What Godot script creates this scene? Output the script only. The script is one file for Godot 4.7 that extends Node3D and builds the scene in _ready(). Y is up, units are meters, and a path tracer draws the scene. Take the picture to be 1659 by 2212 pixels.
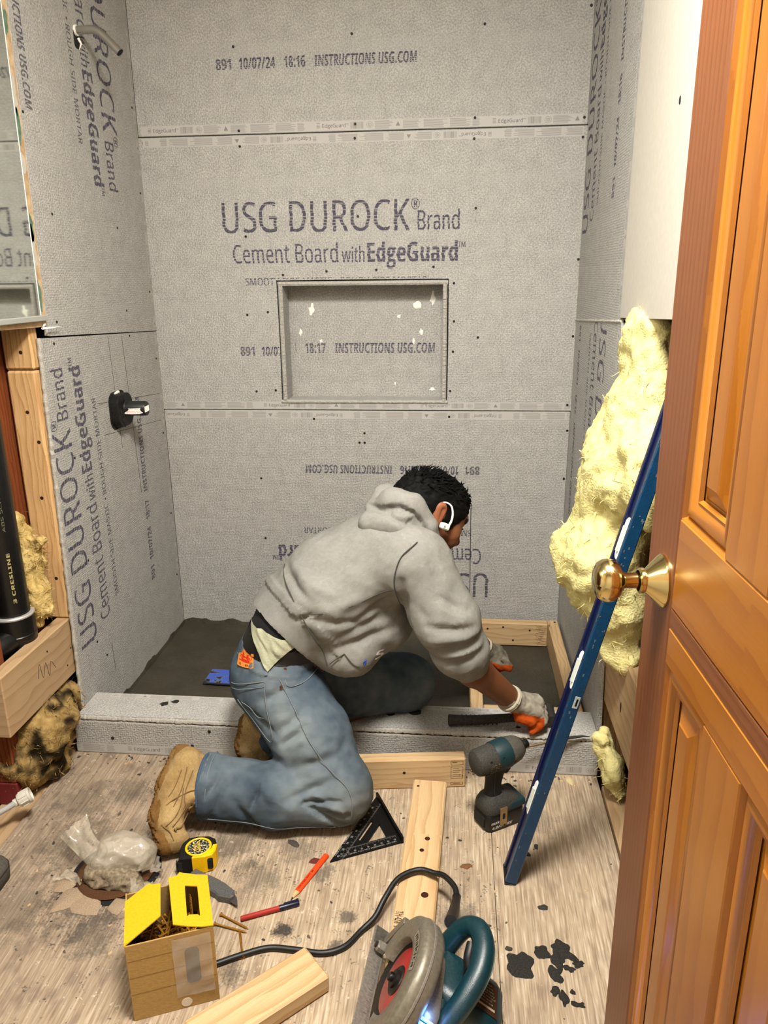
extends Node3D
# A half-built shower: cement board alcove, a worker kneeling at the curb, tools on the plywood subfloor.
# World: x right along the back wall, y up, z out of the alcove; the origin is the left back corner at floor height.

const W := 1.475
var M := {}
var rng := RandomNumberGenerator.new()
var taken := {}

# ---------------------------------------------------------------- naming
func numbered(called: String) -> String:
	var n: int = taken.get(called, 0)
	taken[called] = n + 1
	return called if n == 0 else "%s_%03d" % [called, n]

func tag(o: Node3D, label: String, category := "", group := "", kind := "") -> Node3D:
	if label: o.set_meta("label", label)
	if category: o.set_meta("category", category)
	if group: o.set_meta("group", group)
	if kind: o.set_meta("kind", kind)
	return o

func thing(called: String, label: String, category: String, xf := Transform3D(), group := "") -> Node3D:
	var o := Node3D.new()
	o.name = numbered(called)
	add_child(o)
	o.transform = xf
	tag(o, label, category, group)
	return o

func part(called: String, mesh: Mesh, mat: Material, parent: Node3D, xf := Transform3D(), label := "") -> MeshInstance3D:
	var o := MeshInstance3D.new()
	o.name = called
	o.mesh = mesh
	o.material_override = mat
	o.transform = xf
	parent.add_child(o, true)
	if label: o.set_meta("label", label)
	return o

func at(x: float, y: float, z: float, turn := 0.0) -> Transform3D:
	return Transform3D(Basis(Vector3.UP, turn), Vector3(x, y, z))

func frame(x: Vector3, y: Vector3, o: Vector3) -> Transform3D:
	x = x.normalized()
	var z := x.cross(y).normalized()
	return Transform3D(Basis(x, z.cross(x).normalized(), z), o)

# ---------------------------------------------------------------- mesh helpers
func mb() -> SurfaceTool:
	var st := SurfaceTool.new()
	st.begin(Mesh.PRIMITIVE_TRIANGLES)
	return st

func done(st: SurfaceTool) -> ArrayMesh:
	st.generate_normals()
	return st.commit()

func t3(st: SurfaceTool, a: Vector3, b: Vector3, c: Vector3, ua := Vector2.ZERO, ub := Vector2.ZERO, uc := Vector2.ZERO) -> void:
	st.set_uv(ua); st.add_vertex(a)
	st.set_uv(uc); st.add_vertex(c)
	st.set_uv(ub); st.add_vertex(b)

func q4(st: SurfaceTool, a: Vector3, b: Vector3, c: Vector3, d: Vector3, ua := Vector2.ZERO, ub := Vector2.ZERO, uc := Vector2.ZERO, ud := Vector2.ZERO) -> void:
	t3(st, a, b, c, ua, ub, uc)
	t3(st, a, c, d, ua, uc, ud)

func axis_uv(p: Vector3, n: Vector3, g: int, off: Vector2) -> Vector2:
	var m := n.abs()
	var k := 0 if m.x >= m.y and m.x >= m.z else (1 if m.y >= m.z else 2)
	if k == g:
		return Vector2(p[(g + 1) % 3] * 0.15, p[(g + 2) % 3]) + off
	var o := 3 - k - g
	return Vector2(p[g], p[o] + 0.37 * k) + off

# a box with chamfered edges, in st; centre c, size s, chamfer b, grain along axis g
func add_box(st: SurfaceTool, s: Vector3, c := Vector3.ZERO, b := 0.002, g := 0, off := Vector2.ZERO, xf := Transform3D()) -> void:
	st.set_smooth_group(-1)
	var h := s * 0.5
	b = minf(b, minf(h.x, minf(h.y, h.z)) * 0.9)
	var corner := func(sx: float, sy: float, sz: float, k: int) -> Vector3:
		var v := Vector3(sx * (h.x - b), sy * (h.y - b), sz * (h.z - b))
		v[k] = [sx, sy, sz][k] * h[k]
		return v
	var put := func(pts: Array) -> void:
		var n: Vector3 = (pts[1] - pts[0]).cross(pts[2] - pts[0])
		var mid := Vector3.ZERO
		for p in pts: mid += p
		if n.dot(mid) < 0: pts.reverse()
		n = n.normalized()
		var u := []
		for p in pts: u.append(axis_uv(p, n, g, off))
		for i in range(1, pts.size() - 1):
			t3(st, xf * (pts[0] + c), xf * (pts[i] + c), xf * (pts[i + 1] + c), u[0], u[i], u[i + 1])
	for k in 3:
		for s1 in [-1.0, 1.0]:
			var f := []
			for ab in [[-1.0, -1.0], [1.0, -1.0], [1.0, 1.0], [-1.0, 1.0]]:
				var e := [0.0, 0.0, 0.0]
				e[k] = s1; e[(k + 1) % 3] = ab[0]; e[(k + 2) % 3] = ab[1]
				f.append(corner.call(e[0], e[1], e[2], k))
			put.call(f)
	if b <= 0.0: return
	for k in 3:                       # edges along axis k
		for s1 in [-1.0, 1.0]:
			for s2 in [-1.0, 1.0]:
				var k1 := (k + 1) % 3
				var k2 := (k + 2) % 3
				var e := [0.0, 0.0, 0.0]
				e[k1] = s1; e[k2] = s2
				var f := []
				for ss in [-1.0, 1.0]:
					e[k] = ss
					f.append(corner.call(e[0], e[1], e[2], k1))
				for ss in [1.0, -1.0]:
					e[k] = ss
					f.append(corner.call(e[0], e[1], e[2], k2))
				put.call(f)
	for sx in [-1.0, 1.0]:
		for sy in [-1.0, 1.0]:
			for sz in [-1.0, 1.0]:
				put.call([corner.call(sx, sy, sz, 0), corner.call(sx, sy, sz, 1), corner.call(sx, sy, sz, 2)])

func box(s: Vector3, b := 0.002, g := 0, off := Vector2.ZERO, c := Vector3.ZERO) -> ArrayMesh:
	var st := mb()
	add_box(st, s, c, b, g, off)
	return done(st)

# box from its two extreme corners
func span(lo: Vector3, hi: Vector3, b := 0.001, g := 0) -> ArrayMesh:
	return box(hi - lo, b, g, Vector2(lo.x * 0.31 + lo.z * 0.77, lo.y * 0.53), (lo + hi) * 0.5)

# turned shape about the y axis; profile of Vector2(radius, height) from bottom to top
func add_lathe(st: SurfaceTool, prof: Array, seg := 24, xf := Transform3D(), crisp := 35.0, a0 := 0.0, a1 := TAU) -> void:
	var grp := 1
	for i in prof.size() - 1:
		if i > 0:
			var d0: Vector2 = prof[i] - prof[i - 1]
			var d1: Vector2 = prof[i + 1] - prof[i]
			if absf(d0.angle_to(d1)) > deg_to_rad(crisp): grp += 1
		st.set_smooth_group(grp)
		var p: Vector2 = prof[i]
		var r: Vector2 = prof[i + 1]
		for j in seg:
			var u0 := a0 + (a1 - a0) * j / seg
			var u1 := a0 + (a1 - a0) * (j + 1) / seg
			var a := xf * Vector3(p.x * cos(u0), p.y, p.x * sin(u0))
			var b := xf * Vector3(p.x * cos(u1), p.y, p.x * sin(u1))
			var c := xf * Vector3(r.x * cos(u1), r.y, r.x * sin(u1))
			var d := xf * Vector3(r.x * cos(u0), r.y, r.x * sin(u0))
			var v0 := float(j) / seg
			var v1 := float(j + 1) / seg
			if p.x > 1e-6: t3(st, a, c, b, Vector2(v0, p.y), Vector2(v1, r.y), Vector2(v1, p.y))
			if r.x > 1e-6: t3(st, a, d, c, Vector2(v0, p.y), Vector2(v0, r.y), Vector2(v1, r.y))

func lathe(prof: Array, seg := 24, crisp := 35.0) -> ArrayMesh:
	var st := mb()
	add_lathe(st, prof, seg, Transform3D(), crisp)
	return done(st)

# a round bar through points; radius a number or an array; flat = squash along the second frame axis
func add_tube(st: SurfaceTool, pts: Array, rad, seg := 10, squash := 1.0, cap := true, grp := 1) -> void:
	var n := pts.size()
	var dir: Vector3 = (pts[1] - pts[0]).normalized()
	var up := Vector3.UP if absf(dir.y) < 0.9 else Vector3.RIGHT
	var s := dir.cross(up).normalized()
	var rings := []
	for i in n:
		var d: Vector3 = (pts[mini(i + 1, n - 1)] - pts[maxi(i - 1, 0)]).normalized()
		s = (s - d * s.dot(d)).normalized()
		var t := s.cross(d).normalized()
		var r: float = rad[i] if rad is Array or rad is PackedFloat32Array else rad
		var ring := []
		for j in seg:
			var a := TAU * j / seg
			ring.append(pts[i] + (s * cos(a) + t * sin(a) * squash) * r)
		rings.append(ring)
	st.set_smooth_group(grp)
	var len := 0.0
	for i in n - 1:
		var l2: float = len + (pts[i + 1] - pts[i]).length()
		for j in seg:
			var k := (j + 1) % seg
			var u0 := float(j) / seg * 0.1
			var u1 := float(j + 1) / seg * 0.1
			q4(st, rings[i][j], rings[i][k], rings[i + 1][k], rings[i + 1][j], Vector2(len, u0), Vector2(len, u1), Vector2(l2, u1), Vector2(l2, u0))
		len = l2
	if cap:
		st.set_smooth_group(grp + 1)
		for j in seg:
			var k := (j + 1) % seg
			t3(st, pts[0], rings[0][k], rings[0][j])
			t3(st, pts[n - 1], rings[n - 1][j], rings[n - 1][k])

func tube(pts: Array, rad, seg := 10, squash := 1.0, cap := true) -> ArrayMesh:
	var st := mb()
	add_tube(st, pts, rad, seg, squash, cap)
	return done(st)

func curve(pts: Array, n := 6) -> Array:      # Catmull-Rom through the points
	var out := []
	for i in pts.size() - 1:
		var p0 = pts[maxi(i - 1, 0)]
		var p3 = pts[mini(i + 2, pts.size() - 1)]
		for k in n:
			out.append(pts[i].cubic_interpolate(pts[i + 1], p0, p3, float(k) / n))
	out.append(pts[-1])
	return out

# polygon in the xy plane pushed from z0 to z1, with a small chamfer at the z1 side
func add_prism(st: SurfaceTool, poly: PackedVector2Array, z0: float, z1: float, bev := 0.0, xf := Transform3D(), g := 0) -> void:
	if Geometry2D.is_polygon_clockwise(poly): poly.reverse()
	st.set_smooth_group(-1)
	var n := poly.size()
	var inn := poly
	if bev > 0.0:
		inn = PackedVector2Array()
		for i in n:
			var d0 := (poly[i] - poly[(i + n - 1) % n]).normalized()
			var d1 := (poly[(i + 1) % n] - poly[i]).normalized()
			var m := (d0.orthogonal() + d1.orthogonal()) * -0.5
			m = m / maxf(m.length_squared(), 0.3)
			inn.append(poly[i] + m * bev)
	var zt := z1 - signf(z1 - z0) * bev
	var up := z1 > z0
	var tri := Geometry2D.triangulate_polygon(poly)
	for i in range(0, tri.size(), 3):
		var v := []
		var w := []
		for k in 3:
			v.append(xf * Vector3(inn[tri[i + k]].x, inn[tri[i + k]].y, z1))
			w.append(xf * Vector3(poly[tri[i + k]].x, poly[tri[i + k]].y, z0))
		var ccw := (poly[tri[i + 1]] - poly[tri[i]]).cross(poly[tri[i + 2]] - poly[tri[i]]) > 0
		var u := [poly[tri[i]], poly[tri[i + 1]], poly[tri[i + 2]]]
		if ccw == up:
			t3(st, v[0], v[1], v[2], u[0], u[1], u[2]); t3(st, w[0], w[2], w[1], u[0], u[2], u[1])
		else:
			t3(st, v[0], v[2], v[1], u[0], u[2], u[1]); t3(st, w[0], w[1], w[2], u[0], u[1], u[2])
	for i in n:
		var k := (i + 1) % n
		var a := xf * Vector3(poly[i].x, poly[i].y, z0)
		var b := xf * Vector3(poly[k].x, poly[k].y, z0)
		var c := xf * Vector3(poly[k].x, poly[k].y, zt)
		var d := xf * Vector3(poly[i].x, poly[i].y, zt)
		var e := xf * Vector3(inn[k].x, inn[k].y, z1)
		var f := xf * Vector3(inn[i].x, inn[i].y, z1)
		var ua := Vector2(poly[i].x + poly[i].y, z0)
		var ub := Vector2(poly[k].x + poly[k].y, z0)
		var uc := Vector2(ub.x, zt)
		var ud := Vector2(ua.x, zt)
		if up:
			q4(st, a, b, c, d, ua, ub, uc, ud)
			if bev > 0.0: q4(st, d, c, e, f, ud, uc, uc, ud)
		else:
			q4(st, b, a, d, c, ub, ua, ud, uc)
			if bev > 0.0: q4(st, c, d, f, e, uc, ud, ud, uc)

func prism(pts: Array, z0: float, z1: float, bev := 0.0) -> ArrayMesh:
	var st := mb()
	add_prism(st, PackedVector2Array(pts), z0, z1, bev)
	return done(st)

func rrect(w: float, h: float, r: float, n := 5, c := Vector2.ZERO) -> Array:
	var out := []
	for k in 4:
		var o := Vector2([1, -1, -1, 1][k] * (w * 0.5 - r), [1, 1, -1, -1][k] * (h * 0.5 - r)) + c
		for i in n + 1:
			var a := PI * 0.5 * (k + float(i) / n)
			out.append(o + Vector2(cos(a), sin(a)) * r)
	return out

# skin over rings of equal point count (rings run counter-clockwise seen from the end they grow towards)
func add_loft(st: SurfaceTool, rings: Array, cap := true, grp := 1) -> void:
	st.set_smooth_group(grp)
	var m: int = rings[0].size()
	for i in rings.size() - 1:
		for j in m:
			var k := (j + 1) % m
			q4(st, rings[i][j], rings[i][k], rings[i + 1][k], rings[i + 1][j], Vector2(float(j) / m, i), Vector2(float(j + 1) / m, i), Vector2(float(j + 1) / m, i + 1), Vector2(float(j) / m, i + 1))
	if cap:
		st.set_smooth_group(grp + 1)
		for e in [0, rings.size() - 1]:
			var c := Vector3.ZERO
			for p in rings[e]: c += p
			c /= m
			for j in m:
				var k := (j + 1) % m
				if e == 0: t3(st, c, rings[e][k], rings[e][j])
				else: t3(st, c, rings[e][j], rings[e][k])

func loft(rings: Array, cap := true) -> ArrayMesh:
	var st := mb()
	add_loft(st, rings, cap)
	return done(st)

# irregular flat blob lying in xz, for splats and chips
func blob(r: float, h: float, sd: int, n := 14, rough := 0.35, stretch := 1.0) -> ArrayMesh:
	var g := RandomNumberGenerator.new()
	g.seed = sd
	var st := mb()
	var rad := []
	for i in n: rad.append(r * (1.0 + g.randf_range(-rough, rough)))
	st.set_smooth_group(1)
	if n > 20:                      # wide splats get a softer, wandering outline
		for pass_no in 2:
			var r2 := rad.duplicate()
			for i in n: rad[i] = (r2[i] * 2.0 + r2[(i + 1) % n] + r2[(i + n - 1) % n]) * 0.25
	for i in n:
		var k := (i + 1) % n
		var a := TAU * i / n
		var b := TAU * k / n
		var p := Vector3(cos(a) * rad[i] * stretch, 0, sin(a) * rad[i])
		var q := Vector3(cos(b) * rad[k] * stretch, 0, sin(b) * rad[k])
		var p2 := p * 0.8 + Vector3(0, h, 0)
		var q2 := q * 0.8 + Vector3(0, h * (0.8 + 0.3 * g.randf()), 0)
		q4(st, p, p2, q2, q)
		t3(st, Vector3(0, h * 1.1, 0), q2, p2)
	return done(st)

# ---------------------------------------------------------------- soft bodies: distance fields meshed by surface nets
# bone: [a, b, ra, rb, stretch along z (optional), smooth (optional), mode (optional: -1 cuts)]
var fld := PackedFloat32Array()
var fo := Vector3.ZERO
var fn := Vector3i.ZERO
var fc := 0.01

func field(bones: Array, k: float, cell: float, pad := 0.02) -> void:
	var lo := Vector3(1e9, 1e9, 1e9)
	var hi := -lo
	for b in bones:
		if b.size() > 6 and b[6] < 0: continue
		var s: float = b[4] if b.size() > 4 else 1.0
		for e in 2:
			var r: float = b[2 + e]
			var v := Vector3(r, r, r * s)
			lo = lo.min(b[e] - v); hi = hi.max(b[e] + v)
	lo -= Vector3.ONE * pad; hi += Vector3.ONE * pad
	fo = lo; fc = cell
	fn = Vector3i(((hi - lo) / cell).ceil()) + Vector3i.ONE
	fld = PackedFloat32Array()
	fld.resize(fn.x * fn.y * fn.z)
	fld.fill(0.1)
	for b in bones:
		var a: Vector3 = b[0]
		var d: Vector3 = b[1] - a
		var s: float = b[4] if b.size() > 4 else 1.0
		var kk: float = b[5] if b.size() > 5 and b[5] > 0 else k
		var cut: bool = b.size() > 6 and b[6] < 0
		var ra: float = b[2]
		var rb: float = b[3]
		d.z /= s
		var dd := maxf(d.length_squared(), 1e-9)
		var m := maxf(kk, cell * 2.0) + cell
		var l := Vector3.ZERO
		var h := Vector3.ZERO
		for i in 3:
			var g := s if i == 2 else 1.0
			l[i] = minf(b[0][i] - ra * g, b[1][i] - rb * g) - m * g
			h[i] = maxf(b[0][i] + ra * g, b[1][i] + rb * g) + m * g
		var i0 := Vector3i(((l - lo) / cell).floor()).clamp(Vector3i.ZERO, fn - Vector3i.ONE)
		var i1 := Vector3i(((h - lo) / cell).ceil()).clamp(Vector3i.ZERO, fn - Vector3i.ONE)
		for z in range(i0.z, i1.z + 1):
			var pz := (lo.z + z * cell - a.z) / s
			for y in range(i0.y, i1.y + 1):
				var py := lo.y + y * cell - a.y
				var o := (z * fn.y + y) * fn.x
				var t0 := py * d.y + pz * d.z
				var r0 := py * py + pz * pz
				for x in range(i0.x, i1.x + 1):
					var px := lo.x + x * cell - a.x
					var t := clampf((px * d.x + t0) / dd, 0.0, 1.0)
					var ex := px - d.x * t
					var ey := py - d.y * t
					var ez := pz - d.z * t
					var v := sqrt(ex * ex + ey * ey + ez * ez) - ra - (rb - ra) * t
					var w := fld[o + x]
					if cut:
						v = -v
						if v > w - kk:
							var hh := maxf(kk - absf(v - w), 0.0)
							fld[o + x] = maxf(v, w) + hh * hh / kk * 0.25
					elif v < w + kk:
						var hh := maxf(kk - absf(v - w), 0.0)
						fld[o + x] = minf(v, w) - hh * hh / kk * 0.25

func field_at(p: Vector3) -> float:
	var q := (p - fo) / fc
	var i := Vector3i(q.floor())
	if i.x < 0 or i.y < 0 or i.z < 0 or i.x >= fn.x - 1 or i.y >= fn.y - 1 or i.z >= fn.z - 1: return 0.1
	var f := q - Vector3(i)
	var o := (i.z * fn.y + i.y) * fn.x + i.x
	var sx := fn.x
	var sz := fn.x * fn.y
	var c0 := lerpf(lerpf(fld[o], fld[o + 1], f.x), lerpf(fld[o + sx], fld[o + sx + 1], f.x), f.y)
	var c1 := lerpf(lerpf(fld[o + sz], fld[o + sz + 1], f.x), lerpf(fld[o + sz + sx], fld[o + sz + sx + 1], f.x), f.y)
	return lerpf(c0, c1, f.z)

# where a line running in -z (or another way) from outside first meets the current field
func hit(p: Vector3, way := Vector3(0, 0, -1), reach := 1.0) -> Vector3:
	var t := 0.0
	while t < reach:
		var v := field_at(p + way * t)
		if v < 0.0008: break
		t += clampf(v * 0.7, 0.001, 0.03)
	return p + way * t

# mesh of the current field; relief(p, n) moves a vertex along its normal; tint(p, n) gives its colour
func skin(relief = null, tint = null, keep = null) -> ArrayMesh:
	var vid := {}
	var vs := PackedVector3Array()
	var sx := 1
	var sy := fn.x
	var sz := fn.x * fn.y
	var offs := [0, 1, sy, sy + 1, sz, sz + 1, sz + sy, sz + sy + 1]
	var edges := [[0, 1], [2, 3], [4, 5], [6, 7], [0, 2], [1, 3], [4, 6], [5, 7], [0, 4], [1, 5], [2, 6], [3, 7]]
	var lim := fc * 2.0
	for z in fn.z - 1:
		for y in fn.y - 1:
			var row := (z * fn.y + y) * fn.x
			for x in fn.x - 1:
				var o := row + x
				if fld[o] > lim: continue
				var mask := 0
				for c in 8:
					if fld[o + offs[c]] < 0.0: mask |= 1 << c
				if mask == 0 or mask == 255: continue
				var p := Vector3.ZERO
				var n := 0
				for e in edges:
					var a: int = e[0]
					var b: int = e[1]
					if ((mask >> a) & 1) != ((mask >> b) & 1):
						var fa := fld[o + offs[a]]
						var fb := fld[o + offs[b]]
						var t := fa / (fa - fb)
						var pa := Vector3(a & 1, (a >> 1) & 1, a >> 2)
						var pb := Vector3(b & 1, (b >> 1) & 1, b >> 2)
						p += pa.lerp(pb, t)
						n += 1
				vid[o] = vs.size()
				vs.append(fo + (Vector3(x, y, z) + p / n) * fc)
	var idx := PackedInt32Array()
	var quad := func(a: int, b: int, c: int, d: int, flip: bool) -> void:
		if flip: idx.append_array([a, b, c, a, c, d])
		else: idx.append_array([a, c, b, a, d, c])
	for o in vid:
		var here: bool = fld[o] < 0.0
		if here != (fld[o + 1] < 0.0) and vid.has(o - sy) and vid.has(o - sz) and vid.has(o - sy - sz):
			quad.call(vid[o - sy - sz], vid[o - sz], vid[o], vid[o - sy], not here)
		if here != (fld[o + sy] < 0.0) and vid.has(o - 1) and vid.has(o - sz) and vid.has(o - 1 - sz):
			quad.call(vid[o - 1 - sz], vid[o - 1], vid[o], vid[o - sz], not here)
		if here != (fld[o + sz] < 0.0) and vid.has(o - 1) and vid.has(o - sy) and vid.has(o - 1 - sy):
			quad.call(vid[o - 1 - sy], vid[o - sy], vid[o], vid[o - 1], not here)
	if keep:                        # keep(p) > 0 stays; the vertices along the cut are drawn onto it so that it runs clean
		var dist := PackedFloat32Array()
		dist.resize(vs.size())
		for i in vs.size(): dist[i] = keep.call(vs[i])
		var k2 := PackedInt32Array()
		var edge := {}
		for i in range(0, idx.size(), 3):
			var n := 0
			for k in 3:
				if dist[idx[i + k]] > 0.0: n += 1
			if n == 0: continue
			if n < 3:
				for k in 3:
					if dist[idx[i + k]] <= 0.0: edge[idx[i + k]] = true
			k2.append_array([idx[i], idx[i + 1], idx[i + 2]])
		idx = k2
		for i in edge:
			var p := vs[i]
			var g := Vector3(keep.call(p + Vector3(0.001, 0, 0)) - keep.call(p - Vector3(0.001, 0, 0)), keep.call(p + Vector3(0, 0.001, 0)) - keep.call(p - Vector3(0, 0.001, 0)), keep.call(p + Vector3(0, 0, 0.001)) - keep.call(p - Vector3(0, 0, 0.001))) / 0.002
			var gl := g.length()
			if gl > 0.2: vs[i] = p - g / gl * maxf(dist[i], -fc * 1.6) / gl
	var ns := normals_of(vs, idx)
	if relief:
		for i in vs.size(): vs[i] += ns[i] * relief.call(vs[i], ns[i])
		ns = normals_of(vs, idx)
	var arr := []
	arr.resize(Mesh.ARRAY_MAX)
	arr[Mesh.ARRAY_VERTEX] = vs
	arr[Mesh.ARRAY_NORMAL] = ns
	arr[Mesh.ARRAY_INDEX] = idx
	if tint:
		var cs := PackedColorArray()
		cs.resize(vs.size())
		for i in vs.size(): cs[i] = tint.call(vs[i], ns[i])
		arr[Mesh.ARRAY_COLOR] = cs
	var m := ArrayMesh.new()
	m.add_surface_from_arrays(Mesh.PRIMITIVE_TRIANGLES, arr)
	return m

func normals_of(vs: PackedVector3Array, idx: PackedInt32Array) -> PackedVector3Array:
	var ns := PackedVector3Array()
	ns.resize(vs.size())
	for i in range(0, idx.size(), 3):
		var a := vs[idx[i]]
		var n := (vs[idx[i + 2]] - a).cross(vs[idx[i + 1]] - a)
		for k in 3: ns[idx[i + k]] += n
	for i in ns.size(): ns[i] = ns[i].normalized()
	return ns

func noise(freq: float, sd: int, oct := 3, kind := FastNoiseLite.TYPE_SIMPLEX_SMOOTH) -> FastNoiseLite:
	var n := FastNoiseLite.new()
	n.noise_type = kind
	n.seed = sd
	n.frequency = freq
	n.fractal_octaves = oct
	return n

# ---------------------------------------------------------------- lettering drawn into pictures
func font(bold := false, mono := false) -> SystemFont:
	var f := SystemFont.new()
	f.font_names = PackedStringArray(["Droid Sans Mono" if mono else "Droid Sans"])
	f.font_weight = 700 if bold else 400
	return f

# fills the text's triangles into img; x, y (baseline) and size in pixels; jag > 0 breaks it into printed stripes
func ink(img: Image, text: String, x: float, base: float, cap: float, width: float, col: Color, bold := false, jag := 0.0, stripe := 8, mono := false, slant := 0.0) -> void:
	var tm := TextMesh.new()
	tm.font = font(bold, mono)
	tm.text = text
	tm.font_size = 64
	tm.pixel_size = 1.0
	tm.depth = 0.0
	tm.curve_step = 1.5
	tm.horizontal_alignment = HORIZONTAL_ALIGNMENT_LEFT
	var arr := tm.get_mesh_arrays()
	if arr.is_empty(): return
	var vs: PackedVector3Array = arr[Mesh.ARRAY_VERTEX]
	if vs.is_empty(): return
	var ix: PackedInt32Array = arr[Mesh.ARRAY_INDEX] if arr[Mesh.ARRAY_INDEX] != null else PackedInt32Array(range(vs.size()))
	var lo := Vector3(1e9, 1e9, 0)
	var hi := -lo
	for v in vs:
		lo = lo.min(v); hi = hi.max(v)
	var t2 := TextMesh.new()                # the height of a capital and where the baseline lies
	t2.font = tm.font; t2.text = "H"; t2.font_size = 64; t2.pixel_size = 1.0; t2.depth = 0.0
	var hy := t2.get_aabb()
	var sy := cap / hy.size.y
	var sx := width / maxf(hi.x - lo.x, 1e-3) if width > 0.0 else sy
	var by := hy.position.y
	var rs := RandomNumberGenerator.new()
	rs.seed = text.hash()
	var shift := {}
	var gap := {}
	for i in range(0, ix.size(), 3):
		var p := []
		for k in 3:
			var v := vs[ix[i + k]]
			p.append(Vector2(x + (v.x - lo.x) * sx + (v.y - by) * sy * slant, base - (v.y - by) * sy))
		var y0 := floori(minf(p[0].y, minf(p[1].y, p[2].y)))
		var y1 := ceili(maxf(p[0].y, maxf(p[1].y, p[2].y)))
		for y in range(maxi(y0, 0), mini(y1 + 1, img.get_height())):
			var yc := y + 0.5
			var xa := 1e9
			var xb := -1e9
			for k in 3:
				var a: Vector2 = p[k]
				var b: Vector2 = p[(k + 1) % 3]
				if (a.y <= yc) != (b.y <= yc):
					var xx := a.x + (b.x - a.x) * (yc - a.y) / (b.y - a.y)
					xa = minf(xa, xx); xb = maxf(xb, xx)
			if xb < xa: continue
			var c := col
			if jag > 0.0:
				var g := y / stripe
				if not shift.has(g):
					shift[g] = rs.randf_range(-jag, jag)
					gap[g] = rs.randf()
				xa += shift[g]; xb += shift[g] + jag * 0.5
				if y % stripe <= stripe / 6 and gap[g] < 0.8: c.a *= 0.12 + 0.35 * rs.randf()
				elif y % stripe == stripe / 6 + 1 and gap[g] < 0.5: c.a *= 0.55
				if rs.randf() < 0.06: continue
			var xi := roundi(xa)
			img.fill_rect(Rect2i(xi, y, maxi(roundi(xb) - xi, 1), 1), c)

func picture(img: Image) -> ImageTexture:
	return ImageTexture.create_from_image(img)

func paint_mat(tex: Texture2D, rough := 0.85, alpha := true) -> StandardMaterial3D:
	var m := StandardMaterial3D.new()
	m.albedo_texture = tex
	m.roughness = rough
	m.metallic_specular = 0.3
	if alpha: m.transparency = BaseMaterial3D.TRANSPARENCY_ALPHA
	return m

# a printed rectangle: lower left corner o, along r, up u; shows the part of the picture inside uv
func sheet(o: Vector3, r: Vector3, u: Vector3, uv := Rect2(0, 0, 1, 1)) -> ArrayMesh:
	var st := mb()
	st.set_smooth_group(-1)
	var a := uv.position
	var b := uv.end
	q4(st, o, o + r, o + r + u, o + u, Vector2(a.x, b.y), Vector2(b.x, b.y), Vector2(b.x, a.y), Vector2(a.x, a.y))
	return done(st)

# ---------------------------------------------------------------- materials
func plain(c: Color, rough := 0.7, metal := 0.0, spec := 0.5) -> StandardMaterial3D:
	var m := StandardMaterial3D.new()
	m.albedo_color = c
	m.roughness = rough
	m.metallic = metal
	m.metallic_specular = spec
	return m

func noise_tex(freq: float, sd: int, size := 512, lo := Color.BLACK, hi := Color.WHITE, oct := 4, normal := 0.0, kind := FastNoiseLite.TYPE_SIMPLEX_SMOOTH) -> NoiseTexture2D:
	var t := NoiseTexture2D.new()
	t.width = size; t.height = size
	t.seamless = true
	t.noise = noise(freq, sd, oct, kind)
	if normal > 0.0:
		t.as_normal_map = true
		t.bump_strength = normal
	else:
		var g := Gradient.new()
		g.set_color(0, lo); g.set_color(1, hi)
		t.color_ramp = g
	return t

func rough_mat(lo: Color, hi: Color, freq: float, sd: int, metres: float, rough := 0.85, bump := 4.0, spec := 0.3, bfreq := 0.0) -> StandardMaterial3D:
	var m := plain(Color.WHITE, rough, 0.0, spec)
	m.albedo_texture = noise_tex(freq, sd, 512, lo, hi)
	if bump > 0.0:
		m.normal_enabled = true
		var f := bfreq if bfreq > 0.0 else freq * 1.7
		var k := "relief" + ("a" if f < 0.045 else "b" if f < 0.085 else "c")
		if not M.has(k): M[k] = noise_tex(0.03 if f < 0.045 else 0.06 if f < 0.085 else 0.12, 17, 512, Color.BLACK, Color.WHITE, 4, 4.0)
		m.normal_texture = M[k]
		m.normal_scale = minf(bump / 4.0, 2.0)
	m.uv1_triplanar = true
	m.uv1_world_triplanar = true
	m.uv1_scale = Vector3.ONE / metres
	return m

# wood with the grain along u: light and dark tone, rings across v, knots as [u, v, size]
func wood_img(wd: int, ht: int, light: Color, dark: Color, rings: float, sd: int, knots := [], fine := 0.35, warp := 0.10) -> Image:
	var img := Image.create(wd, ht, false, Image.FORMAT_RGB8)
	var n1 := noise(0.012, sd, 2)
	var n2 := noise(0.06, sd + 1, 3)
	for y in ht:
		var v := float(y) / ht
		for x in wd:
			var u := float(x) / wd
			var w := v + warp * n1.get_noise_2d(x * 0.55, y * 1.1)
			var kd := 0.0
			for k in knots:
				var dx: float = (u - k[0]) * 5.0
				var dy: float = v - k[1]
				var q: float = sqrt(dx * dx * 0.35 + dy * dy) / k[2]
				w += k[2] * exp(-q * 0.8) * (0.9 if dy > 0 else -0.9)
				if q < 0.55: kd = maxf(kd, 1.0 - q * q * 1.6)
			var r := fposmod(w * rings, 1.0)
			var s := pow(r, 3.0) * 0.8
			s += fine * n2.get_noise_2d(x * 0.25, y * 7.0)
			s = clampf(s * 0.8 + kd * 1.3 + 0.12, 0.0, 1.6)
			img.set_pixel(x, y, light.lerp(dark, minf(s, 1.0)) if s <= 1.0 else dark.darkened((s - 1.0) * 0.6))
	return img

func wood(tex: Texture2D, length: float, width: float, rough := 0.7, spec := 0.3) -> StandardMaterial3D:
	var m := plain(Color.WHITE, rough, 0.0, spec)
	m.albedo_texture = tex
	m.uv1_scale = Vector3(1.0 / length, 1.0 / width, 1)
	return m

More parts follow.
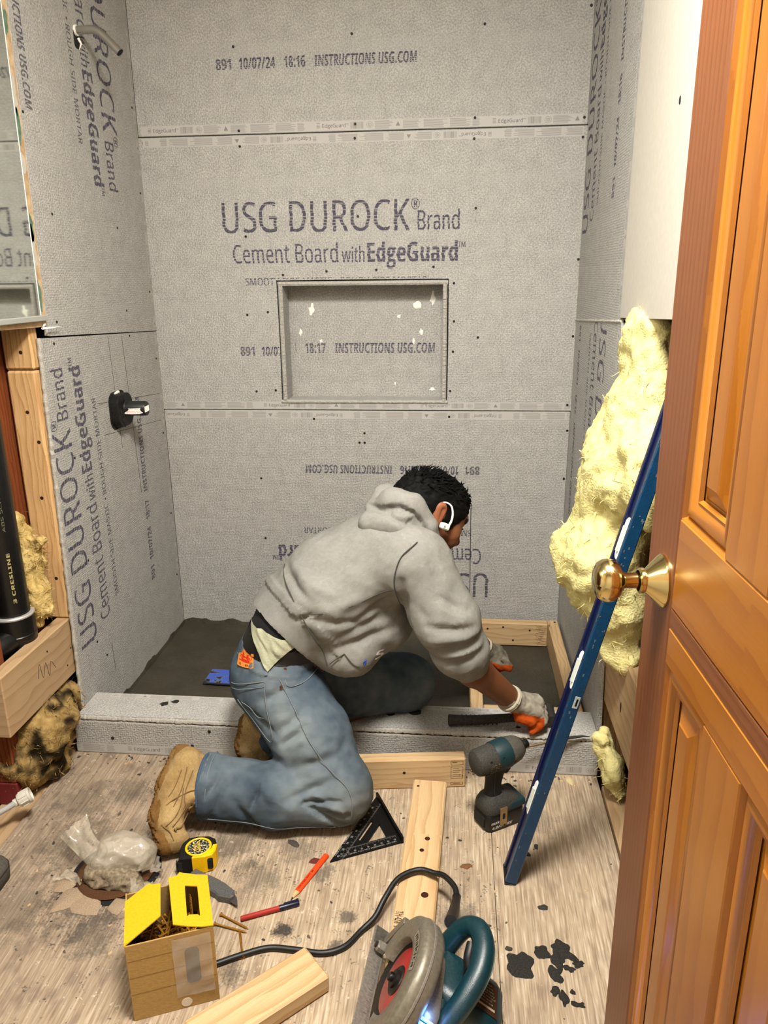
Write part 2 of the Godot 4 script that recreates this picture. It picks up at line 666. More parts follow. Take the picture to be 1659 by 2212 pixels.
# ---------------------------------------------------------------- the stage: camera, sky, lamps, exposure
func _ready() -> void:
	rng.seed = 7
	var cam := Camera3D.new()
	cam.name = "camera"
	add_child(cam)
	cam.fov = 67.38
	cam.near = 0.05
	cam.rotation_order = EULER_ORDER_YXZ
	cam.rotation = Vector3(-0.2975, 0.0964, -0.0112)
	cam.position = Vector3(1.0767, 1.3223, 2.7358)
	cam.current = true
	var we := WorldEnvironment.new()
	we.name = "surroundings"
	var env := Environment.new()
	env.background_mode = Environment.BG_COLOR
	env.background_color = Color(0.02, 0.02, 0.022)
	env.tonemap_mode = Environment.TONE_MAPPER_LINEAR
	env.tonemap_exposure = 1.08
	env.sdfgi_enabled = true
	env.ssao_enabled = true
	env.ssil_enabled = true
	we.environment = env
	add_child(we)
	# a bar of warm bulbs over the mirror on the left wall, and a frosted ceiling light
	lamp(Vector3(0.20, 2.16, 2.02), Vector2(0.62, 0.16), Vector3(0.62, -0.55, -0.62), 0.8, Color(1.0, 0.98, 0.945))
	lamp(Vector3(1.06, 2.40, 1.92), Vector2(0.42, 0.42), Vector3(0.0, -1.0, 0.0), 9.0, Color(1.0, 0.98, 0.945))
	materials()
	setting()
	framing()
	fittings()
	lumber()
	tools()
	floor_tools()
	worker()
	debris()

func lamp(o: Vector3, size: Vector2, way: Vector3, energy: float, col: Color) -> void:
	var l := AreaLight3D.new()
	l.name = "lamp_light"
	l.area_size = size
	l.light_energy = energy
	l.light_color = col
	l.area_range = 9.0
	l.area_attenuation = 2.0
	l.shadow_enabled = true
	add_child(l, true)
	var back := Vector3.UP if absf(way.normalized().y) < 0.95 else Vector3.FORWARD
	l.look_at_from_position(o, o + way, back)
	var t := thing("ceiling_lamp" if way.normalized().y < -0.9 else "mirror_lamp", "frosted white square ceiling lamp over the room" if way.normalized().y < -0.9 else "long frosted white lamp above the mirror on the left wall", "lamp", l.transform)
	var glow := plain(Color(0.9, 0.9, 0.88), 0.6)
	glow.emission_enabled = true
	glow.emission = col
	glow.emission_energy_multiplier = 1.5
	part("diffuser", box(Vector3(size.x, size.y, 0.02), 0.006, 0, Vector2.ZERO, Vector3(0, 0, 0.018)), glow, t)
	part("housing", box(Vector3(size.x + 0.04, size.y + 0.04, 0.03), 0.006, 0, Vector2.ZERO, Vector3(0, 0, 0.045)), plain(Color(0.85, 0.84, 0.82), 0.4), t)

func materials() -> void:
	# cement board: grey cement under a woven scrim
	var n := 512
	var spk := noise(0.11, 3, 3)
	var big := noise(0.012, 9, 3)
	var dots := noise(0.16, 21, 1, FastNoiseLite.TYPE_CELLULAR)
	var ci := Image.create(n, n, false, Image.FORMAT_RGB8)
	var hi := Image.create(n, n, false, Image.FORMAT_RGB8)
	for y in n:
		for x in n:
			# wrap by mixing two shifted samples near the border
			var fx := clampf((x - 448) / 64.0, 0.0, 1.0)
			var fy := clampf((y - 448) / 64.0, 0.0, 1.0)
			var a := spk.get_noise_2d(x, y) * (1 - fx) * (1 - fy) + spk.get_noise_2d(x - n, y) * fx * (1 - fy) + spk.get_noise_2d(x, y - n) * (1 - fx) * fy + spk.get_noise_2d(x - n, y - n) * fx * fy
			var d := dots.get_noise_2d(x, y)
			var b := big.get_noise_2d(x, y) * (1 - fx) * (1 - fy) + big.get_noise_2d(x - n, y) * fx * (1 - fy) + big.get_noise_2d(x, y - n) * (1 - fx) * fy + big.get_noise_2d(x - n, y - n) * fx * fy
			var w := 0.5 + 0.5 * sin(TAU * y / 8.0)
			var v := 0.655 + 0.12 * a + 0.03 * b + 0.012 * (w - 0.5)
			if d < -0.93: v -= 0.13
			ci.set_pixel(x, y, Color(v * 1.0, v * 0.988, v * 0.96))
			var hh := 0.5 + 0.25 * a + 0.10 * w + (0.05 * sin(TAU * x / 8.0)) + (-0.2 if d < -0.93 else 0.0)
			hi.set_pixel(x, y, Color(hh, hh, hh))
	hi.bump_map_to_normal_map(4.2)
	var c := plain(Color.WHITE, 0.9, 0.0, 0.25)
	c.albedo_texture = picture(ci)
	c.normal_enabled = true
	c.normal_texture = picture(hi)
	c.uv1_triplanar = true
	c.uv1_world_triplanar = true
	c.uv1_scale = Vector3.ONE / 0.40
	M.cement = c
	M.cement_edge = rough_mat(Color(0.60, 0.585, 0.55), Color(0.80, 0.785, 0.745), 0.05, 11, 0.12, 0.95, 8.0)
	M.ink = Color(0.31, 0.295, 0.36, 0.82)
	M.dark_gap = plain(Color(0.06, 0.055, 0.05), 0.95)
	M.screw = plain(Color(0.16, 0.15, 0.14), 0.55, 0.6)
	M.white_wall = rough_mat(Color(0.72, 0.70, 0.655), Color(0.75, 0.73, 0.69), 0.05, 31, 0.6, 0.75, 0.0)
	M.paper = rough_mat(Color(0.62, 0.50, 0.36), Color(0.84, 0.74, 0.60), 0.012, 33, 0.35, 0.9, 2.0)
	M.green_paint = rough_mat(Color(0.28, 0.42, 0.36), Color(0.48, 0.56, 0.46), 0.02, 34, 0.3, 0.8, 1.0)
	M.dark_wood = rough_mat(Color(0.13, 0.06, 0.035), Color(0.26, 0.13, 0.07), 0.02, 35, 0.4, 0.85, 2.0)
	M.mortar = rough_mat(Color(0.21, 0.195, 0.16), Color(0.27, 0.25, 0.205), 0.008, 37, 0.7, 0.62, 1.2, 0.35, 0.09)
	M.mortar_dry = rough_mat(Color(0.10, 0.098, 0.09), Color(0.23, 0.22, 0.2), 0.04, 39, 0.08, 0.95, 6.0)
	M.plaster = plain(Color(0.93, 0.92, 0.88), 0.8)
	M.pine = []
	for i in 3:
		var kn := [[[0.33, 0.55, 0.10], [0.55, 0.40, 0.07], [0.8, 0.62, 0.08]], [[0.7, 0.3, 0.06]], [[0.2, 0.7, 0.05]]]
		M.pine.append(wood(picture(wood_img(640, 160, Color(0.765, 0.66, 0.505), Color(0.65, 0.505, 0.335), [4.0, 7.0, 10.0][i], 50 + i * 7, kn[i])), 1.0, 0.13, 0.68))
	M.stud = wood(picture(wood_img(640, 160, Color(0.80, 0.66, 0.47), Color(0.62, 0.45, 0.27), 10.0, 91, [[0.36, 0.5, 0.05], [0.7, 0.4, 0.04]])), 1.0, 0.14, 0.75)
	M.old_stud = wood(picture(wood_img(384, 96, Color(0.50, 0.27, 0.14), Color(0.33, 0.15, 0.07), 8.0, 95)), 0.8, 0.12, 0.7)
	M.block_wood = wood(picture(wood_img(640, 160, Color(0.70, 0.59, 0.45), Color(0.60, 0.48, 0.34), 6.0, 97)), 1.0, 0.2, 0.8)
	M.door_light = wood(picture(wood_img(640, 320, Color(0.60, 0.37, 0.085), Color(0.52, 0.295, 0.055), 8.0, 101, [], 0.3, 0.03)), 1.1, 0.35, 0.33, 0.5)
	M.door_dark = wood(picture(wood_img(640, 192, Color(0.46, 0.275, 0.15), Color(0.36, 0.20, 0.095), 9.0, 105, [], 0.45, 0.02)), 0.9, 0.12, 0.4, 0.45)
	M.door_light.clearcoat_enabled = true
	M.door_light.clearcoat = 0.35
	M.door_light.clearcoat_roughness = 0.22
	# pictures printed on the boards
	var bi := Image.create(1032, 408, false, Image.FORMAT_RGBA8)
	bi.fill(Color(M.ink.r, M.ink.g, M.ink.b, 0.0))
	var s := 1200.0
	var px := func(x: float) -> float: return (x + 0.02) * s
	var py := func(y: float) -> float: return (0.13 - y) * s
	ink(bi, "USG DUROCK", px.call(0.0), py.call(0.0), 0.098 * s, 0.64 * s, M.ink, false, 1.6, 12)
	ink(bi, "®", px.call(0.645), py.call(0.066), 0.034 * s, 0.028 * s, M.ink, false, 1.0, 9)
	ink(bi, "Brand", px.call(0.667), py.call(0.0), 0.062 * s, 0.139 * s, M.ink, false, 1.6, 11)
	ink(bi, "Cement Board", px.call(0.03), py.call(-0.1), 0.062 * s, 0.365 * s, M.ink, false, 1.4, 11)
	ink(bi, "with", px.call(0.408), py.call(-0.1), 0.05 * s, 0.078 * s, M.ink, false, 1.4, 11)
	ink(bi, "EdgeGuard", px.call(0.496), py.call(-0.1), 0.062 * s, 0.305 * s, M.ink, true, 2.0, 11)
	ink(bi, "TM", px.call(0.803), py.call(-0.056), 0.018 * s, 0.024 * s, M.ink)
	ink(bi, "SMOOTH SIDE MASTIC • ROUGH SIDE MORTAR", px.call(0.068), py.call(-0.173), 0.025 * s, 0.632 * s, M.ink, false, 1.0, 9)
	M.brand = paint_mat(picture(bi))
	M.code = {}
	for tm in ["18:15", "18:16", "18:17"]:
		var im := Image.create(816, 72, false, Image.FORMAT_RGBA8)
		im.fill(Color(M.ink.r, M.ink.g, M.ink.b, 0.0))
		ink(im, "891", 8, 56, 42, 62, M.ink, true, 1.2, 7)
		ink(im, "10/07/24", 102, 56, 42, 146, M.ink, true, 1.2, 7)
		ink(im, tm, 284, 56, 42, 84, M.ink, true, 1.2, 7)
		ink(im, "INSTRUCTIONS USG.COM", 406, 56, 42, 400, M.ink, true, 1.2, 7)
		M.code[tm] = paint_mat(picture(im))
	# the strip of small print that runs along a board's edge, one repeat of 0.57 m
	var si := Image.create(1024, 60, false, Image.FORMAT_RGB8)
	si.fill(Color(0.695, 0.685, 0.665))
	var gr := Color(0.48, 0.47, 0.46)
	ink(si, "EdgeGuard", 96, 40, 22, 138, Color(0.42, 0.41, 0.40))
	ink(si, "TM", 236, 24, 6, 14, gr)
	for i in 4: si.fill_rect(Rect2i(62, 14 + i * 8, 20, 3), gr)
	for i in 26:
		si.fill_rect(Rect2i(262 + i * 3, 10, 1 + int(rng.randf() < 0.4), 40), Color(0.5, 0.49, 0.48))
	for k in 2:
		for i in 48:
			var a := TAU * i / 48.0
			si.fill_rect(Rect2i(int(376 + cos(a) * (9 + k * 9)), int(30 + sin(a) * (9 + k * 9)), 2, 2), gr if k == 1 and i % 4 > 1 else Color(0.5, 0.49, 0.48))
	ink(si, "UL", 370, 35, 10, 12, Color(0.48, 0.47, 0.46))
	for i in 26: si.fill_rect(Rect2i(540 - i / 2, 14 + i, i + 1, 1), Color(0.50, 0.49, 0.48))
	for b in [[406, 110], [570, 108], [690, 140], [842, 120], [972, 46]]:
		for i in 8:
			var y := 8 + i * 6
			si.fill_rect(Rect2i(b[0], y, int(b[1] * (0.75 + 0.25 * rng.randf())), 2), gr)
	M.strip = paint_mat(picture(si), 0.6, false)

func screw(parent: Node3D, p: Vector3, nrm: Vector3, r := 0.0042) -> void:
	if not M.has("screw_mesh"):
		M.screw_mesh = lathe([Vector2(0, 0.0016), Vector2(0.0012, 0.0016), Vector2(0.0014, 0.0008), Vector2(0.0036, 0.0012), Vector2(0.0042, 0.0006), Vector2(0.0044, -0.002)].map(func(v): return v) , 12)
		M.pit_mesh = lathe([Vector2(0.0056, 0.0002), Vector2(0.0052, 0.0006), Vector2(0.0044, 0.0003), Vector2(0.0, 0.0003)], 12)
	var up := nrm
	var side := up.cross(Vector3(0.31, 0.77, 0.55)).normalized()
	var xf := Transform3D(Basis(side, up, side.cross(up)).scaled_local(Vector3.ONE * r / 0.0042), p)
	part("screw", M.screw_mesh, M.screw, parent, xf)

func setting() -> void:
	# floor: two plywood sheets meeting in a seam, on a dark void at the left edge
	var fl := tag(Node3D.new(), "", "", "", "structure")
	fl.name = "floor"
	add_child(fl)
	M.floor = floor_mat()
	for r in [[-0.016, 1.1795], [1.181, 1.477]]:
		var st := mb()
		st.set_smooth_group(-1)
		var lo := Vector3(r[0], -0.018, 0.80)
		var hi := Vector3(r[1], 0.0, 3.3)
		var u := func(p: Vector3) -> Vector2: return Vector2((p.x + 0.05) / 1.6, (p.z - 0.8) / 1.6)
		var a := Vector3(lo.x, hi.y, hi.z)
		var b := hi
		var c := Vector3(hi.x, hi.y, lo.z)
		var d := Vector3(lo.x, hi.y, lo.z)
		q4(st, a, b, c, d, u.call(a), u.call(b), u.call(c), u.call(d))
		var dn := Vector3(0, -0.018, 0)
		for e in [[d, a], [b, c], [a, b], [c, d]]:
			q4(st, e[0] + dn, e[1] + dn, e[1], e[0], u.call(e[0] + Vector3(0.011, 0, 0)), u.call(e[1] + Vector3(0.011, 0, 0)), u.call(e[1]), u.call(e[0]))
		part("plywood_sheet", done(st), M.floor, fl)
	part("seam_gap", span(Vector3(1.17, -0.03, 0.80), Vector3(1.19, -0.019, 3.3)), M.dark_gap, fl)
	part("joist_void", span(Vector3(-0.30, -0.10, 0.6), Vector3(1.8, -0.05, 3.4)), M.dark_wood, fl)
	part("sole_plate", span(Vector3(-0.115, -0.05, 0.60), Vector3(-0.026, -0.010, 3.3), 0.003, 2), M.block_wood, fl)
	part("sole_plate", span(Vector3(1.482, -0.05, 0.93), Vector3(1.60, 0.008, 3.3), 0.003, 2), M.block_wood, fl)
	# mortar bed of the shower pan
	var bed := tag(Node3D.new(), "dark grey wet mortar bed inside the shower pan", "mortar bed", "", "structure")
	bed.name = "mortar_bed"
	add_child(bed)
	var nz := noise(6.0, 5, 3)
	var st2 := mb()
	st2.set_smooth_group(1)
	for i in 40:
		for j in 24:
			var g := func(a: int, b: int) -> Vector3:
				var x := W * a / 40.0
				var z := 0.76 * b / 24.0
				var e := minf(minf(x, W - x), z)
				return Vector3(x, -0.006 + 0.0022 * nz.get_noise_2d(x, z) + 0.010 * exp(-e * 45.0), z)
			q4(st2, g.call(i, j + 1), g.call(i + 1, j + 1), g.call(i + 1, j), g.call(i, j))
	part("bed", done(st2), M.mortar, bed)
	part("bed_base", span(Vector3(0, -0.06, 0), Vector3(W, -0.02, 0.78)), M.mortar, bed)
	# mortar smeared up the boards at the corners
	var sm := mb()
	sm.set_smooth_group(-1)
	var run := func(o: Vector3, d: Vector3, nrm: Vector3, len: float, sd: int) -> void:
		var q := noise(5.0, sd, 3)
		var k := 60
		for i in k:
			var f0 := len * i / k
			var f1 := len * (i + 1) / k
			var h0 := 0.014 + 0.03 * maxf(q.get_noise_1d(f0), 0.0)
			var h1 := 0.014 + 0.03 * maxf(q.get_noise_1d(f1), 0.0)
			var a := o + d * f0 + nrm * 0.009
			var b := o + d * f1 + nrm * 0.009
			q4(sm, a, b, o + d * f1 + Vector3(0, h1, 0) + nrm * 0.0015, o + d * f0 + Vector3(0, h0, 0) + nrm * 0.0015)
			q4(sm, o + d * f0 + Vector3(0, h0, 0) + nrm * 0.0015, o + d * f1 + Vector3(0, h1, 0) + nrm * 0.0015, o + d * f1 + Vector3(0, h1, 0), o + d * f0 + Vector3(0, h0, 0))
	run.call(Vector3(0, -0.002, 0), Vector3(1, 0, 0), Vector3(0, 0, 1), 1.1, 77)
	run.call(Vector3(0, -0.002, 0.76), Vector3(0, 0, -1), Vector3(1, 0, 0), 0.76, 78)
	part("smear", done(sm), M.mortar, bed)

	# walls of cement board
	var T := 0.0127
	var wb := wall("wall_back")
	var s1 := 1.7755
	var s2 := 0.862
	var top := part("cement_board", span(Vector3(0, s1 + 0.0015, -T), Vector3(W, 2.45, 0), 0.002), M.cement, wb)
	var mst := mb()
	var nx0 := 0.448
	var nx1 := 1.041
	var ny0 := 0.893
	var ny1 := 1.312
	for b in [[0.0, s2, nx0, s1], [nx1, s2, W, s1], [nx0, s2, nx1, ny0], [nx0, ny1, nx1, s1]]:
		var lo := Vector3(b[0], b[1], -T)
		var hi := Vector3(b[2], b[3], 0)
		if b[1] == s2: lo.y += 0.0018
		if b[3] == s1: hi.y -= 0.0018
		add_box(mst, hi - lo, (lo + hi) * 0.5, 0.0)
	var mid := part("cement_board", done(mst), M.cement, wb)
	var bot := part("cement_board", span(Vector3(0, -0.02, -T), Vector3(W, s2 - 0.0018, 0), 0.002), M.cement, wb)
	part("joint_shadow", span(Vector3(0, -0.02, -0.03), Vector3(0.42, 2.45, -T)), M.dark_gap, wb)
	part("joint_shadow", span(Vector3(1.06, -0.02, -0.03), Vector3(W, 2.45, -T)), M.dark_gap, wb)
	part("joint_shadow", span(Vector3(0.42, 1.34, -0.03), Vector3(1.06, 2.45, -T)), M.dark_gap, wb)
	part("joint_shadow", span(Vector3(0.42, -0.02, -0.03), Vector3(1.06, 0.875, -T)), M.dark_gap, wb)
	# the recess: five cut pieces with raw edges showing
	var nd := 0.092
	part("niche_back", span(Vector3(nx0 - 0.01, ny0 - 0.01, -nd - T), Vector3(nx1 + 0.01, ny1 + 0.01, -nd)), M.cement, wb)
	var e := 0.0150
	for b in [["niche_side", Vector3(nx0 + 0.003, ny0 + 0.002, -nd), Vector3(nx0 + 0.003 + e, ny1 - e, 0.003)], ["niche_side", Vector3(nx1 - 0.003 - e, ny0 + 0.002, -nd), Vector3(nx1 - 0.003, ny1 - e, 0.003)],
			["niche_top", Vector3(nx0 + 0.002, ny1 - 0.003 - e, -nd), Vector3(nx1 - 0.002, ny1 - 0.003, 0.003)], ["niche_sill", Vector3(nx0 - 0.004, ny0 - 0.006, -nd), Vector3(nx1 + 0.004, ny0 + 0.006, 0.004)]]:
		var nb := part(b[0], span(b[1], b[2], 0.0015), M.cement, wb)
		var lo: Vector3 = b[1]
		var hi: Vector3 = b[2]
		part("raw_edge", ragged(Vector3(lo.x, lo.y, hi.z), hi, int(lo.x * 900 + lo.y * 77)), M.cement_edge, nb)
	for q in [[Vector3(nx0 - 0.001, ny0 - 0.004, 0.0), Vector3(nx0 + 0.001, 1.1, 0.0), Vector3(nx0 - 0.001, ny1 + 0.002, 0.0)], [Vector3(nx0, ny1, 0.0), Vector3(0.75, ny1 + 0.001, 0.0), Vector3(nx1, ny1, 0.0)], [Vector3(nx1, ny1, 0.0), Vector3(nx1 + 0.001, 1.1, 0.0), Vector3(nx1, ny0, 0.0)]]:
		part("cut_gap", ragged_line(q, 0.0014, int(q[0].x * 100 + q[2].y * 31), 120), M.dark_gap, wb)
	for p in [[0.462, 1.25, 0.004, 0.02], [0.55, 1.21, 0.010, 0.019], [0.93, 1.225, 0.012, 0.014], [0.985, 1.245, 0.009, 0.022], [0.945, 1.13, 0.007, 0.010], [0.917, 1.10, 0.005, 0.012], [0.865, 1.185, 0.006, 0.008], [0.505, 1.13, 0.006, 0.011], [0.58, 1.10, 0.005, 0.007], [0.85, 0.945, 0.004, 0.005], [0.985, 0.925, 0.010, 0.006]]:
		var sp := blob(p[2], 0.0012, int(p[0] * 1000), 11, 0.4)
		part("plaster_spot", sp, M.plaster, wb, Transform3D(Basis(Vector3.RIGHT, PI / 2).scaled_local(Vector3(1, 1, p[3] / p[2])), Vector3(p[0], p[1], -nd)))
	# printing
	var R := Vector3.RIGHT
	var U := Vector3.UP
	brand(mid, Vector3(0.269, 1.470, 0), R, U, Vector3(0, 0, 1), [[-0.02, 0.86, -0.152, 0.13], [-0.02, 0.168, -0.21, -0.152]])
	brand(wb, Vector3(0.269, 1.470, -nd), R, U, Vector3(0, 0, 1), [[0.20, 0.762, -0.21, -0.165]])
	code(top, "18:16", Vector3(0.275, 1.955, 0), Vector3(1, 0.004, 0), U, Vector3(0, 0, 1), 0.664)
	code(mid, "18:17", Vector3(0.296, 1.044, 0), R, U, Vector3(0, 0, 1), 0.67, 0.0, 0.222)
	code(wb, "18:17", Vector3(0.262, 1.044, -nd), R, U, Vector3(0, 0, 1), 0.74, 0.30, 1.0)
	code(bot, "18:16", Vector3(1.170, 0.670, 0), -R, -U, Vector3(0, 0, 1), 0.655)
	brand(bot, Vector3(1.206, 0.242, 0), -R, -U, Vector3(0, 0, 1), [[-0.02, 0.84, -0.21, 0.12]])
	for sx in [0.0]:
		strip(top, Vector3(0.012, s1 + 0.003, 0), R, U, 1.452, 0.030, 0.02)
		strip(mid, Vector3(1.464, s1 - 0.004, 0), -R, -U, 1.452, 0.028, 0.55)
		strip(mid, Vector3(0.012, s2 + 0.004, 0), R, U, 1.452, 0.026, 0.42)
		strip(bot, Vector3(1.464, s2 - 0.004, 0), -R, -U, 1.452, 0.028, 0.66)
	for p in [[508, 99], [767, 82], [1043, 69], [1277, 42]]: pass
	var dots := [[0.343, 2.032], [0.727, 2.055], [1.143, 2.067], [1.464, 2.105], [0.345, 1.787], [0.732, 1.797], [1.119, 1.805], [1.463, 1.797]]
	for p in dots: screw(top, Vector3(p[0], p[1], 0.0008), Vector3(0, 0, 1))
	dots = [[0.345, 1.740], [0.730, 1.755], [1.118, 1.744], [1.462, 1.74], [0.347, 1.458], [0.735, 1.516], [1.128, 1.535], [1.471, 1.370], [0.470, 1.331], [0.623, 1.341], [0.795, 1.344], [0.990, 1.352], [1.06, 1.298], [1.062, 1.172], [1.06, 1.069], [1.052, 0.932], [0.336, 1.198], [0.410, 1.207], [1.145, 1.117], [1.468, 1.120], [0.353, 0.929], [0.424, 0.933], [1.463, 0.884]]
	for p in dots: screw(mid, Vector3(p[0], p[1], 0.0008), Vector3(0, 0, 1))
	dots = [[0.744, 0.778], [0.725, 0.743], [0.744, 0.743], [0.351, 0.604], [1.468, 0.793], [1.466, 0.617], [0.354, 0.367], [0.56, 0.83], [1.05, 0.84]]
	for p in dots: screw(bot, Vector3(p[0], p[1], 0.0008), Vector3(0, 0, 1))
	var pl := part("pencil_line", tube(curve([Vector3(1.135, 0.5, 0), Vector3(1.137, 0.28, 0), Vector3(1.139, 0.02, 0)], 4), 0.0014, 6), M.dark_gap, bot)

	# left wall: two boards, the lower one reaching further out
	var wl := wall("wall_left")
	var lu := part("cement_board", sheet_yz(-T, 0.0, [Vector2(0.0, 0.8015 - 0.045), Vector2(0.0, 2.45), Vector2(0.722, 2.45), Vector2(0.748, 1.181), Vector2(0.0, 1.1455)]), M.cement, wl)
	var ll := part("cement_board", sheet_yz(-T, 0.0, [Vector2(0.0, -0.02), Vector2(0.0, 1.143), Vector2(0.792, 1.178), Vector2(0.832, 0.123), Vector2(0.74, 0.10), Vector2(0.73, -0.02)]), M.cement, wl)
	part("raw_edge", ragged_line([Vector3(-0.006, 1.178, 0.793), Vector3(-0.006, 0.7, 0.812), Vector3(-0.006, 0.123, 0.833)], 0.0062, 4), M.cement_edge, ll)
	part("raw_edge", ragged_line([Vector3(-0.006, 1.183, 0.749), Vector3(-0.006, 1.8, 0.735), Vector3(-0.006, 2.4, 0.723)], 0.006, 5), M.cement_edge, lu)
	part("joint_shadow", span(Vector3(-0.03, 0.02, 0.0), Vector3(-T, 2.45, 0.72)), M.dark_gap, wl)
	brand(ll, Vector3(0, 0.287, 0.705), U, Vector3(0, 0, 1), Vector3(1, 0, 0), [[-0.02, 0.84, -0.21, 0.12]])
	code(ll, "18:17", Vector3(0, 0.283, 0.222), Vector3(0, 1, -0.03), Vector3(0, 0, 1), Vector3(1, 0, 0), 0.665)
	brand(lu, Vector3(0, 2.392, 0.272), -U, Vector3(0, 0, -1), Vector3(1, 0, 0), [[0.0, 0.84, -0.21, 0.12]])
	code(lu, "18:16", Vector3(0, 2.385, 0.725), -U, Vector3(0, 0, -1), Vector3(1, 0, 0), 0.66)
	strip(lu, Vector3(0, 2.44, 0.003), -U, Vector3(0, 0, 1), 1.28, 0.022, 0.3, Vector3(1, 0, 0))
	strip(ll, Vector3(0, 0.02, 0.027), U, Vector3(0, 0, -1), 1.11, 0.022, 0.1, Vector3(1, 0, 0))
	for p in [[1.478, 0.245], [1.225, 0.24], [1.215, 0.70], [1.72, 0.73], [1.49, 0.65], [1.86, 0.030], [1.60, 0.030], [1.28, 0.030]]: screw(lu, Vector3(0.0008, p[0], p[1]), Vector3(1, 0, 0), 0.0036)
	for p in [[1.145, 0.24], [1.16, 0.73], [0.84, 0.70], [0.53, 0.70], [0.20, 0.66], [0.27, 0.71], [1.05, 0.030], [0.78, 0.030], [0.47, 0.030], [0.22, 0.030]]: screw(ll, Vector3(0.0008, p[0], p[1]), Vector3(1, 0, 0), 0.0036)
	for q in [[Vector3(0.0002, 1.155, 0.40), Vector3(0.0002, 0.80, 0.385)], [Vector3(0.0002, 1.15, 0.30), Vector3(0.0002, 0.62, 0.275)], [Vector3(0.0002, 0.965, 0.52), Vector3(0.0002, 0.925, 0.03)], [Vector3(0.0002, 0.865, 0.5), Vector3(0.0002, 0.83, 0.04)], [Vector3(0.0002, 0.22, 0.62), Vector3(0.0002, 0.12, 0.615)]]:
		part("pencil_line", tube(q, 0.0006, 5), M.dark_gap, ll)

	# right wall: two boards, then white drywall hanging above an open stud bay
	var wr := wall("wall_right")
	var ru := part("cement_board", sheet_yz(W, W + T, [Vector2(0.0, 1.176), Vector2(0.0, 2.45), Vector2(0.736, 2.45), Vector2(0.738, 1.212)]), M.cement, wr)
	var rl := part("cement_board", sheet_yz(W, W + T, [Vector2(0.0, -0.02), Vector2(0.0, 1.172), Vector2(0.755, 1.208), Vector2(0.785, 1.03), Vector2(0.812, 0.348), Vector2(0.85, 0.10), Vector2(0.74, -0.02)]), M.cement, wr)
	part("raw_edge", ragged_line([Vector3(W + 0.001, 1.174, 0.004), Vector3(W + 0.001, 1.192, 0.38), Vector3(W + 0.001, 1.21, 0.75)], 0.0045, 9), M.cement_edge, ru)
	part("joint_shadow", span(Vector3(W + T, -0.02, 0.0), Vector3(W + 0.03, 2.45, 0.72)), M.dark_gap, wr)
	brand(ru, Vector3(W, 1.447, 0.122), U, Vector3(0, 0, -1), Vector3(-1, 0, 0), [[0.0, 0.84, -0.21, 0.11]])
	code(ru, "18:16", Vector3(W, 1.505, 0.545), U, Vector3(0, 0, -1), Vector3(-1, 0, 0), 0.66)
	brand(rl, Vector3(W, 1.222, 0.475), -U, Vector3(0, 0, 1), Vector3(-1, 0, 0), [[0.03, 0.84, -0.21, 0.12]])
	code(rl, "18:15", Vector3(W, 1.17, 0.085), -U, Vector3(0, 0, 1), Vector3(-1, 0, 0), 0.66)
	strip(ru, Vector3(W, 1.22, 0.733), U, Vector3(0, 0, -1), 1.2, 0.026, 0.2, Vector3(-1, 0, 0))
	strip(rl, Vector3(W, 1.19, 0.72), -U, Vector3(0, 0, 1), 0.80, 0.026, 0.5, Vector3(-1, 0, 0))
	var dw := part("drywall", sheet_yz(W - 0.001, W + T, [Vector2(0.7385, 1.219), Vector2(0.7385, 2.45), Vector2(3.3, 2.45), Vector2(3.3, 1.26), Vector2(1.22, 1.24)]), M.white_wall, wr)
	part("screw_hole", lathe([Vector2(0.006, 0), Vector2(0.005, 0.0012), Vector2(0, 0.0008)], 10), M.screw, dw, Transform3D(Basis(Vector3(0, 0, 1), PI / 2).scaled_local(Vector3(1.3, 1, 0.9)), Vector3(W - 0.001, 1.625, 1.128)))
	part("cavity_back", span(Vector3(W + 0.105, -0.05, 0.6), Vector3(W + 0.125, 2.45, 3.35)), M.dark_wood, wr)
	part("drywall", span(Vector3(W, -0.02, 2.3), Vector3(W + T, 1.24, 3.3)), M.white_wall, wr)
	# left wall beyond the alcove: drywall with its cut edge, then the open bay below it
	part("drywall", sheet_yz(-T, 0.0, [Vector2(0.728, 2.45), Vector2(0.752, 1.206), Vector2(1.4, 1.218), Vector2(3.3, 1.218), Vector2(3.3, 2.45)]), M.paper, wl)
	for i in 7:
		var y := 1.28 + i * 0.1 + 0.03 * sin(i * 2.3)
		part("paint_patch", patch_yz(0.0008, y, 0.772 - (y - 1.2) * 0.022, 0.035 + 0.012 * sin(i * 1.7), 0.011, i + 3), [M.green_paint, M.white_wall][i % 2], wl)
	part("drywall", span(Vector3(-T, -0.02, 1.9), Vector3(0, 1.218, 3.3)), M.white_wall, wl)
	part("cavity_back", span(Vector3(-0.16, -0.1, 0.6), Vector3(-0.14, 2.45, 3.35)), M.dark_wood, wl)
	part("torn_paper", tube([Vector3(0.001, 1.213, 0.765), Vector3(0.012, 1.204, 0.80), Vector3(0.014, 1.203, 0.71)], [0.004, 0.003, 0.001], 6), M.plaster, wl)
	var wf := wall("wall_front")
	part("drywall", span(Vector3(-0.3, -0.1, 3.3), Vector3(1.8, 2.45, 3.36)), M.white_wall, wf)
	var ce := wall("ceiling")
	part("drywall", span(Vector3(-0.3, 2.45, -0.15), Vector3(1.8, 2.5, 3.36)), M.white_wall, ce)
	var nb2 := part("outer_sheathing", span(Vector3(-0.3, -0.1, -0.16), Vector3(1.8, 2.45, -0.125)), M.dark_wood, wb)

	# the curb: board on lumber, a crumbled crack along its front edge
	var cb := tag(Node3D.new(), "cement board shower curb with a cracked front edge, spanning the alcove", "shower curb", "", "structure")
	cb.name = "shower_curb"
	add_child(cb)
	var hc := 0.121
	var zf := 0.882
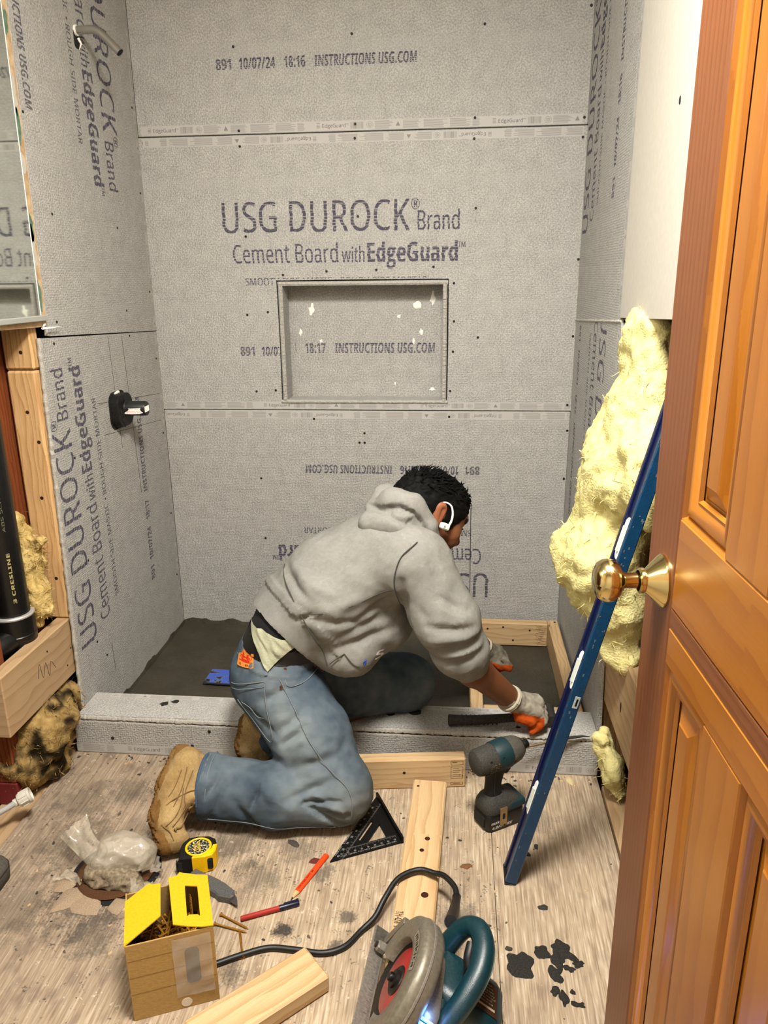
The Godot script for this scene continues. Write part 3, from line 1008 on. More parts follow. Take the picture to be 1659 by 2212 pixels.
	part("core", span(Vector3(0.0, 0.0, 0.765), Vector3(W, hc - 0.014, zf - 0.014), 0.002), M.stud, cb)
	var ct := part("top_board", curb_slab(Vector3(0.0, hc - 0.0127, 0.752), Vector3(W - 0.001, hc, zf - 0.003), 3), M.cement, cb)
	var cf := part("front_board", span(Vector3(-0.012, 0.0, zf - 0.0127), Vector3(W + 0.003, hc - 0.017, zf), 0.002), M.cement, cb)
	part("back_board", span(Vector3(0.0, -0.02, 0.752), Vector3(W, hc - 0.0135, 0.7645), 0.002), M.cement, cb)
	part("crack", span(Vector3(-0.01, hc - 0.0185, zf - 0.016), Vector3(W, hc - 0.0126, zf - 0.0025)), M.dark_gap, cb)
	part("crumbled_edge", ragged_line([Vector3(0.0, hc - 0.008, zf - 0.006), Vector3(0.5, hc - 0.009, zf - 0.006), Vector3(1.0, hc - 0.008, zf - 0.007), Vector3(W, hc - 0.008, zf - 0.006)], 0.0074, 15, 260), M.cement_edge, cb)
	part("crumbled_edge", ragged_line([Vector3(0.0, hc - 0.0185, zf - 0.004), Vector3(0.7, hc - 0.0195, zf - 0.004), Vector3(W, hc - 0.0185, zf - 0.004)], 0.004, 16, 180), M.cement_edge, cb)
	strip(cf, Vector3(-0.012, 0.004, zf), R, U, 1.49, 0.028, -0.21)
	strip(ct, Vector3(0.05, hc, 0.775), R, Vector3(0, 0, -1), 1.38, 0.020, 0.34, U)
	for p in [[0.10, 0.052], [0.336, 0.038], [1.27, 0.055], [0.39, 0.088]]: screw(cf, Vector3(p[0], p[1], zf + 0.0008), Vector3(0, 0, 1), 0.0046)
	for p in [[0.23, 0.80, 0.012], [0.26, 0.785, 0.010], [0.97, 0.79, 0.018], [1.26, 0.845, 0.006], [0.9, 0.80, 0.012]]:
		part("mortar_spot", blob(p[2], 0.0015, int(p[0] * 991), 11, 0.3, 1.3), M.mortar_dry, cb, at(p[0], hc, p[1]))

func wall(called: String) -> Node3D:
	var n := Node3D.new()
	n.name = called
	n.set_meta("kind", "structure")
	add_child(n)
	return n

# a board standing in the yz plane between x0 and x1; outline points are (z, y)
func sheet_yz(x0: float, x1: float, pts: Array) -> ArrayMesh:
	var st := mb()
	# local (x, y, z) = (z, y, -x) in the world
	add_prism(st, PackedVector2Array(pts), -x0, -x1, 0.0, Transform3D(Basis(Vector3(0, 0, 1), Vector3(0, 1, 0), Vector3(-1, 0, 0)), Vector3.ZERO))
	return done(st)

func patch_yz(x: float, y: float, z: float, h: float, w: float, sd: int) -> ArrayMesh:
	var g := RandomNumberGenerator.new()
	g.seed = sd
	var pts := []
	for i in 16:
		var a := TAU * i / 16.0
		pts.append(Vector2(z + cos(a) * w * g.randf_range(0.7, 1.2), y + sin(a) * h * g.randf_range(0.8, 1.3)))
	return sheet_yz(x - 0.0006, x, pts)

# a crumbly ridge along a polyline
func ragged_line(pts: Array, r: float, sd: int, n := 90) -> ArrayMesh:
	var g := noise(0.9, sd, 3)
	var len := 0.0
	for i in pts.size() - 1: len += pts[i].distance_to(pts[i + 1])
	var path := []
	var rad := []
	for i in n + 1:
		var want := len * i / n
		var k := 0
		while k < pts.size() - 2 and want > pts[k].distance_to(pts[k + 1]):
			want -= pts[k].distance_to(pts[k + 1]); k += 1
		var p: Vector3 = pts[k].lerp(pts[k + 1], clampf(want / pts[k].distance_to(pts[k + 1]), 0, 1))
		path.append(p + Vector3(g.get_noise_2d(i, 0), g.get_noise_2d(i, 50), g.get_noise_2d(i, 90)) * r * 0.35)
		rad.append(r * (0.95 + 0.35 * g.get_noise_2d(i, 130)))
	var st := mb()
	add_tube(st, path, rad, 7, 1.0, true, -1)
	return done(st)

# the raw cut face of a strip of board between two corners in the plane z = hi.z
func ragged(lo: Vector3, hi: Vector3, sd: int) -> ArrayMesh:
	var c := (lo + hi) * 0.5
	var s := hi - lo
	if s.x > s.y: return ragged_line([Vector3(lo.x, c.y, hi.z - 0.003), Vector3(c.x, c.y, hi.z - 0.003), Vector3(hi.x, c.y, hi.z - 0.003)], s.y * 0.48, sd, 110)
	return ragged_line([Vector3(c.x, lo.y, hi.z - 0.003), c + Vector3(0, 0, -0.003), Vector3(c.x, hi.y, hi.z - 0.003)], s.x * 0.48, sd, 90)

func curb_slab(lo: Vector3, hi: Vector3, sd: int) -> ArrayMesh:
	var g := noise(4.0, sd, 3)
	var st := mb()
	st.set_smooth_group(-1)
	var n := 80
	for i in n:
		var x0 := lerpf(lo.x, hi.x, float(i) / n)
		var x1 := lerpf(lo.x, hi.x, float(i + 1) / n)
		var z0 := hi.z - 0.004 + 0.004 * g.get_noise_1d(x0)
		var z1 := hi.z - 0.004 + 0.004 * g.get_noise_1d(x1)
		q4(st, Vector3(x0, hi.y, z0), Vector3(x1, hi.y, z1), Vector3(x1, hi.y, lo.z), Vector3(x0, hi.y, lo.z))
		q4(st, Vector3(x0, lo.y, z0), Vector3(x1, lo.y, z1), Vector3(x1, hi.y, z1), Vector3(x0, hi.y, z0))
		q4(st, Vector3(x1, lo.y, lo.z), Vector3(x0, lo.y, lo.z), Vector3(x0, hi.y, lo.z), Vector3(x1, hi.y, lo.z))
		q4(st, Vector3(x0, lo.y, lo.z), Vector3(x1, lo.y, lo.z), Vector3(x1, lo.y, z1), Vector3(x0, lo.y, z0))
	return done(st)

# the maker's block of lettering; o is the baseline start, parts are windows [x0, x1, y0, y1] of it that this board shows
func brand(parent: Node3D, o: Vector3, r: Vector3, u: Vector3, nrm: Vector3, parts: Array) -> void:
	for w in parts:
		var p: Vector3 = o + r * w[0] + u * w[2] + nrm * 0.0004
		part("lettering", sheet(p, r * (w[1] - w[0]), u * (w[3] - w[2]), Rect2((w[0] + 0.02) / 0.86, (0.13 - w[3]) / 0.34, (w[1] - w[0]) / 0.86, (w[3] - w[2]) / 0.34)), M.brand, parent)

func code(parent: Node3D, which: String, o: Vector3, r: Vector3, u: Vector3, nrm: Vector3, len: float, f0 := 0.0, f1 := 1.0) -> void:
	part("lettering", sheet(o + r * len * f0 + nrm * 0.0004, r * len * (f1 - f0), u * len * 72.0 / 816.0 * 0.92, Rect2(f0, 0, f1 - f0, 1)), M.code[which], parent)

func strip(parent: Node3D, o: Vector3, r: Vector3, u: Vector3, len: float, h: float, phase: float, nrm := Vector3(0, 0, 1)) -> void:
	part("edge_strip", sheet(o + nrm * 0.0003, r * len, u * h, Rect2(phase, 0, len / 0.57, 1)), M.strip, parent)

func floor_mat() -> StandardMaterial3D:
	var n := 1536
	var img := Image.create(n, n, false, Image.FORMAT_RGB8)
	var a := noise(0.010, 61, 4)
	var b := noise(0.03, 63, 4)
	var g := noise(0.05, 65, 3)
	var sp := noise(0.035, 67, 4)
	var fine := noise(0.22, 69, 2)
	var marks := [[0.728, 1.470, 0.022, 0.9], [0.64, 1.33, 0.05, 0.35], [0.60, 1.29, 0.03, 0.4], [0.79, 1.30, 0.03, 0.45], [0.86, 1.42, 0.02, 0.6], [0.655, 1.58, 0.025, 0.5], [0.85, 1.50, 0.018, 0.6], [0.22, 1.05, 0.06, 0.32], [0.30, 1.02, 0.05, 0.35], [0.38, 1.15, 0.07, 0.35], [0.10, 1.10, 0.07, 0.28], [0.18, 1.25, 0.10, 0.35], [0.28, 1.42, 0.10, 0.4], [0.33, 1.50, 0.07, 0.42], [0.12, 1.45, 0.10, 0.25], [1.02, 1.15, 0.04, 0.3], [1.08, 1.33, 0.04, 0.25], [1.10, 1.42, 0.06, 0.35], [1.30, 1.08, 0.05, 0.22], [0.55, 1.22, 0.06, 0.38], [0.50, 1.40, 0.04, 0.3], [1.03, 1.50, 0.05, 0.3], [0.70, 1.22, 0.05, 0.3]]
	var g2 := noise(0.11, 71, 2)
	for iy in n:
		var y := iy * 1024.0 / n
		var wz := 0.8 + 1.6 * iy / n
		for ix in n:
			var x := ix * 1024.0 / n
			var wx := -0.05 + 1.6 * ix / n
			var grain := g.get_noise_2d(x * 3.2, y * 0.22)
			var low := a.get_noise_2d(x, y * 0.6)
			var v := 0.5 + 0.5 * low
			var c := Color(0.595, 0.525, 0.44).lerp(Color(0.685, 0.61, 0.51), clampf(v * 1.2 - 0.1, 0, 1))
			c = c.lerp(Color(0.50, 0.425, 0.35), clampf(grain * 0.6, 0.0, 0.4))
			if grain < -0.22: c = c.lerp(Color(0.76, 0.71, 0.63), clampf((-grain - 0.25) * 1.3, 0, 0.5))
			var fl := g2.get_noise_2d(x * 2.6, y * 0.11)
			if fl > 0.22: c = c.lerp(Color(0.43, 0.36, 0.29), clampf((fl - 0.22) * 1.6, 0, 0.40))
			elif fl < -0.26: c = c.lerp(Color(0.80, 0.755, 0.675), clampf((-fl - 0.26) * 1.8, 0, 0.45))
			var dirt := b.get_noise_2d(x * 0.8 + 400, y * 0.5)
			var left := clampf(1.0 - (wx - 0.05) * 1.6, 0.0, 1.0)
			c = c.lerp(Color(0.36, 0.31, 0.27), clampf((dirt - 0.08) * 1.3, 0, 0.5) * (0.35 + 0.65 * left))
			c = c.lerp(Color(0.47, 0.41, 0.36), 0.30 * left)
			var dd := sp.get_noise_2d(x, y) * 0.9 + fine.get_noise_2d(x, y) * 0.5
			if wx < 1.19:
				c = c.lerp(Color(0.24, 0.22, 0.2), clampf((dd - 0.50) * 3.0, 0, 0.6))
				if dd < -0.62: c = c.lerp(Color(0.82, 0.78, 0.70), 0.6)
			for m in marks:
				var ex: float = wx - m[0]
				var ez: float = wz - m[1]
				if absf(ex) < m[2] * 1.6 and absf(ez) < m[2] * 1.6:
					var q: float = sqrt(ex * ex + ez * ez) / m[2] + dd * 0.9
					c = c.lerp(Color(0.22, 0.205, 0.19), clampf((1.1 - q) * 1.4, 0, 1) * m[3])
			img.set_pixel(ix, iy, c)
	var m := plain(Color.WHITE, 0.85, 0.0, 0.25)
	m.albedo_texture = picture(img)
	var hm := Image.create(512, 512, false, Image.FORMAT_RGB8)
	for y in 512:
		for x in 512:
			var h := 0.5 + 0.4 * g.get_noise_2d(x * 4.0, y * 0.35)
			hm.set_pixel(x, y, Color(h, h, h))
	hm.bump_map_to_normal_map(1.6)
	m.normal_enabled = true
	m.normal_texture = picture(hm)
	m.normal_scale = 0.8
	return m

# ---------------------------------------------------------------- open framing, insulation
func fluff(called: String, label: String, bones: Array, lo: Color, hi: Color, sd: int, cell := 0.011, hair := 260, dark := 0.0) -> void:
	var t := thing(called, label, "insulation", Transform3D(), "")
	var n1 := noise(9.0, sd, 3)
	var n2 := noise(38.0, sd + 1, 3)
	var n3 := noise(95.0, sd + 2, 2)
	var blot := noise(11.0, sd + 3, 3)
	field(bones, 0.03, cell)
	var relief := func(p: Vector3, n: Vector3) -> float:
		var w := p + n * 0.02
		return 0.020 * n1.get_noise_3d(w.x, w.y * 1.2, w.z) + 0.004 * n2.get_noise_3d(p.x, p.y * 0.8, p.z) + 0.0025 * n3.get_noise_3d(p.x, p.y * 0.5, p.z)
	var tint := func(p: Vector3, n: Vector3) -> Color:
		var v := 0.62 + 0.45 * n2.get_noise_3d(p.x + 3.0, p.y * 0.7, p.z) + 0.3 * n3.get_noise_3d(p.x, p.y * 0.4, p.z)
		var c := lo.lerp(hi, clampf(v, 0, 1))
		if dark > 0.0:
			c = c.lerp(Color(0.11, 0.095, 0.075), clampf((blot.get_noise_3d(p.x, p.y, p.z) + 0.05) * 3.2, 0, 1) * dark)
		return c.srgb_to_linear()
	if not M.has("fluff"):
		var m := plain(Color.WHITE, 1.0, 0.0, 0.1)
		m.vertex_color_use_as_albedo = true
		m.normal_enabled = true
		m.normal_texture = noise_tex(0.06, 401, 512, Color.BLACK, Color.WHITE, 5, 5.0)
		m.uv1_triplanar = true
		m.uv1_world_triplanar = true
		m.uv1_scale = Vector3.ONE / 0.22
		m.backlight_enabled = true
		m.backlight = Color(0.25, 0.22, 0.10)
		M.fluff = m
	var body := part("wool", skin(relief, tint), M.fluff, t)
	# loose glass fibres standing off the surface
	var g := RandomNumberGenerator.new()
	g.seed = sd
	var st := mb()
	st.set_smooth_group(-1)
	for i in hair:
		var b: Array = bones[g.randi() % bones.size()]
		var d := Vector3(g.randfn(), g.randfn(), g.randfn()).normalized()
		var s: float = b[4] if b.size() > 4 else 1.0
		var c: Vector3 = b[0].lerp(b[1], g.randf())
		var p := hit(c + d * Vector3(0.3, 0.3, 0.3 * s), -d, 0.4)
		if field_at(p) > 0.002: continue
		var side := d.cross(Vector3(g.randfn(), g.randfn(), g.randfn())).normalized()
		var l := g.randf_range(0.010, 0.026)
		var w := d.cross(side).normalized() * g.randf_range(0.0006, 0.0016)
		var m1 := p + (d * 0.55 + side * 0.5) * l
		var m2 := p + (d * 0.6 + side * 1.3) * l
		var col := lo.lerp(hi, g.randf()).srgb_to_linear()
		st.set_color(col)
		q4(st, p - w - d * 0.004, p + w - d * 0.004, m1 + w * 0.7, m1 - w * 0.7)
		t3(st, m1 - w * 0.7, m1 + w * 0.7, m2)
	var f := part("loose_fibres", done(st), M.fluff, t)
	f.set_meta("kind", "stuff")

func framing() -> void:
	var old = M.old_stud
	# left side: a stud in the opening, a block above, a wide board across it, an old stud and plate
	var s := thing("wall_stud", "pale knotty wall stud between the black pipe and the lower left cement board", "stud")
	part("lumber", span(Vector3(-0.094, 0.397, 0.782), Vector3(-0.0135, 1.098, 0.820), 0.006, 1), M.stud, s)
	for p in [[-0.05, 0.99], [-0.03, 0.91], [-0.045, 0.755], [-0.037, 0.52]]:
		part("knot", lathe([Vector2(0.006, 0), Vector2(0.005, 0.0006), Vector2(0, 0.0006)], 10), M.dark_wood, s, Transform3D(Basis(Vector3.RIGHT, PI / 2), Vector3(p[0], p[1], 0.8195)))
	var h := thing("stud_block", "short pale stud block with a knot just under the mirror ledge", "stud")
	part("lumber", span(Vector3(-0.094, 1.1005, 0.782), Vector3(-0.0135, 1.225, 0.819), 0.005, 1), M.stud, h)
	part("knot", lathe([Vector2(0.006, 0), Vector2(0.005, 0.0006), Vector2(0, 0.0006)], 10), M.dark_wood, h, Transform3D(Basis(Vector3.RIGHT, PI / 2), Vector3(-0.045, 1.145, 0.8185)))
	var b := thing("cross_board", "wide horizontal board with pencil scribble below the black pipe", "board")
	part("lumber", span(Vector3(-0.058, 0.228, 0.783), Vector3(-0.018, 0.397, 1.162), 0.003, 2), M.block_wood, b)
	part("scribble", tube(curve([Vector3(-0.0178, 0.31, 1.01), Vector3(-0.0178, 0.345, 0.995), Vector3(-0.0178, 0.30, 0.985), Vector3(-0.0178, 0.335, 0.965), Vector3(-0.0178, 0.29, 0.955), Vector3(-0.0178, 0.325, 0.94), Vector3(-0.0178, 0.295, 0.92)], 4), 0.0007, 5), M.dark_gap, b)
	for p in [[0.31, 0.83], [0.36, 0.95], [0.27, 0.86]]: part("nail_head", lathe([Vector2(0.003, 0), Vector2(0.0028, 0.0008), Vector2(0, 0.001)], 10), M.screw, b, Transform3D(Basis(Vector3.BACK, -PI / 2), Vector3(-0.0182, p[0], p[1])))
	var o := thing("old_stud", "reddish brown old stud at the left edge with a red painted foot", "stud")
	part("lumber", span(Vector3(-0.138, 0.058, 1.075), Vector3(-0.0590, 1.21, 1.113), 0.003, 1), old, o)
	part("foot", span(Vector3(-0.1385, -0.010, 1.074), Vector3(-0.0585, 0.0575, 1.114), 0.003, 1), plain(Color(0.42, 0.10, 0.09), 0.7), o, Transform3D(), "red painted foot of the stud")
	var d := thing("old_stud", "dark stud deep in the wall bay behind the black pipe", "stud")
	part("lumber", span(Vector3(-0.138, 0.02, 0.775), Vector3(-0.102, 1.21, 0.862), 0.003, 1), old, d)
	var rs := thing("wall_stud", "narrow pale stud edge between the right cement board and the yellow insulation", "stud")
	part("lumber", span(Vector3(W + 0.0135, 0.012, 0.776), Vector3(W + 0.10, 1.214, 0.812), 0.003, 1), M.stud, rs)
	var rb := thing("cross_board", "pale knotty horizontal board low in the right wall behind the door edge", "board")
	part("lumber", span(Vector3(1.492, 0.205, 0.813), Vector3(1.53, 0.43, 1.33), 0.003, 2), M.block_wood, rb)
	part("knot", lathe([Vector2(0.010, 0), Vector2(0.008, 0.0008), Vector2(0, 0.0005)], 12), M.dark_wood, rb, Transform3D(Basis(Vector3.BACK, PI / 2).scaled_local(Vector3(1.5, 1, 0.6)), Vector3(1.4918, 0.30, 1.02)))
	var r2 := thing("old_stud", "reddish stud behind the door edge beside the yellow insulation", "stud")
	part("lumber", span(Vector3(W + 0.008, 0.012, 1.335), Vector3(W + 0.10, 1.235, 1.372), 0.003, 1), old, r2)
	# insulation
	var y0 := Color(0.78, 0.72, 0.45)
	var y1 := Color(0.88, 0.85, 0.62)
	fluff("insulation_batt", "bright yellow fibreglass batt bulging out of the right wall behind the blue level", [[Vector3(1.502, 1.196, 0.95), Vector3(1.509, 1.094, 0.95), 0.055, 0.06, 2.0], [Vector3(1.509, 1.094, 0.95), Vector3(1.506, 1.011, 0.95), 0.06, 0.09, 1.8], [Vector3(1.506, 1.011, 0.95), Vector3(1.490, 0.891, 0.95), 0.09, 0.115, 1.6], [Vector3(1.468, 0.886, 0.93), Vector3(1.467, 0.829, 0.93), 0.085, 0.09, 1.5], [Vector3(1.463, 0.748, 0.93), Vector3(1.436, 0.664, 0.93), 0.095, 0.105, 1.4], [Vector3(1.373, 0.670, 0.90), Vector3(1.391, 0.631, 0.91), 0.045, 0.06, 1.2], [Vector3(1.436, 0.664, 0.93), Vector3(1.472, 0.576, 0.95), 0.1, 0.08, 1.4], [Vector3(1.472, 0.576, 0.95), Vector3(1.501, 0.437, 0.97), 0.085, 0.05, 1.4], [Vector3(1.501, 0.437, 0.97), Vector3(1.519, 0.386, 0.97), 0.055, 0.03, 1.3], [Vector3(1.401, 0.553, 0.93), Vector3(1.418, 0.518, 0.93), 0.02, 0.014], [Vector3(1.474, 0.942, 1.12), Vector3(1.485, 0.84, 1.15), 0.05, 0.04, 1.3]], y0, y1, 501, 0.0095, 700)
	fluff("insulation_scrap", "small yellow insulation scrap drooping below the right wall's board", [[Vector3(1.472, 0.165, 0.95), Vector3(1.496, 0.085, 0.975), 0.024, 0.027, 1.5], [Vector3(1.496, 0.085, 0.975), Vector3(1.518, 0.035, 1.0), 0.027, 0.014, 1.5]], y0, y1, 511, 0.007, 120)
	fluff("insulation_batt", "dirty brown insulation batt blackened in places, under the left cross board", [[Vector3(-0.045, 0.178, 0.90), Vector3(-0.040, 0.150, 0.98), 0.048, 0.068, 1.3], [Vector3(-0.040, 0.145, 0.98), Vector3(-0.060, 0.070, 1.0), 0.078, 0.078, 1.3], [Vector3(-0.060, 0.070, 1.0), Vector3(-0.025, 0.025, 0.97), 0.06, 0.03, 1.2], [Vector3(-0.074, 0.117, 1.05), Vector3(-0.085, 0.035, 1.05), 0.05, 0.035, 1.2], [Vector3(-0.037, 0.164, 0.84), Vector3(-0.033, 0.071, 0.84), 0.03, 0.03]], Color(0.46, 0.36, 0.20), Color(0.68, 0.58, 0.38), 521, 0.008, 420, 0.9)
	fluff("insulation_tuft", "tan insulation tuft curling beside the black pipe against the left stud", [[Vector3(-0.105, 0.695, 0.87), Vector3(-0.086, 0.602, 0.87), 0.028, 0.036], [Vector3(-0.080, 0.606, 0.875), Vector3(-0.073, 0.50, 0.88), 0.036, 0.034], [Vector3(-0.073, 0.50, 0.88), Vector3(-0.080, 0.425, 0.885), 0.033, 0.026], [Vector3(-0.055, 0.60, 0.885), Vector3(-0.025, 0.655, 0.89), 0.018, 0.016], [Vector3(-0.06, 0.47, 0.89), Vector3(-0.04, 0.45, 0.89), 0.02, 0.016]], Color(0.58, 0.46, 0.24), Color(0.86, 0.77, 0.52), 531, 0.006, 260)

func fittings() -> void:
	var abs_black := rough_mat(Color(0.025, 0.025, 0.027), Color(0.06, 0.058, 0.055), 0.02, 601, 0.3, 0.38, 0.6, 0.5)
	var p := thing("vent_pipe", "black plastic vent pipe with a silver ringed coupling in the open left wall", "pipe", at(-0.098, 0.0, 0.953))
	part("pipe", lathe([Vector2(0.0, 0.40), Vector2(0.046, 0.40), Vector2(0.046, 1.232), Vector2(0, 1.232)], 32), abs_black, p)
	part("coupling", lathe([Vector2(0.046, 0.352), Vector2(0.064, 0.352), Vector2(0.065, 0.362), Vector2(0.055, 0.374), Vector2(0.0545, 0.412), Vector2(0.056, 0.414), Vector2(0.056, 0.418), Vector2(0.0545, 0.42), Vector2(0.0545, 0.468), Vector2(0.046, 0.470)], 32), abs_black, p)
	part("ring", lathe([Vector2(0.046, 0.469), Vector2(0.0552, 0.469), Vector2(0.0562, 0.473), Vector2(0.0540, 0.4765), Vector2(0.046, 0.4765)], 32), plain(Color(0.72, 0.71, 0.69), 0.4, 0.3), p, Transform3D(), "silver ring")
	part("branch", tube([Vector3(0, 0.405, 0.02), Vector3(-0.005, 0.405, 0.075), Vector3(-0.01, 0.40, 0.10)], [0.036, 0.036, 0.03], 20), abs_black, p)
	part("pipe_stub", lathe([Vector2(0.0, 0.0), Vector2(0.05, 0.0), Vector2(0.05, 0.352), Vector2(0, 0.352)], 28), abs_black, p)
	var pt := Image.create(700, 40, false, Image.FORMAT_RGBA8)
	pt.fill(Color(0.7, 0.66, 0.42, 0.0))
	ink(pt, "3 CRESLINE", 6, 29, 17, 180, Color(0.66, 0.62, 0.42, 0.9), true)
	ink(pt, "ABS SCH 40 DWV ASTM D 2661", 260, 29, 14, 420, Color(0.5, 0.5, 0.42, 0.55))
	var st := mb()
	st.set_smooth_group(1)
	for i in 6:
		var a0 := 0.52 + 0.07 * i
		var a1 := a0 + 0.07
		var r := 0.0463
		var u0 := 1.0 - i / 6.0
		var u1 := 1.0 - (i + 1) / 6.0
		q4(st, Vector3(cos(a1) * r, 0.51, sin(a1) * r), Vector3(cos(a0) * r, 0.51, sin(a0) * r), Vector3(cos(a0) * r, 1.05, sin(a0) * r), Vector3(cos(a1) * r, 1.05, sin(a1) * r), Vector2(0, u1), Vector2(0, u0), Vector2(1, u0), Vector2(1, u1))
	part("lettering", done(st), paint_mat(picture(pt)), p)

	# mixing valve: a rounded black plate with its barrel and a paper tag
	var v := thing("shower_valve", "black shower valve with a white paper tag on the left cement board", "valve", Transform3D(Basis(Vector3(0, 0, -1), Vector3(0, 1, 0), Vector3(1, 0, 0)), Vector3(0.0, 0.925, 0.385)))
	var dark := rough_mat(Color(0.05, 0.05, 0.048), Color(0.15, 0.145, 0.135), 0.03, 611, 0.1, 0.5, 1.0)
	part("hole", prism(rrect(0.128, 0.118, 0.034), 0.0, 0.0012, 0.0), M.dark_gap, v)
	part("plate", prism(rrect(0.115, 0.104, 0.034), 0.0, 0.026, 0.003), dark, v)
	for s in [Vector2(-0.036, 0.0), Vector2(0.0, 0.036), Vector2(-0.024, -0.03)]: part("port", lathe([Vector2(0.0085, 0), Vector2(0.0085, 0.0012), Vector2(0.006, 0.0015), Vector2(0.0, 0.0008)], 14), M.dark_gap, v, Transform3D(Basis(Vector3.RIGHT, PI / 2), Vector3(s.x, s.y, 0.026)))
	part("slot", box(Vector3(0.004, 0.05, 0.002), 0.0005), M.dark_gap, v, at(-0.018, -0.028, 0.0265))
	part("barrel", lathe([Vector2(0.025, 0.0), Vector2(0.025, 0.004), Vector2(0.0235, 0.006), Vector2(0.0235, 0.066), Vector2(0.022, 0.070), Vector2(0.0, 0.070)], 24), plain(Color(0.10, 0.105, 0.10), 0.42), v, Transform3D(Basis(Vector3.RIGHT, PI / 2), Vector3(0.004, 0.004, 0.024)))
	var tg := Image.create(160, 48, false, Image.FORMAT_RGB8)
	tg.fill(Color(0.92, 0.89, 0.86))
	for i in 3:
		ink(tg, ["Turn off water", "Remove before use", "Do not discard"][i], 14, 14 + i * 13, 7, 110, Color(0.80, 0.42, 0.40))
	var ts := mb()
	ts.set_smooth_group(1)
	var tp := [Vector3(-0.017, 0.0, 0.028), Vector3(-0.0205, 0, 0.05), Vector3(-0.0205, 0.001, 0.078), Vector3(-0.013, 0.006, 0.098), Vector3(-0.003, 0.010, 0.104)]
	for i in 4:
		var a: Vector3 = tp[i] + Vector3(0, -0.011, 0)
		var b: Vector3 = tp[i + 1] + Vector3(0, -0.011, 0)
		var up := Vector3(0, 0.018, 0)
		q4(ts, a, b, b + up, a + up, Vector2(i / 4.0, 1), Vector2((i + 1) / 4.0, 1), Vector2((i + 1) / 4.0, 0), Vector2(i / 4.0, 0))
	part("paper_tag", done(ts), paint_mat(picture(tg), 0.8, false), v, Transform3D(), "white tag with small red print")
	part("caulk", tube([Vector3(-0.02, 0.054, 0.004), Vector3(0.0, 0.056, 0.006), Vector3(0.012, 0.054, 0.004)], [0.003, 0.006, 0.003], 6), M.plaster, v)

	var arm := thing("shower_spout", "bare bent metal shower arm sticking out of the upper left cement board", "pipe", at(0.0, 1.987, 0.386))
	var steel := plain(Color(0.72, 0.71, 0.68), 0.28, 0.9)
	part("pipe", tube(curve([Vector3(-0.01, 0, 0), Vector3(0.045, 0, 0.004), Vector3(0.068, -0.006, 0.006), Vector3(0.092, -0.026, 0.008), Vector3(0.128, -0.062, 0.012)], 6), 0.0108, 18, 1.0, false), steel, arm)
	part("bore", tube([Vector3(0.118, -0.052, 0.0115), Vector3(0.1275, -0.0615, 0.012)], 0.0092, 16), M.dark_gap, arm)
	part("collar", tube([Vector3(-0.005, 0, 0), Vector3(0.006, 0.0, 0.0)], 0.014, 16), M.plaster, arm)
	part("hole", prism(rrect(0.03, 0.05, 0.012), 0.0, 0.001), M.dark_gap, arm, Transform3D(Basis(Vector3(0, 0, -1), Vector3(0, 1, 0), Vector3(1, 0, 0)), Vector3(0.0002, -0.02, 0)))
	part("caulk", tube([Vector3(0.004, -0.018, -0.005), Vector3(0.010, -0.032, -0.006), Vector3(0.003, -0.046, -0.006)], [0.004, 0.003, 0.001], 6), M.plaster, arm)

	var mi := thing("wall_mirror", "wide mirror in a pale metal ledge on the left wall, reflecting the back boards", "mirror")
	var glass := plain(Color(0.90, 0.92, 0.90), 0.04, 1.0)
	part("glass", sheet_yz(0.0005, 0.006, [Vector2(0.787, 1.234), Vector2(0.765, 2.40), Vector2(2.3, 2.40), Vector2(2.3, 1.234)]), glass, mi)
	part("edge_bead", tube([Vector3(0.004, 1.236, 0.7865), Vector3(0.004, 2.40, 0.7645)], 0.0030, 8), plain(Color(0.85, 0.87, 0.83), 0.3), mi)
	part("ledge", span(Vector3(0.0005, 1.222, 0.765), Vector3(0.013, 1.2355, 2.31), 0.0015, 2), plain(Color(0.75, 0.76, 0.73), 0.35, 0.5), mi, Transform3D(), "pale metal ledge")

	door()

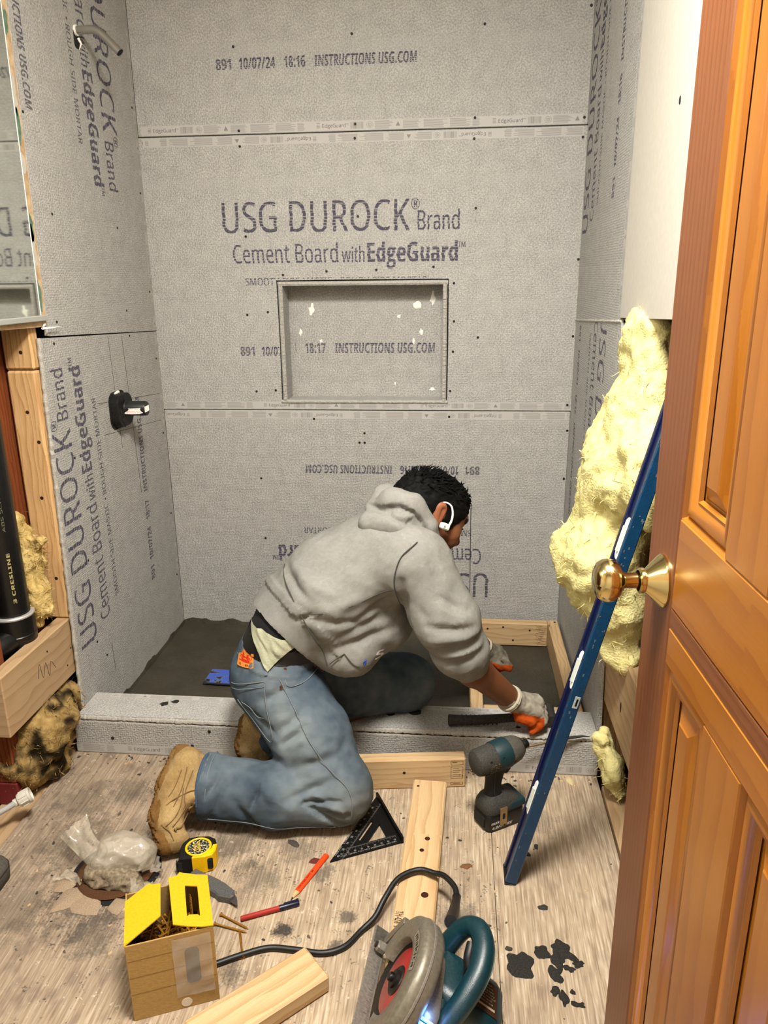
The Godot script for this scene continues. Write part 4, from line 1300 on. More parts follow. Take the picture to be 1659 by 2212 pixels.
# a six-panel door standing open along the right; local x runs along the face from the free edge, y up, z out of the face
func door() -> void:
	var th := deg_to_rad(2.4)
	var D := Vector3(sin(th), 0, cos(th))
	var dn := Node3D.new()
	dn.name = "door_1"
	dn.set_meta("kind", "structure")
	dn.set_meta("label", "open honey brown panelled wooden door with a brass knob")
	add_child(dn)
	dn.transform = Transform3D(Basis(D, Vector3.UP, D.cross(Vector3.UP)), Vector3(1.341, 0.0, 1.80))
	var x0 := -0.068
	var x1 := 0.545
	var tk := 0.035
	part("stile", span(Vector3(x0, 0.012, -tk), Vector3(0.0395, 2.04, 0), 0.0035, 1), M.door_dark, dn, Transform3D(), "reddish brown latch stile")
	part("stile", span(Vector3(0.435, 0.012, -tk), Vector3(x1, 2.04, 0), 0.0035, 1), M.door_light, dn)
	part("edge_strip", span(Vector3(x0 - 0.001, 0.012, -tk), Vector3(x0 + 0.006, 2.04, -0.0035), 0.001, 1), M.door_light, dn)
	part("rail", span(Vector3(0.04, 0.93, -tk), Vector3(0.4345, 1.045, 0), 0.002, 0), M.door_light, dn)
	part("rail", span(Vector3(0.04, 0.905, -tk), Vector3(0.4345, 0.929, -0.0004), 0.001, 0), M.door_dark, dn, Transform3D(), "dark band across the lock rail")
	part("rail", span(Vector3(0.04, 0.855, -tk), Vector3(0.4345, 0.904, 0), 0.002, 0), M.door_light, dn)
	part("rail", span(Vector3(0.04, 0.012, -tk), Vector3(0.4345, 0.22, 0), 0.002, 0), M.door_light, dn)
	part("rail", span(Vector3(0.04, 1.93, -tk), Vector3(0.4345, 2.04, 0), 0.002, 0), M.door_light, dn)
	for y in [[0.22, 0.855], [1.045, 1.93]]:
		part("mullion", span(Vector3(0.178, y[0], -tk), Vector3(0.281, y[1], 0), 0.002, 1), M.door_light, dn)
		for x in [[0.04, 0.178], [0.281, 0.435]]:
			var pn := part("panel", panel(x[0], x[1], y[0], y[1]), M.door_light, dn)
			# moulding: a groove, a round and a thin ridge on all four sides
			var prof := [Vector2(0.0, -0.0015), Vector2(0.0035, -0.009), Vector2(0.006, -0.006), Vector2(0.012, -0.0035), Vector2(0.019, -0.005), Vector2(0.024, -0.010), Vector2(0.0255, -0.010), Vector2(0.028, -0.0085), Vector2(0.031, -0.013)]
			var st := mb()
			for side in 4:
				var c := [Vector2(x[0], y[0]), Vector2(x[1], y[0]), Vector2(x[1], y[1]), Vector2(x[0], y[1])]
				var a: Vector2 = c[side]
				var b: Vector2 = c[(side + 1) % 4]
				var d := (b - a).normalized()
				var inw := Vector2(-d.y, d.x)
				for i in prof.size() - 1:
					st.set_smooth_group(1 if i in [1, 2, 3, 4] else -1)
					var p: Vector2 = prof[i]
					var r: Vector2 = prof[i + 1]
					var v := [a + d * p.x + inw * p.x, b - d * p.x + inw * p.x, b - d * r.x + inw * r.x, a + d * r.x + inw * r.x]
					var z := [p.y, p.y, r.y, r.y]
					var w := []
					var uv := []
					for k in 4:
						w.append(Vector3(v[k].x, v[k].y, z[k]))
						uv.append(Vector2(v[k].y, v[k].x) if side % 2 else Vector2(v[k].x, v[k].y))
					q4(st, w[0], w[1], w[2], w[3], uv[0], uv[1], uv[2], uv[3])
			part("moulding", done(st), M.door_light, pn)
	var brass := plain(Color(0.85, 0.77, 0.54), 0.15, 1.0)
	var turn := Transform3D(Basis(Vector3.RIGHT, PI / 2), Vector3(0.0, 0.949, 0.0))
	var ro := part("knob_rosette", lathe([Vector2(0.034, 0.0), Vector2(0.0345, 0.003), Vector2(0.033, 0.005), Vector2(0.0165, 0.021), Vector2(0.0150, 0.023), Vector2(0.0165, 0.025), Vector2(0.0165, 0.029), Vector2(0.0135, 0.031)], 40, 28.0), brass, dn, turn, "brass rosette")
	var kn := part("knob", lathe([Vector2(0.0100, 0.025), Vector2(0.0100, 0.048), Vector2(0.0135, 0.052), Vector2(0.021, 0.0555), Vector2(0.0265, 0.062), Vector2(0.028, 0.069), Vector2(0.0270, 0.076), Vector2(0.0225, 0.0825), Vector2(0.014, 0.0865), Vector2(0.0, 0.088)], 40, 50.0), brass, dn, turn, "worn brass knob")

# a raised field with sloped margins
func panel(x0: float, x1: float, y0: float, y1: float) -> ArrayMesh:
	var st := mb()
	st.set_smooth_group(-1)
	var ring := func(i: float, z: float) -> Array: return [Vector3(x0 + i, y0 + i, z), Vector3(x1 - i, y0 + i, z), Vector3(x1 - i, y1 - i, z), Vector3(x0 + i, y1 - i, z)]
	var rs := [ring.call(0.004, -0.030), ring.call(0.026, -0.0150), ring.call(0.034, -0.0150), ring.call(0.052, -0.0075), ring.call(0.054, -0.0060)]
	for i in 4:
		for k in 4:
			var j := (k + 1) % 4
			var q := [rs[i][k], rs[i][j], rs[i + 1][j], rs[i + 1][k]].map(func(p): return Vector2(p.y, p.x))
			q4(st, rs[i][k], rs[i][j], rs[i + 1][j], rs[i + 1][k], q[0], q[1], q[2], q[3])
	var t: Array = rs[4]
	q4(st, t[0], t[1], t[2], t[3], Vector2(t[0].y, t[0].x), Vector2(t[1].y, t[1].x), Vector2(t[2].y, t[2].x), Vector2(t[3].y, t[3].x))
	return done(st)

func lumber() -> void:
	var g := "lumber pieces of the frame inside the shower pan"
	for b in [["narrow upright frame board in the pan nearest the worker's hands", Vector3(1.133, -0.003, 0.066), Vector3(1.1715, 0.0885, 0.712), 2, 1],
			["frame board in the pan lying along the back wall, stamped at one end", Vector3(1.1725, -0.003, 0.066), Vector3(1.4255, 0.0875, 0.104), 0, 1],
			["frame board in the pan lying along the right cement board", Vector3(1.4265, -0.003, 0.066), Vector3(1.4645, 0.0885, 0.745), 2, 2],
			["short frame board in the pan just behind the curb", Vector3(1.1725, -0.003, 0.672), Vector3(1.4255, 0.0865, 0.710), 0, 0]]:
		var t := thing("frame_board", b[0], "lumber", Transform3D(), g)
		part("lumber", span(b[1], b[2], 0.003, b[3]), M.pine[b[4]], t)
		if b[3] == 0 and b[1].z < 0.1:
			var im := stamp_img(true)
			part("stamp", sheet(Vector3(1.375, 0.002, 0.1044), Vector3(0.048, 0, 0), Vector3(0, 0.083, 0)), im, t)
			for p in [[1.205, 0.064], [1.262, 0.072], [1.36, 0.062], [1.30, 0.02]]: screw(t, Vector3(p[0], p[1], 0.1045), Vector3(0, 0, 1), 0.0035)
		if b[3] == 2 and b[1].x > 1.4:
			screw(t, Vector3(1.452, 0.089, 0.085), Vector3.UP, 0.0042)
	var f := thing("lumber_plank", "pale two by four with dark knots lying flat under the circular saw", "lumber", at(1.0235, 0.0, 0.984, deg_to_rad(-2.3)))
	part("lumber", box(Vector3(0.0885, 0.038, 0.62), 0.004, 2, Vector2(0.1, 0.045), Vector3(0, 0.019, 0.31)), M.pine[0], f)
	for p in [[0.01, 0.225, 0.007], [0.0, 0.265, 0.006], [0.018, 0.40, 0.009], [-0.03, 0.03, 0.004]]:
		part("knot", lathe([Vector2(p[2], 0), Vector2(p[2] * 0.8, 0.0007), Vector2(0, 0.0004)], 11), M.dark_wood, f, at(p[0], 0.0378, p[1]))
	var im2 := Image.create(200, 90, false, Image.FORMAT_RGBA8)
	im2.fill(Color(0.08, 0.07, 0.10, 0.0))
	ink(im2, "SPF", 8, 78, 62, 90, Color(0.10, 0.09, 0.13, 0.9), true, 1.0, 6)
	ink(im2, "KD-HT", 104, 78, 50, 92, Color(0.10, 0.09, 0.13, 0.9), true, 1.0, 6)
	part("stamp", sheet(Vector3(-0.043, 0.0384, 0.52), Vector3(0.0, 0, -0.07), Vector3(0.03, 0, 0).cross(Vector3.ZERO) + Vector3(0.03, 0, 0)), paint_mat(picture(im2)), f)
	var e := thing("lumber_block", "pale two by four block standing on edge against the curb by the driver", "lumber", at(1.117, 0.0, 0.957, deg_to_rad(7.0)))
	part("lumber", box(Vector3(0.36, 0.089, 0.037), 0.003, 0, Vector2(0.3, 0.2), Vector3(-0.18, 0.0445, -0.0185)), M.pine[1], e)
	part("knot", lathe([Vector2(0.0042, 0), Vector2(0.0035, 0.0007), Vector2(0, 0.0004)], 10), M.dark_wood, e, Transform3D(Basis(Vector3.RIGHT, PI / 2), Vector3(-0.165, 0.05, 0.0)))
	part("stamp", sheet(Vector3(-0.041, 0.004, 0.0004), Vector3(0.036, 0, 0), Vector3(0, 0.08, 0)), stamp_img(false), e)
	var dir := Vector3(-0.177, 0, 0.167).normalized()
	var o := thing("lumber_offcut", "clean pale lumber offcut lying in front of the screw box", "lumber", frame(-dir, Vector3.UP, Vector3(0.822, 0.0, 1.5695)))
	part("lumber", box(Vector3(0.262, 0.040, 0.0885), 0.0045, 0, Vector2(0.5, 0.02), Vector3(-0.131, 0.02, 0.0)), M.pine[0], o)

func stamp_img(lines: bool) -> StandardMaterial3D:
	var im := Image.create(110, 240, false, Image.FORMAT_RGBA8)
	var c := Color(0.16, 0.10, 0.06, 0.85)
	im.fill(Color(c.r, c.g, c.b, 0.0))
	if lines:
		for i in 26: im.fill_rect(Rect2i(8 + (i * 37) % 60, 4 + i * 9, 14 + (i * 53) % 40, 4), Color(c.r, c.g, c.b, 0.6))
	else:
		for r in [Rect2i(4, 4, 100, 36), Rect2i(4, 56, 100, 110), Rect2i(4, 200, 100, 26)]:
			im.fill_rect(r, c)
			im.fill_rect(Rect2i(r.position + Vector2i(3, 3), r.size - Vector2i(6, 6)), Color(c.r, c.g, c.b, 0.0))
		for i in 5:
			im.fill_rect(Rect2i(20, 72 + i * 18, 50 + (i * 31) % 20, 3), c)
		for i in 20: im.fill_rect(Rect2i(int(86 + cos(i * 0.314) * 12), int(140 + sin(i * 0.314) * 14), 3, 3), c)
		im.fill_rect(Rect2i(14, 14, 40, 5), c)
		im.fill_rect(Rect2i(20, 210, 60, 4), c)
	return paint_mat(picture(im))

# ---------------------------------------------------------------- tools standing, leaning and lying about
func tools() -> void:
	saw()
	driver()
	level()
	hammer()
	# sheet of blue plastic dirtied with mortar, lying on the mortar bed
	var bl := Image.create(128, 128, false, Image.FORMAT_RGB8)
	var bn := noise(0.03, 701, 3)
	for y in 128:
		for x in 128:
			var v := bn.get_noise_2d(x, y) + (0.5 if y > 96 else 0.0) * (0.6 + bn.get_noise_2d(x * 2.0, 0))
			bl.set_pixel(x, y, Color(0.26, 0.36, 0.70) if v < 0.28 else Color(0.46, 0.45, 0.40) if v < 0.42 else Color(0.16, 0.15, 0.13))
	var sh := thing("blue_float", "blue mortar smeared plastic float lying on the mortar bed behind the worker", "float", at(0.292, 0.0, 0.428, -0.04))
	part("pad", box(Vector3(0.16, 0.007, 0.095), 0.0015, 0, Vector2.ZERO, Vector3(0.02, 0.0035, 0)), plain(Color(0.13, 0.13, 0.12), 0.8), sh)
	part("face", sheet(Vector3(-0.058, 0.0074, 0.046), Vector3(0.156, 0, 0), Vector3(0, 0, -0.092)), paint_mat(picture(bl), 0.6, false), sh)
	# thin brush lying against the front of the curb
	var br := thing("thin_brush", "thin tan and black stick propped along the curb front behind the blue level", "brush")
	part("shaft", tube([Vector3(1.20, 0.093, 0.93), Vector3(1.345, 0.119, 0.905)], 0.0035, 8), plain(Color(0.42, 0.35, 0.22), 0.6), br)
	part("grip", tube([Vector3(1.335, 0.1175, 0.9065), Vector3(1.345, 0.1195, 0.905), Vector3(1.385, 0.1265, 0.898), Vector3(1.39, 0.1272, 0.897)], [0.004, 0.0065, 0.0065, 0.004], 10), plain(Color(0.06, 0.06, 0.06), 0.6), br)
	part("bristles", tube([Vector3(1.39, 0.127, 0.897), Vector3(1.43, 0.130, 0.89), Vector3(1.45, 0.128, 0.888)], [0.0045, 0.003, 0.001], 8), plain(Color(0.16, 0.15, 0.14), 0.9), br)

func saw() -> void:
	var phi := deg_to_rad(34)
	var b := Basis(Vector3.UP, deg_to_rad(-5)) * Basis(Vector3(0, 0, 1), -phi)
	var s := thing("circular_saw", "teal circular saw with a red blade tipped on the flat plank at the bottom", "power saw", Transform3D(b, Vector3(0.990, 0.132, 1.685)))
	var teal := rough_mat(Color(0.015, 0.13, 0.155), Color(0.04, 0.21, 0.235), 0.03, 711, 0.12, 0.38, 0.8, 0.5, 0.4)
	var gun := rough_mat(Color(0.38, 0.36, 0.31), Color(0.52, 0.49, 0.43), 0.02, 713, 0.1, 0.42, 0.7, 0.5, 0.4)
	gun.metallic = 0.35
	var steel := rough_mat(Color(0.46, 0.44, 0.41), Color(0.64, 0.61, 0.57), 0.03, 715, 0.1, 0.4, 0.7, 0.5, 0.4)
	steel.metallic = 0.55
	var blackm := plain(Color(0.035, 0.035, 0.035), 0.5)
	# base plate with a scale along its edge
	var by := -0.072
	var st := mb()
	add_box(st, Vector3(0.030, 0.003, 0.31), Vector3(-0.021, by, 0.0), 0.0008)
	add_box(st, Vector3(0.118, 0.003, 0.042), Vector3(0.026, by, -0.134), 0.0008)
	add_box(st, Vector3(0.045, 0.003, 0.29), Vector3(0.062, by, 0.0), 0.0008)
	var bp := part("base_plate", done(st), steel, s)
	var im := Image.create(620, 60, false, Image.FORMAT_RGBA8)
	im.fill(Color(0.08, 0.07, 0.06, 0.0))
	for i in 100: im.fill_rect(Rect2i(6 + i * 6, 60 - (26 if i % 8 == 0 else 16 if i % 4 == 0 else 10), 1, 26), Color(0.10, 0.09, 0.08, 0.85))
	part("scale", sheet(Vector3(-0.0355, by + 0.0019, 0.152), Vector3(0, 0, -0.305), Vector3(0.026, 0, 0).cross(Vector3.ZERO) + Vector3(0.026, 0, 0), Rect2(0, 1, 1, -1)), paint_mat(picture(im), 0.5), bp)
	# upper guard: a housing over the blade, open on the left around the arbor
	var side := Transform3D(Basis(Vector3(0, 0, -1), Vector3(-1, 0, 0), Vector3(0, 1, 0)), Vector3.ZERO)  # lathe axis to the left; angle 0 towards -z, a quarter turn towards +y
	var gs := mb()
	add_lathe(gs, [Vector2(0.030, -0.030), Vector2(0.096, -0.030), Vector2(0.107, -0.026), Vector2(0.112, -0.018), Vector2(0.113, 0.004), Vector2(0.111, 0.012), Vector2(0.105, 0.016), Vector2(0.096, 0.0172), Vector2(0.071, 0.0172), Vector2(0.069, 0.015), Vector2(0.069, -0.006), Vector2(0.100, -0.008)], 56, side, 60.0, deg_to_rad(-28), deg_to_rad(212))
	part("blade_guard", done(gs), gun, s)
	var rim := mb()
	add_lathe(rim, [Vector2(0.1132, -0.006), Vector2(0.1150, -0.005), Vector2(0.1150, -0.002), Vector2(0.1132, -0.001)], 56, side, 60.0, deg_to_rad(-28), deg_to_rad(212))
	part("guard_rim", done(rim), steel, s)
	var lg := mb()
	add_lathe(lg, [Vector2(0.040, -0.014), Vector2(0.100, -0.014), Vector2(0.1035, -0.010), Vector2(0.1035, 0.006), Vector2(0.098, 0.0095), Vector2(0.062, 0.0095)], 40, side, 60.0, deg_to_rad(150), deg_to_rad(236))
	part("lower_guard", done(lg), steel, s)
	var bl := mb()
	for i in 40:
		for h in [-0.0009, 0.0009]:
			bl.set_smooth_group(-1)
			var a := TAU * i / 40
			var c := TAU * (i + 1) / 40
			var p := func(r: float, t: float) -> Vector3: return Vector3(-h, sin(t) * r, -cos(t) * r)
			var tri := [Vector3(-h, 0, 0), p.call(0.0925, a), p.call(0.089, c)]
			if h < 0: t3(bl, tri[0], tri[1], tri[2])
			else: t3(bl, tri[0], tri[2], tri[1])
	var red := plain(Color(0.62, 0.05, 0.07), 0.28, 0.1, 0.6)
	red.clearcoat_enabled = true
	red.clearcoat = 0.6
	part("saw_blade", done(bl), plain(Color(0.06, 0.055, 0.055), 0.45, 0.4), s)
	part("blade_face", lathe([Vector2(0.058, 0.0010), Vector2(0.0565, 0.0020), Vector2(0.0, 0.0020)], 48), red, s, side, "glossy red face of the blade")
	var hub := part("arbor", lathe([Vector2(0.026, 0.0), Vector2(0.026, 0.003), Vector2(0.024, 0.005), Vector2(0.016, 0.006), Vector2(0.016, 0.010), Vector2(0.014, 0.011), Vector2(0.0, 0.011)], 28), plain(Color(0.13, 0.12, 0.11), 0.45, 0.5), s, side)
	part("bolt", lathe([Vector2(0.0085, 0.010), Vector2(0.0085, 0.017), Vector2(0.0075, 0.0185), Vector2(0.0, 0.0185)], 6), plain(Color(0.10, 0.09, 0.08), 0.4, 0.6), hub)
	var op := mb()
	add_lathe(op, [Vector2(0.0, -0.0060), Vector2(0.0985, -0.0060)], 48, side)
	part("guard_back", done(op), blackm, s)
	# depth bracket at the front of the guard
	part("depth_post", box(Vector3(0.012, 0.075, 0.016), 0.002, 0, Vector2.ZERO, Vector3(-0.006, -0.034, -0.128)), gun, s)
	var ck := part("depth_clamp", box(Vector3(0.020, 0.016, 0.018), 0.003, 0, Vector2.ZERO, Vector3(-0.020, -0.056, -0.098)), steel, s)
	part("clamp_bolt", lathe([Vector2(0.006, 0), Vector2(0.006, 0.003), Vector2(0.0, 0.0035)], 10), blackm, ck, Transform3D(Basis(Vector3(0, 0, 1), PI / 2), Vector3(-0.030, -0.056, -0.098)))
	# gear case and motor to the right
	part("gear_case", loft([0.028, 0.034, 0.060, 0.066].map(func(x): return rrect(0.150 if x > 0.03 and x < 0.065 else 0.135, 0.085 if x > 0.03 and x < 0.065 else 0.07, 0.025, 5).map(func(v): return Vector3(x, v.y + 0.012, -v.x + 0.01)))), steel, s)
	var rings := []
	for r in [[0.060, 0.040], [0.064, 0.048], [0.13, 0.050], [0.175, 0.048], [0.190, 0.042], [0.197, 0.030]]:
		rings.append(rrect(r[1] * 2.3, r[1] * 1.75, r[1] * 0.55, 5).map(func(v): return Vector3(r[0], v.y + 0.010, -v.x - 0.035)))
	var mo := part("motor_housing", loft(rings), teal, s)
	var li := Image.create(256, 192, false, Image.FORMAT_RGB8)
	li.fill(Color(0.20, 0.13, 0.09))
	var lc := Color(0.62, 0.56, 0.46)
	for i in 7: ink(li, ["5007F   120V AC   15A", "5800/min   185mm", "WARNING wear safety goggles", "to reduce the risk of injury", "read instruction manual", "KEEP HANDS CLEAR OF BLADE", "double insulated"][i], 12, 24 + i * 18, 9, 200 + (i * 37) % 30, lc)
	ink(li, "N0009", 12, 160, 12, 60, lc, true)
	li.fill_rect(Rect2i(90, 148, 150, 14), lc)
	ink(li, "makita", 12, 184, 14, 70, lc, true)
	part("rating_label", sheet(Vector3(0.100, 0.0545, 0.000), Vector3(0.075, -0.0014, 0), Vector3(0, 0, -0.064)), paint_mat(picture(li), 0.45, false), mo)
	for i in 5: part("vent_slot", box(Vector3(0.004, 0.003, 0.042), 0.001, 0, Vector2.ZERO, Vector3(0.075 + i * 0.011, 0.030, 0.018)), blackm, mo)
	# handle: a closed loop behind the guard with its trigger
	var hp := curve([Vector3(0.066, 0.030, -0.090), Vector3(0.071, 0.085, -0.104), Vector3(0.083, 0.116, -0.088), Vector3(0.095, 0.121, -0.055), Vector3(0.099, 0.106, -0.015), Vector3(0.093, 0.075, 0.025), Vector3(0.083, 0.038, 0.055), Vector3(0.072, 0.0, 0.078), Vector3(0.064, -0.032, 0.082)], 6)
	var hr := []
	for i in hp.size():
		var t := float(i) / (hp.size() - 1)
		hr.append(0.0165 + 0.004 * sin(t * PI) + 0.005 * maxf(0.0, 1.0 - t * 5.0))
	var ha := part("handle", tube(hp, hr, 18, 0.92), teal, s)
	part("handle_brace", tube(curve([Vector3(0.066, 0.034, -0.085), Vector3(0.072, 0.034, -0.040), Vector3(0.076, 0.030, 0.005), Vector3(0.076, 0.020, 0.060)], 5), 0.013, 12), teal, ha)
	part("trigger", tube(curve([Vector3(0.084, 0.098, -0.070), Vector3(0.086, 0.088, -0.045), Vector3(0.090, 0.090, -0.020)], 4), 0.009, 10), blackm, ha)
	part("grip_seam", tube(hp.map(func(v): return v + Vector3(0.0175, 0.010, 0.004)), 0.0012, 6), plain(Color(0.25, 0.36, 0.36), 0.5), ha)
	# lettering on the guard
	var gi := Image.create(300, 64, false, Image.FORMAT_RGBA8)
	gi.fill(Color(0.13, 0.12, 0.10, 0.0))
	gi.fill_rect(Rect2i(2, 2, 296, 60), Color(0.30, 0.28, 0.24, 0.8))
	gi.fill_rect(Rect2i(5, 5, 290, 54), Color(0.48, 0.45, 0.39, 0.9))
	ink(gi, "makita", 26, 46, 34, 248, Color(0.10, 0.09, 0.08, 1.0), true, 0.0, 8, false, 0.12)
	var ls := mb()
	ls.set_smooth_group(-1)
	for i in 8:
		var q := func(f: float, r: float) -> Vector3:
			var a := deg_to_rad(lerpf(62.0, 118.0, f))
			return Vector3(-0.0176, sin(a) * r, -cos(a) * r)
		var f0 := i / 8.0
		var f1 := (i + 1) / 8.0
		q4(ls, q.call(f0, 0.076), q.call(f1, 0.076), q.call(f1, 0.095), q.call(f0, 0.095), Vector2(f0, 1), Vector2(f1, 1), Vector2(f1, 0), Vector2(f0, 0))
	part("lettering", done(ls), paint_mat(picture(gi), 0.5), s)
	# the saw's own blue work light
	var glow := plain(Color(0.5, 0.7, 1.0), 0.4)
	glow.emission_enabled = true
	glow.emission = Color(0.35, 0.62, 1.0)
	glow.emission_energy_multiplier = 3.0
	part("light_housing", box(Vector3(0.040, 0.036, 0.040), 0.004, 0, Vector2.ZERO, Vector3(0.042, 0.028, 0.080)), blackm, s)
	var wl := part("work_light", box(Vector3(0.030, 0.004, 0.0055), 0.001, 0, Vector2.ZERO, Vector3(0.040, 0.0475, 0.070)), glow, s, Transform3D(), "glowing blue work light")
	for i in 2: part("light_guide", box(Vector3(0.030 - 0.006 * i, 0.004, 0.0055), 0.001, 0, Vector2.ZERO, Vector3(0.040, 0.0475, 0.080 + 0.010 * i)), glow, wl)
	var om := OmniLight3D.new()
	om.name = "work_light_lamp"
	om.light_color = Color(0.40, 0.62, 1.0)
	om.light_energy = 0.003
	om.light_size = 0.012
	om.omni_range = 6.0
	om.omni_attenuation = 2.0
	om.shadow_enabled = true
	add_child(om)
	om.position = s.transform * Vector3(0.040, 0.062, 0.080)
	# cord
	var back := s.transform.affine_inverse()
	var cm := plain(Color(0.022, 0.022, 0.022), 0.5)
	part("power_cord", tube(curve([Vector3(1.094, 0.062, 1.412), Vector3(1.090, 0.064, 1.385), Vector3(1.067, 0.062, 1.352), Vector3(1.045, 0.055, 1.338), Vector3(1.009, 0.050, 1.325), Vector3(0.966, 0.048, 1.352), Vector3(0.940, 0.036, 1.398), Vector3(0.922, 0.018, 1.432), Vector3(0.896, 0.0065, 1.459), Vector3(0.866, 0.0065, 1.503), Vector3(0.824, 0.0065, 1.522), Vector3(0.768, 0.0065, 1.519), Vector3(0.711, 0.0065, 1.519), Vector3(0.659, 0.0065, 1.541), Vector3(0.610, 0.0065, 1.568)], 6), 0.0062, 12), cm, s, back, "black power cord arching over the plank")
	part("strain_relief", tube([Vector3(1.082, 0.160, 1.575), Vector3(1.0885, 0.108, 1.495), Vector3(1.094, 0.065, 1.418), Vector3(1.094, 0.062, 1.410)], [0.0125, 0.011, 0.0085, 0.0095], 14), cm, s, back)

func driver() -> void:
	var f := Vector3(0.845, 0, -0.535)
	var d := thing("impact_driver", "dusty black and teal impact driver standing on its battery by the curb", "power tool", frame(f, Vector3.UP, Vector3(1.199, 0.0, 1.079)))
	var teal := rough_mat(Color(0.05, 0.14, 0.16), Color(0.11, 0.22, 0.24), 0.04, 721, 0.08, 0.5, 0.8, 0.4, 0.4)
	var dust := rough_mat(Color(0.15, 0.148, 0.14), Color(0.30, 0.29, 0.265), 0.03, 723, 0.07, 0.7, 1.5, 0.3, 0.3)
	var dark := rough_mat(Color(0.045, 0.045, 0.045), Color(0.10, 0.098, 0.09), 0.03, 725, 0.07, 0.6, 1.0, 0.4, 0.3)
	var ring := func(w: float, l: float, r: float, y: float, x: float) -> Array: return rrect(l, w, r, 4, Vector2(x, 0)).map(func(v): return Vector3(v.x, y, -v.y))
	var bt := part("battery", loft([ring.call(0.066, 0.104, 0.014, 0.0, 0.0), ring.call(0.072, 0.112, 0.016, 0.004, 0.0), ring.call(0.073, 0.113, 0.016, 0.040, 0.0), ring.call(0.068, 0.108, 0.016, 0.046, 0.0)]), plain(Color(0.028, 0.028, 0.028), 0.45), d)
	var im := Image.create(220, 80, false, Image.FORMAT_RGBA8)
	im.fill(Color(0.85, 0.85, 0.82, 0.0))
	ink(im, "makita", 8, 34, 22, 96, Color(0.82, 0.82, 0.78, 0.9), true, 0.0, 8, false, 0.12)
	ink(im, "4.0Ah 18V", 14, 70, 20, 150, Color(0.82, 0.82, 0.78, 0.9), true, 0.0, 8, false, 0.12)
	part("lettering", sheet(Vector3(-0.050, 0.006, 0.0370), Vector3(0.088, 0, 0), Vector3(0, 0.030, 0)), paint_mat(picture(im), 0.5), bt)
	part("side_ridge", box(Vector3(0.006, 0.03, 0.045), 0.002, 1, Vector2.ZERO, Vector3(-0.0565, 0.024, 0)), dark, bt)
	part("foot", loft([ring.call(0.070, 0.110, 0.020, 0.046, 0.0), ring.call(0.074, 0.114, 0.022, 0.052, 0.0), ring.call(0.072, 0.108, 0.024, 0.066, -0.002), ring.call(0.058, 0.085, 0.024, 0.080, -0.010), ring.call(0.042, 0.054, 0.018, 0.090, -0.016)]), dust, d)
	part("foot_panel", loft([ring.call(0.0755, 0.050, 0.006, 0.053, 0.0335), ring.call(0.0755, 0.052, 0.008, 0.066, 0.031), ring.call(0.070, 0.046, 0.010, 0.069, 0.030)]), teal, d)
	var bc := part("belt_clip", prism([Vector2(-0.0105, 0), Vector2(0.0105, 0), Vector2(0.0105, 0.046), Vector2(0.0, 0.048), Vector2(-0.0105, 0.046)], 0.0, 0.0018, 0.0005), plain(Color(0.62, 0.53, 0.38), 0.35, 0.8), d, Transform3D(Basis(), Vector3(-0.012, 0.018, 0.0385)))
	part("clip_slot", prism(rrect(0.0075, 0.017, 0.0036, 4, Vector2(0, 0.024)), 0.0019, 0.0022), M.dark_gap, bc)
	part("clip_bend", box(Vector3(0.021, 0.002, 0.004), 0.0008, 0, Vector2.ZERO, Vector3(0, 0.046, -0.001)), plain(Color(0.62, 0.53, 0.38), 0.35, 0.8), bc)
	# grip leaning slightly forward
	var gr := []
	for r in [[0.080, 0.044, 0.052, -0.020], [0.093, 0.036, 0.044, -0.020], [0.118, 0.034, 0.042, -0.019], [0.142, 0.036, 0.046, -0.016], [0.162, 0.042, 0.058, -0.010], [0.176, 0.048, 0.072, -0.010]]:
		gr.append(ring.call(r[1], r[2], 0.016, r[0], r[3]))
	var gp := part("grip", loft(gr), dark, d)
	part("grip_line", tube(curve([Vector3(-0.030, 0.168, 0.0225), Vector3(-0.028, 0.135, 0.0185), Vector3(-0.027, 0.11, 0.018), Vector3(-0.026, 0.088, 0.0205)], 4), 0.0009, 6), dust, gp)
	part("trigger", loft([ring.call(0.018, 0.012, 0.004, 0.138, 0.014), ring.call(0.020, 0.018, 0.006, 0.146, 0.019), ring.call(0.020, 0.018, 0.006, 0.164, 0.022), ring.call(0.018, 0.014, 0.005, 0.170, 0.022)]), plain(Color(0.03, 0.03, 0.03), 0.5), d)
	# head: turned motor case, teal shoulder, nose and collet
	var tilt := Transform3D(Basis(Vector3(0, 0, 1), -PI / 2 + 0.07), Vector3(-0.008, 0.192, 0))
	var hd := part("motor_case", lathe([Vector2(0.0, -0.072), Vector2(0.022, -0.072), Vector2(0.031, -0.066), Vector2(0.0345, -0.054), Vector2(0.035, -0.020), Vector2(0.0365, 0.010), Vector2(0.036, 0.026)], 32), dust, d, tilt)
	part("head_top", lathe([Vector2(0.0362, -0.016), Vector2(0.0372, -0.014), Vector2(0.0384, 0.012), Vector2(0.0378, 0.024), Vector2(0.036, 0.026)], 32), teal, hd)
	part("hammer_case", lathe([Vector2(0.036, 0.026), Vector2(0.0355, 0.034), Vector2(0.032, 0.052), Vector2(0.026, 0.063), Vector2(0.0225, 0.066), Vector2(0.0, 0.066)], 32), rough_mat(Color(0.24, 0.23, 0.21), Color(0.36, 0.35, 0.32), 0.03, 727, 0.07, 0.5, 0.6), hd)
	part("bumper", lathe([Vector2(0.0235, 0.058), Vector2(0.0245, 0.062), Vector2(0.0215, 0.069), Vector2(0.012, 0.071)], 28), plain(Color(0.05, 0.05, 0.05), 0.6), hd)
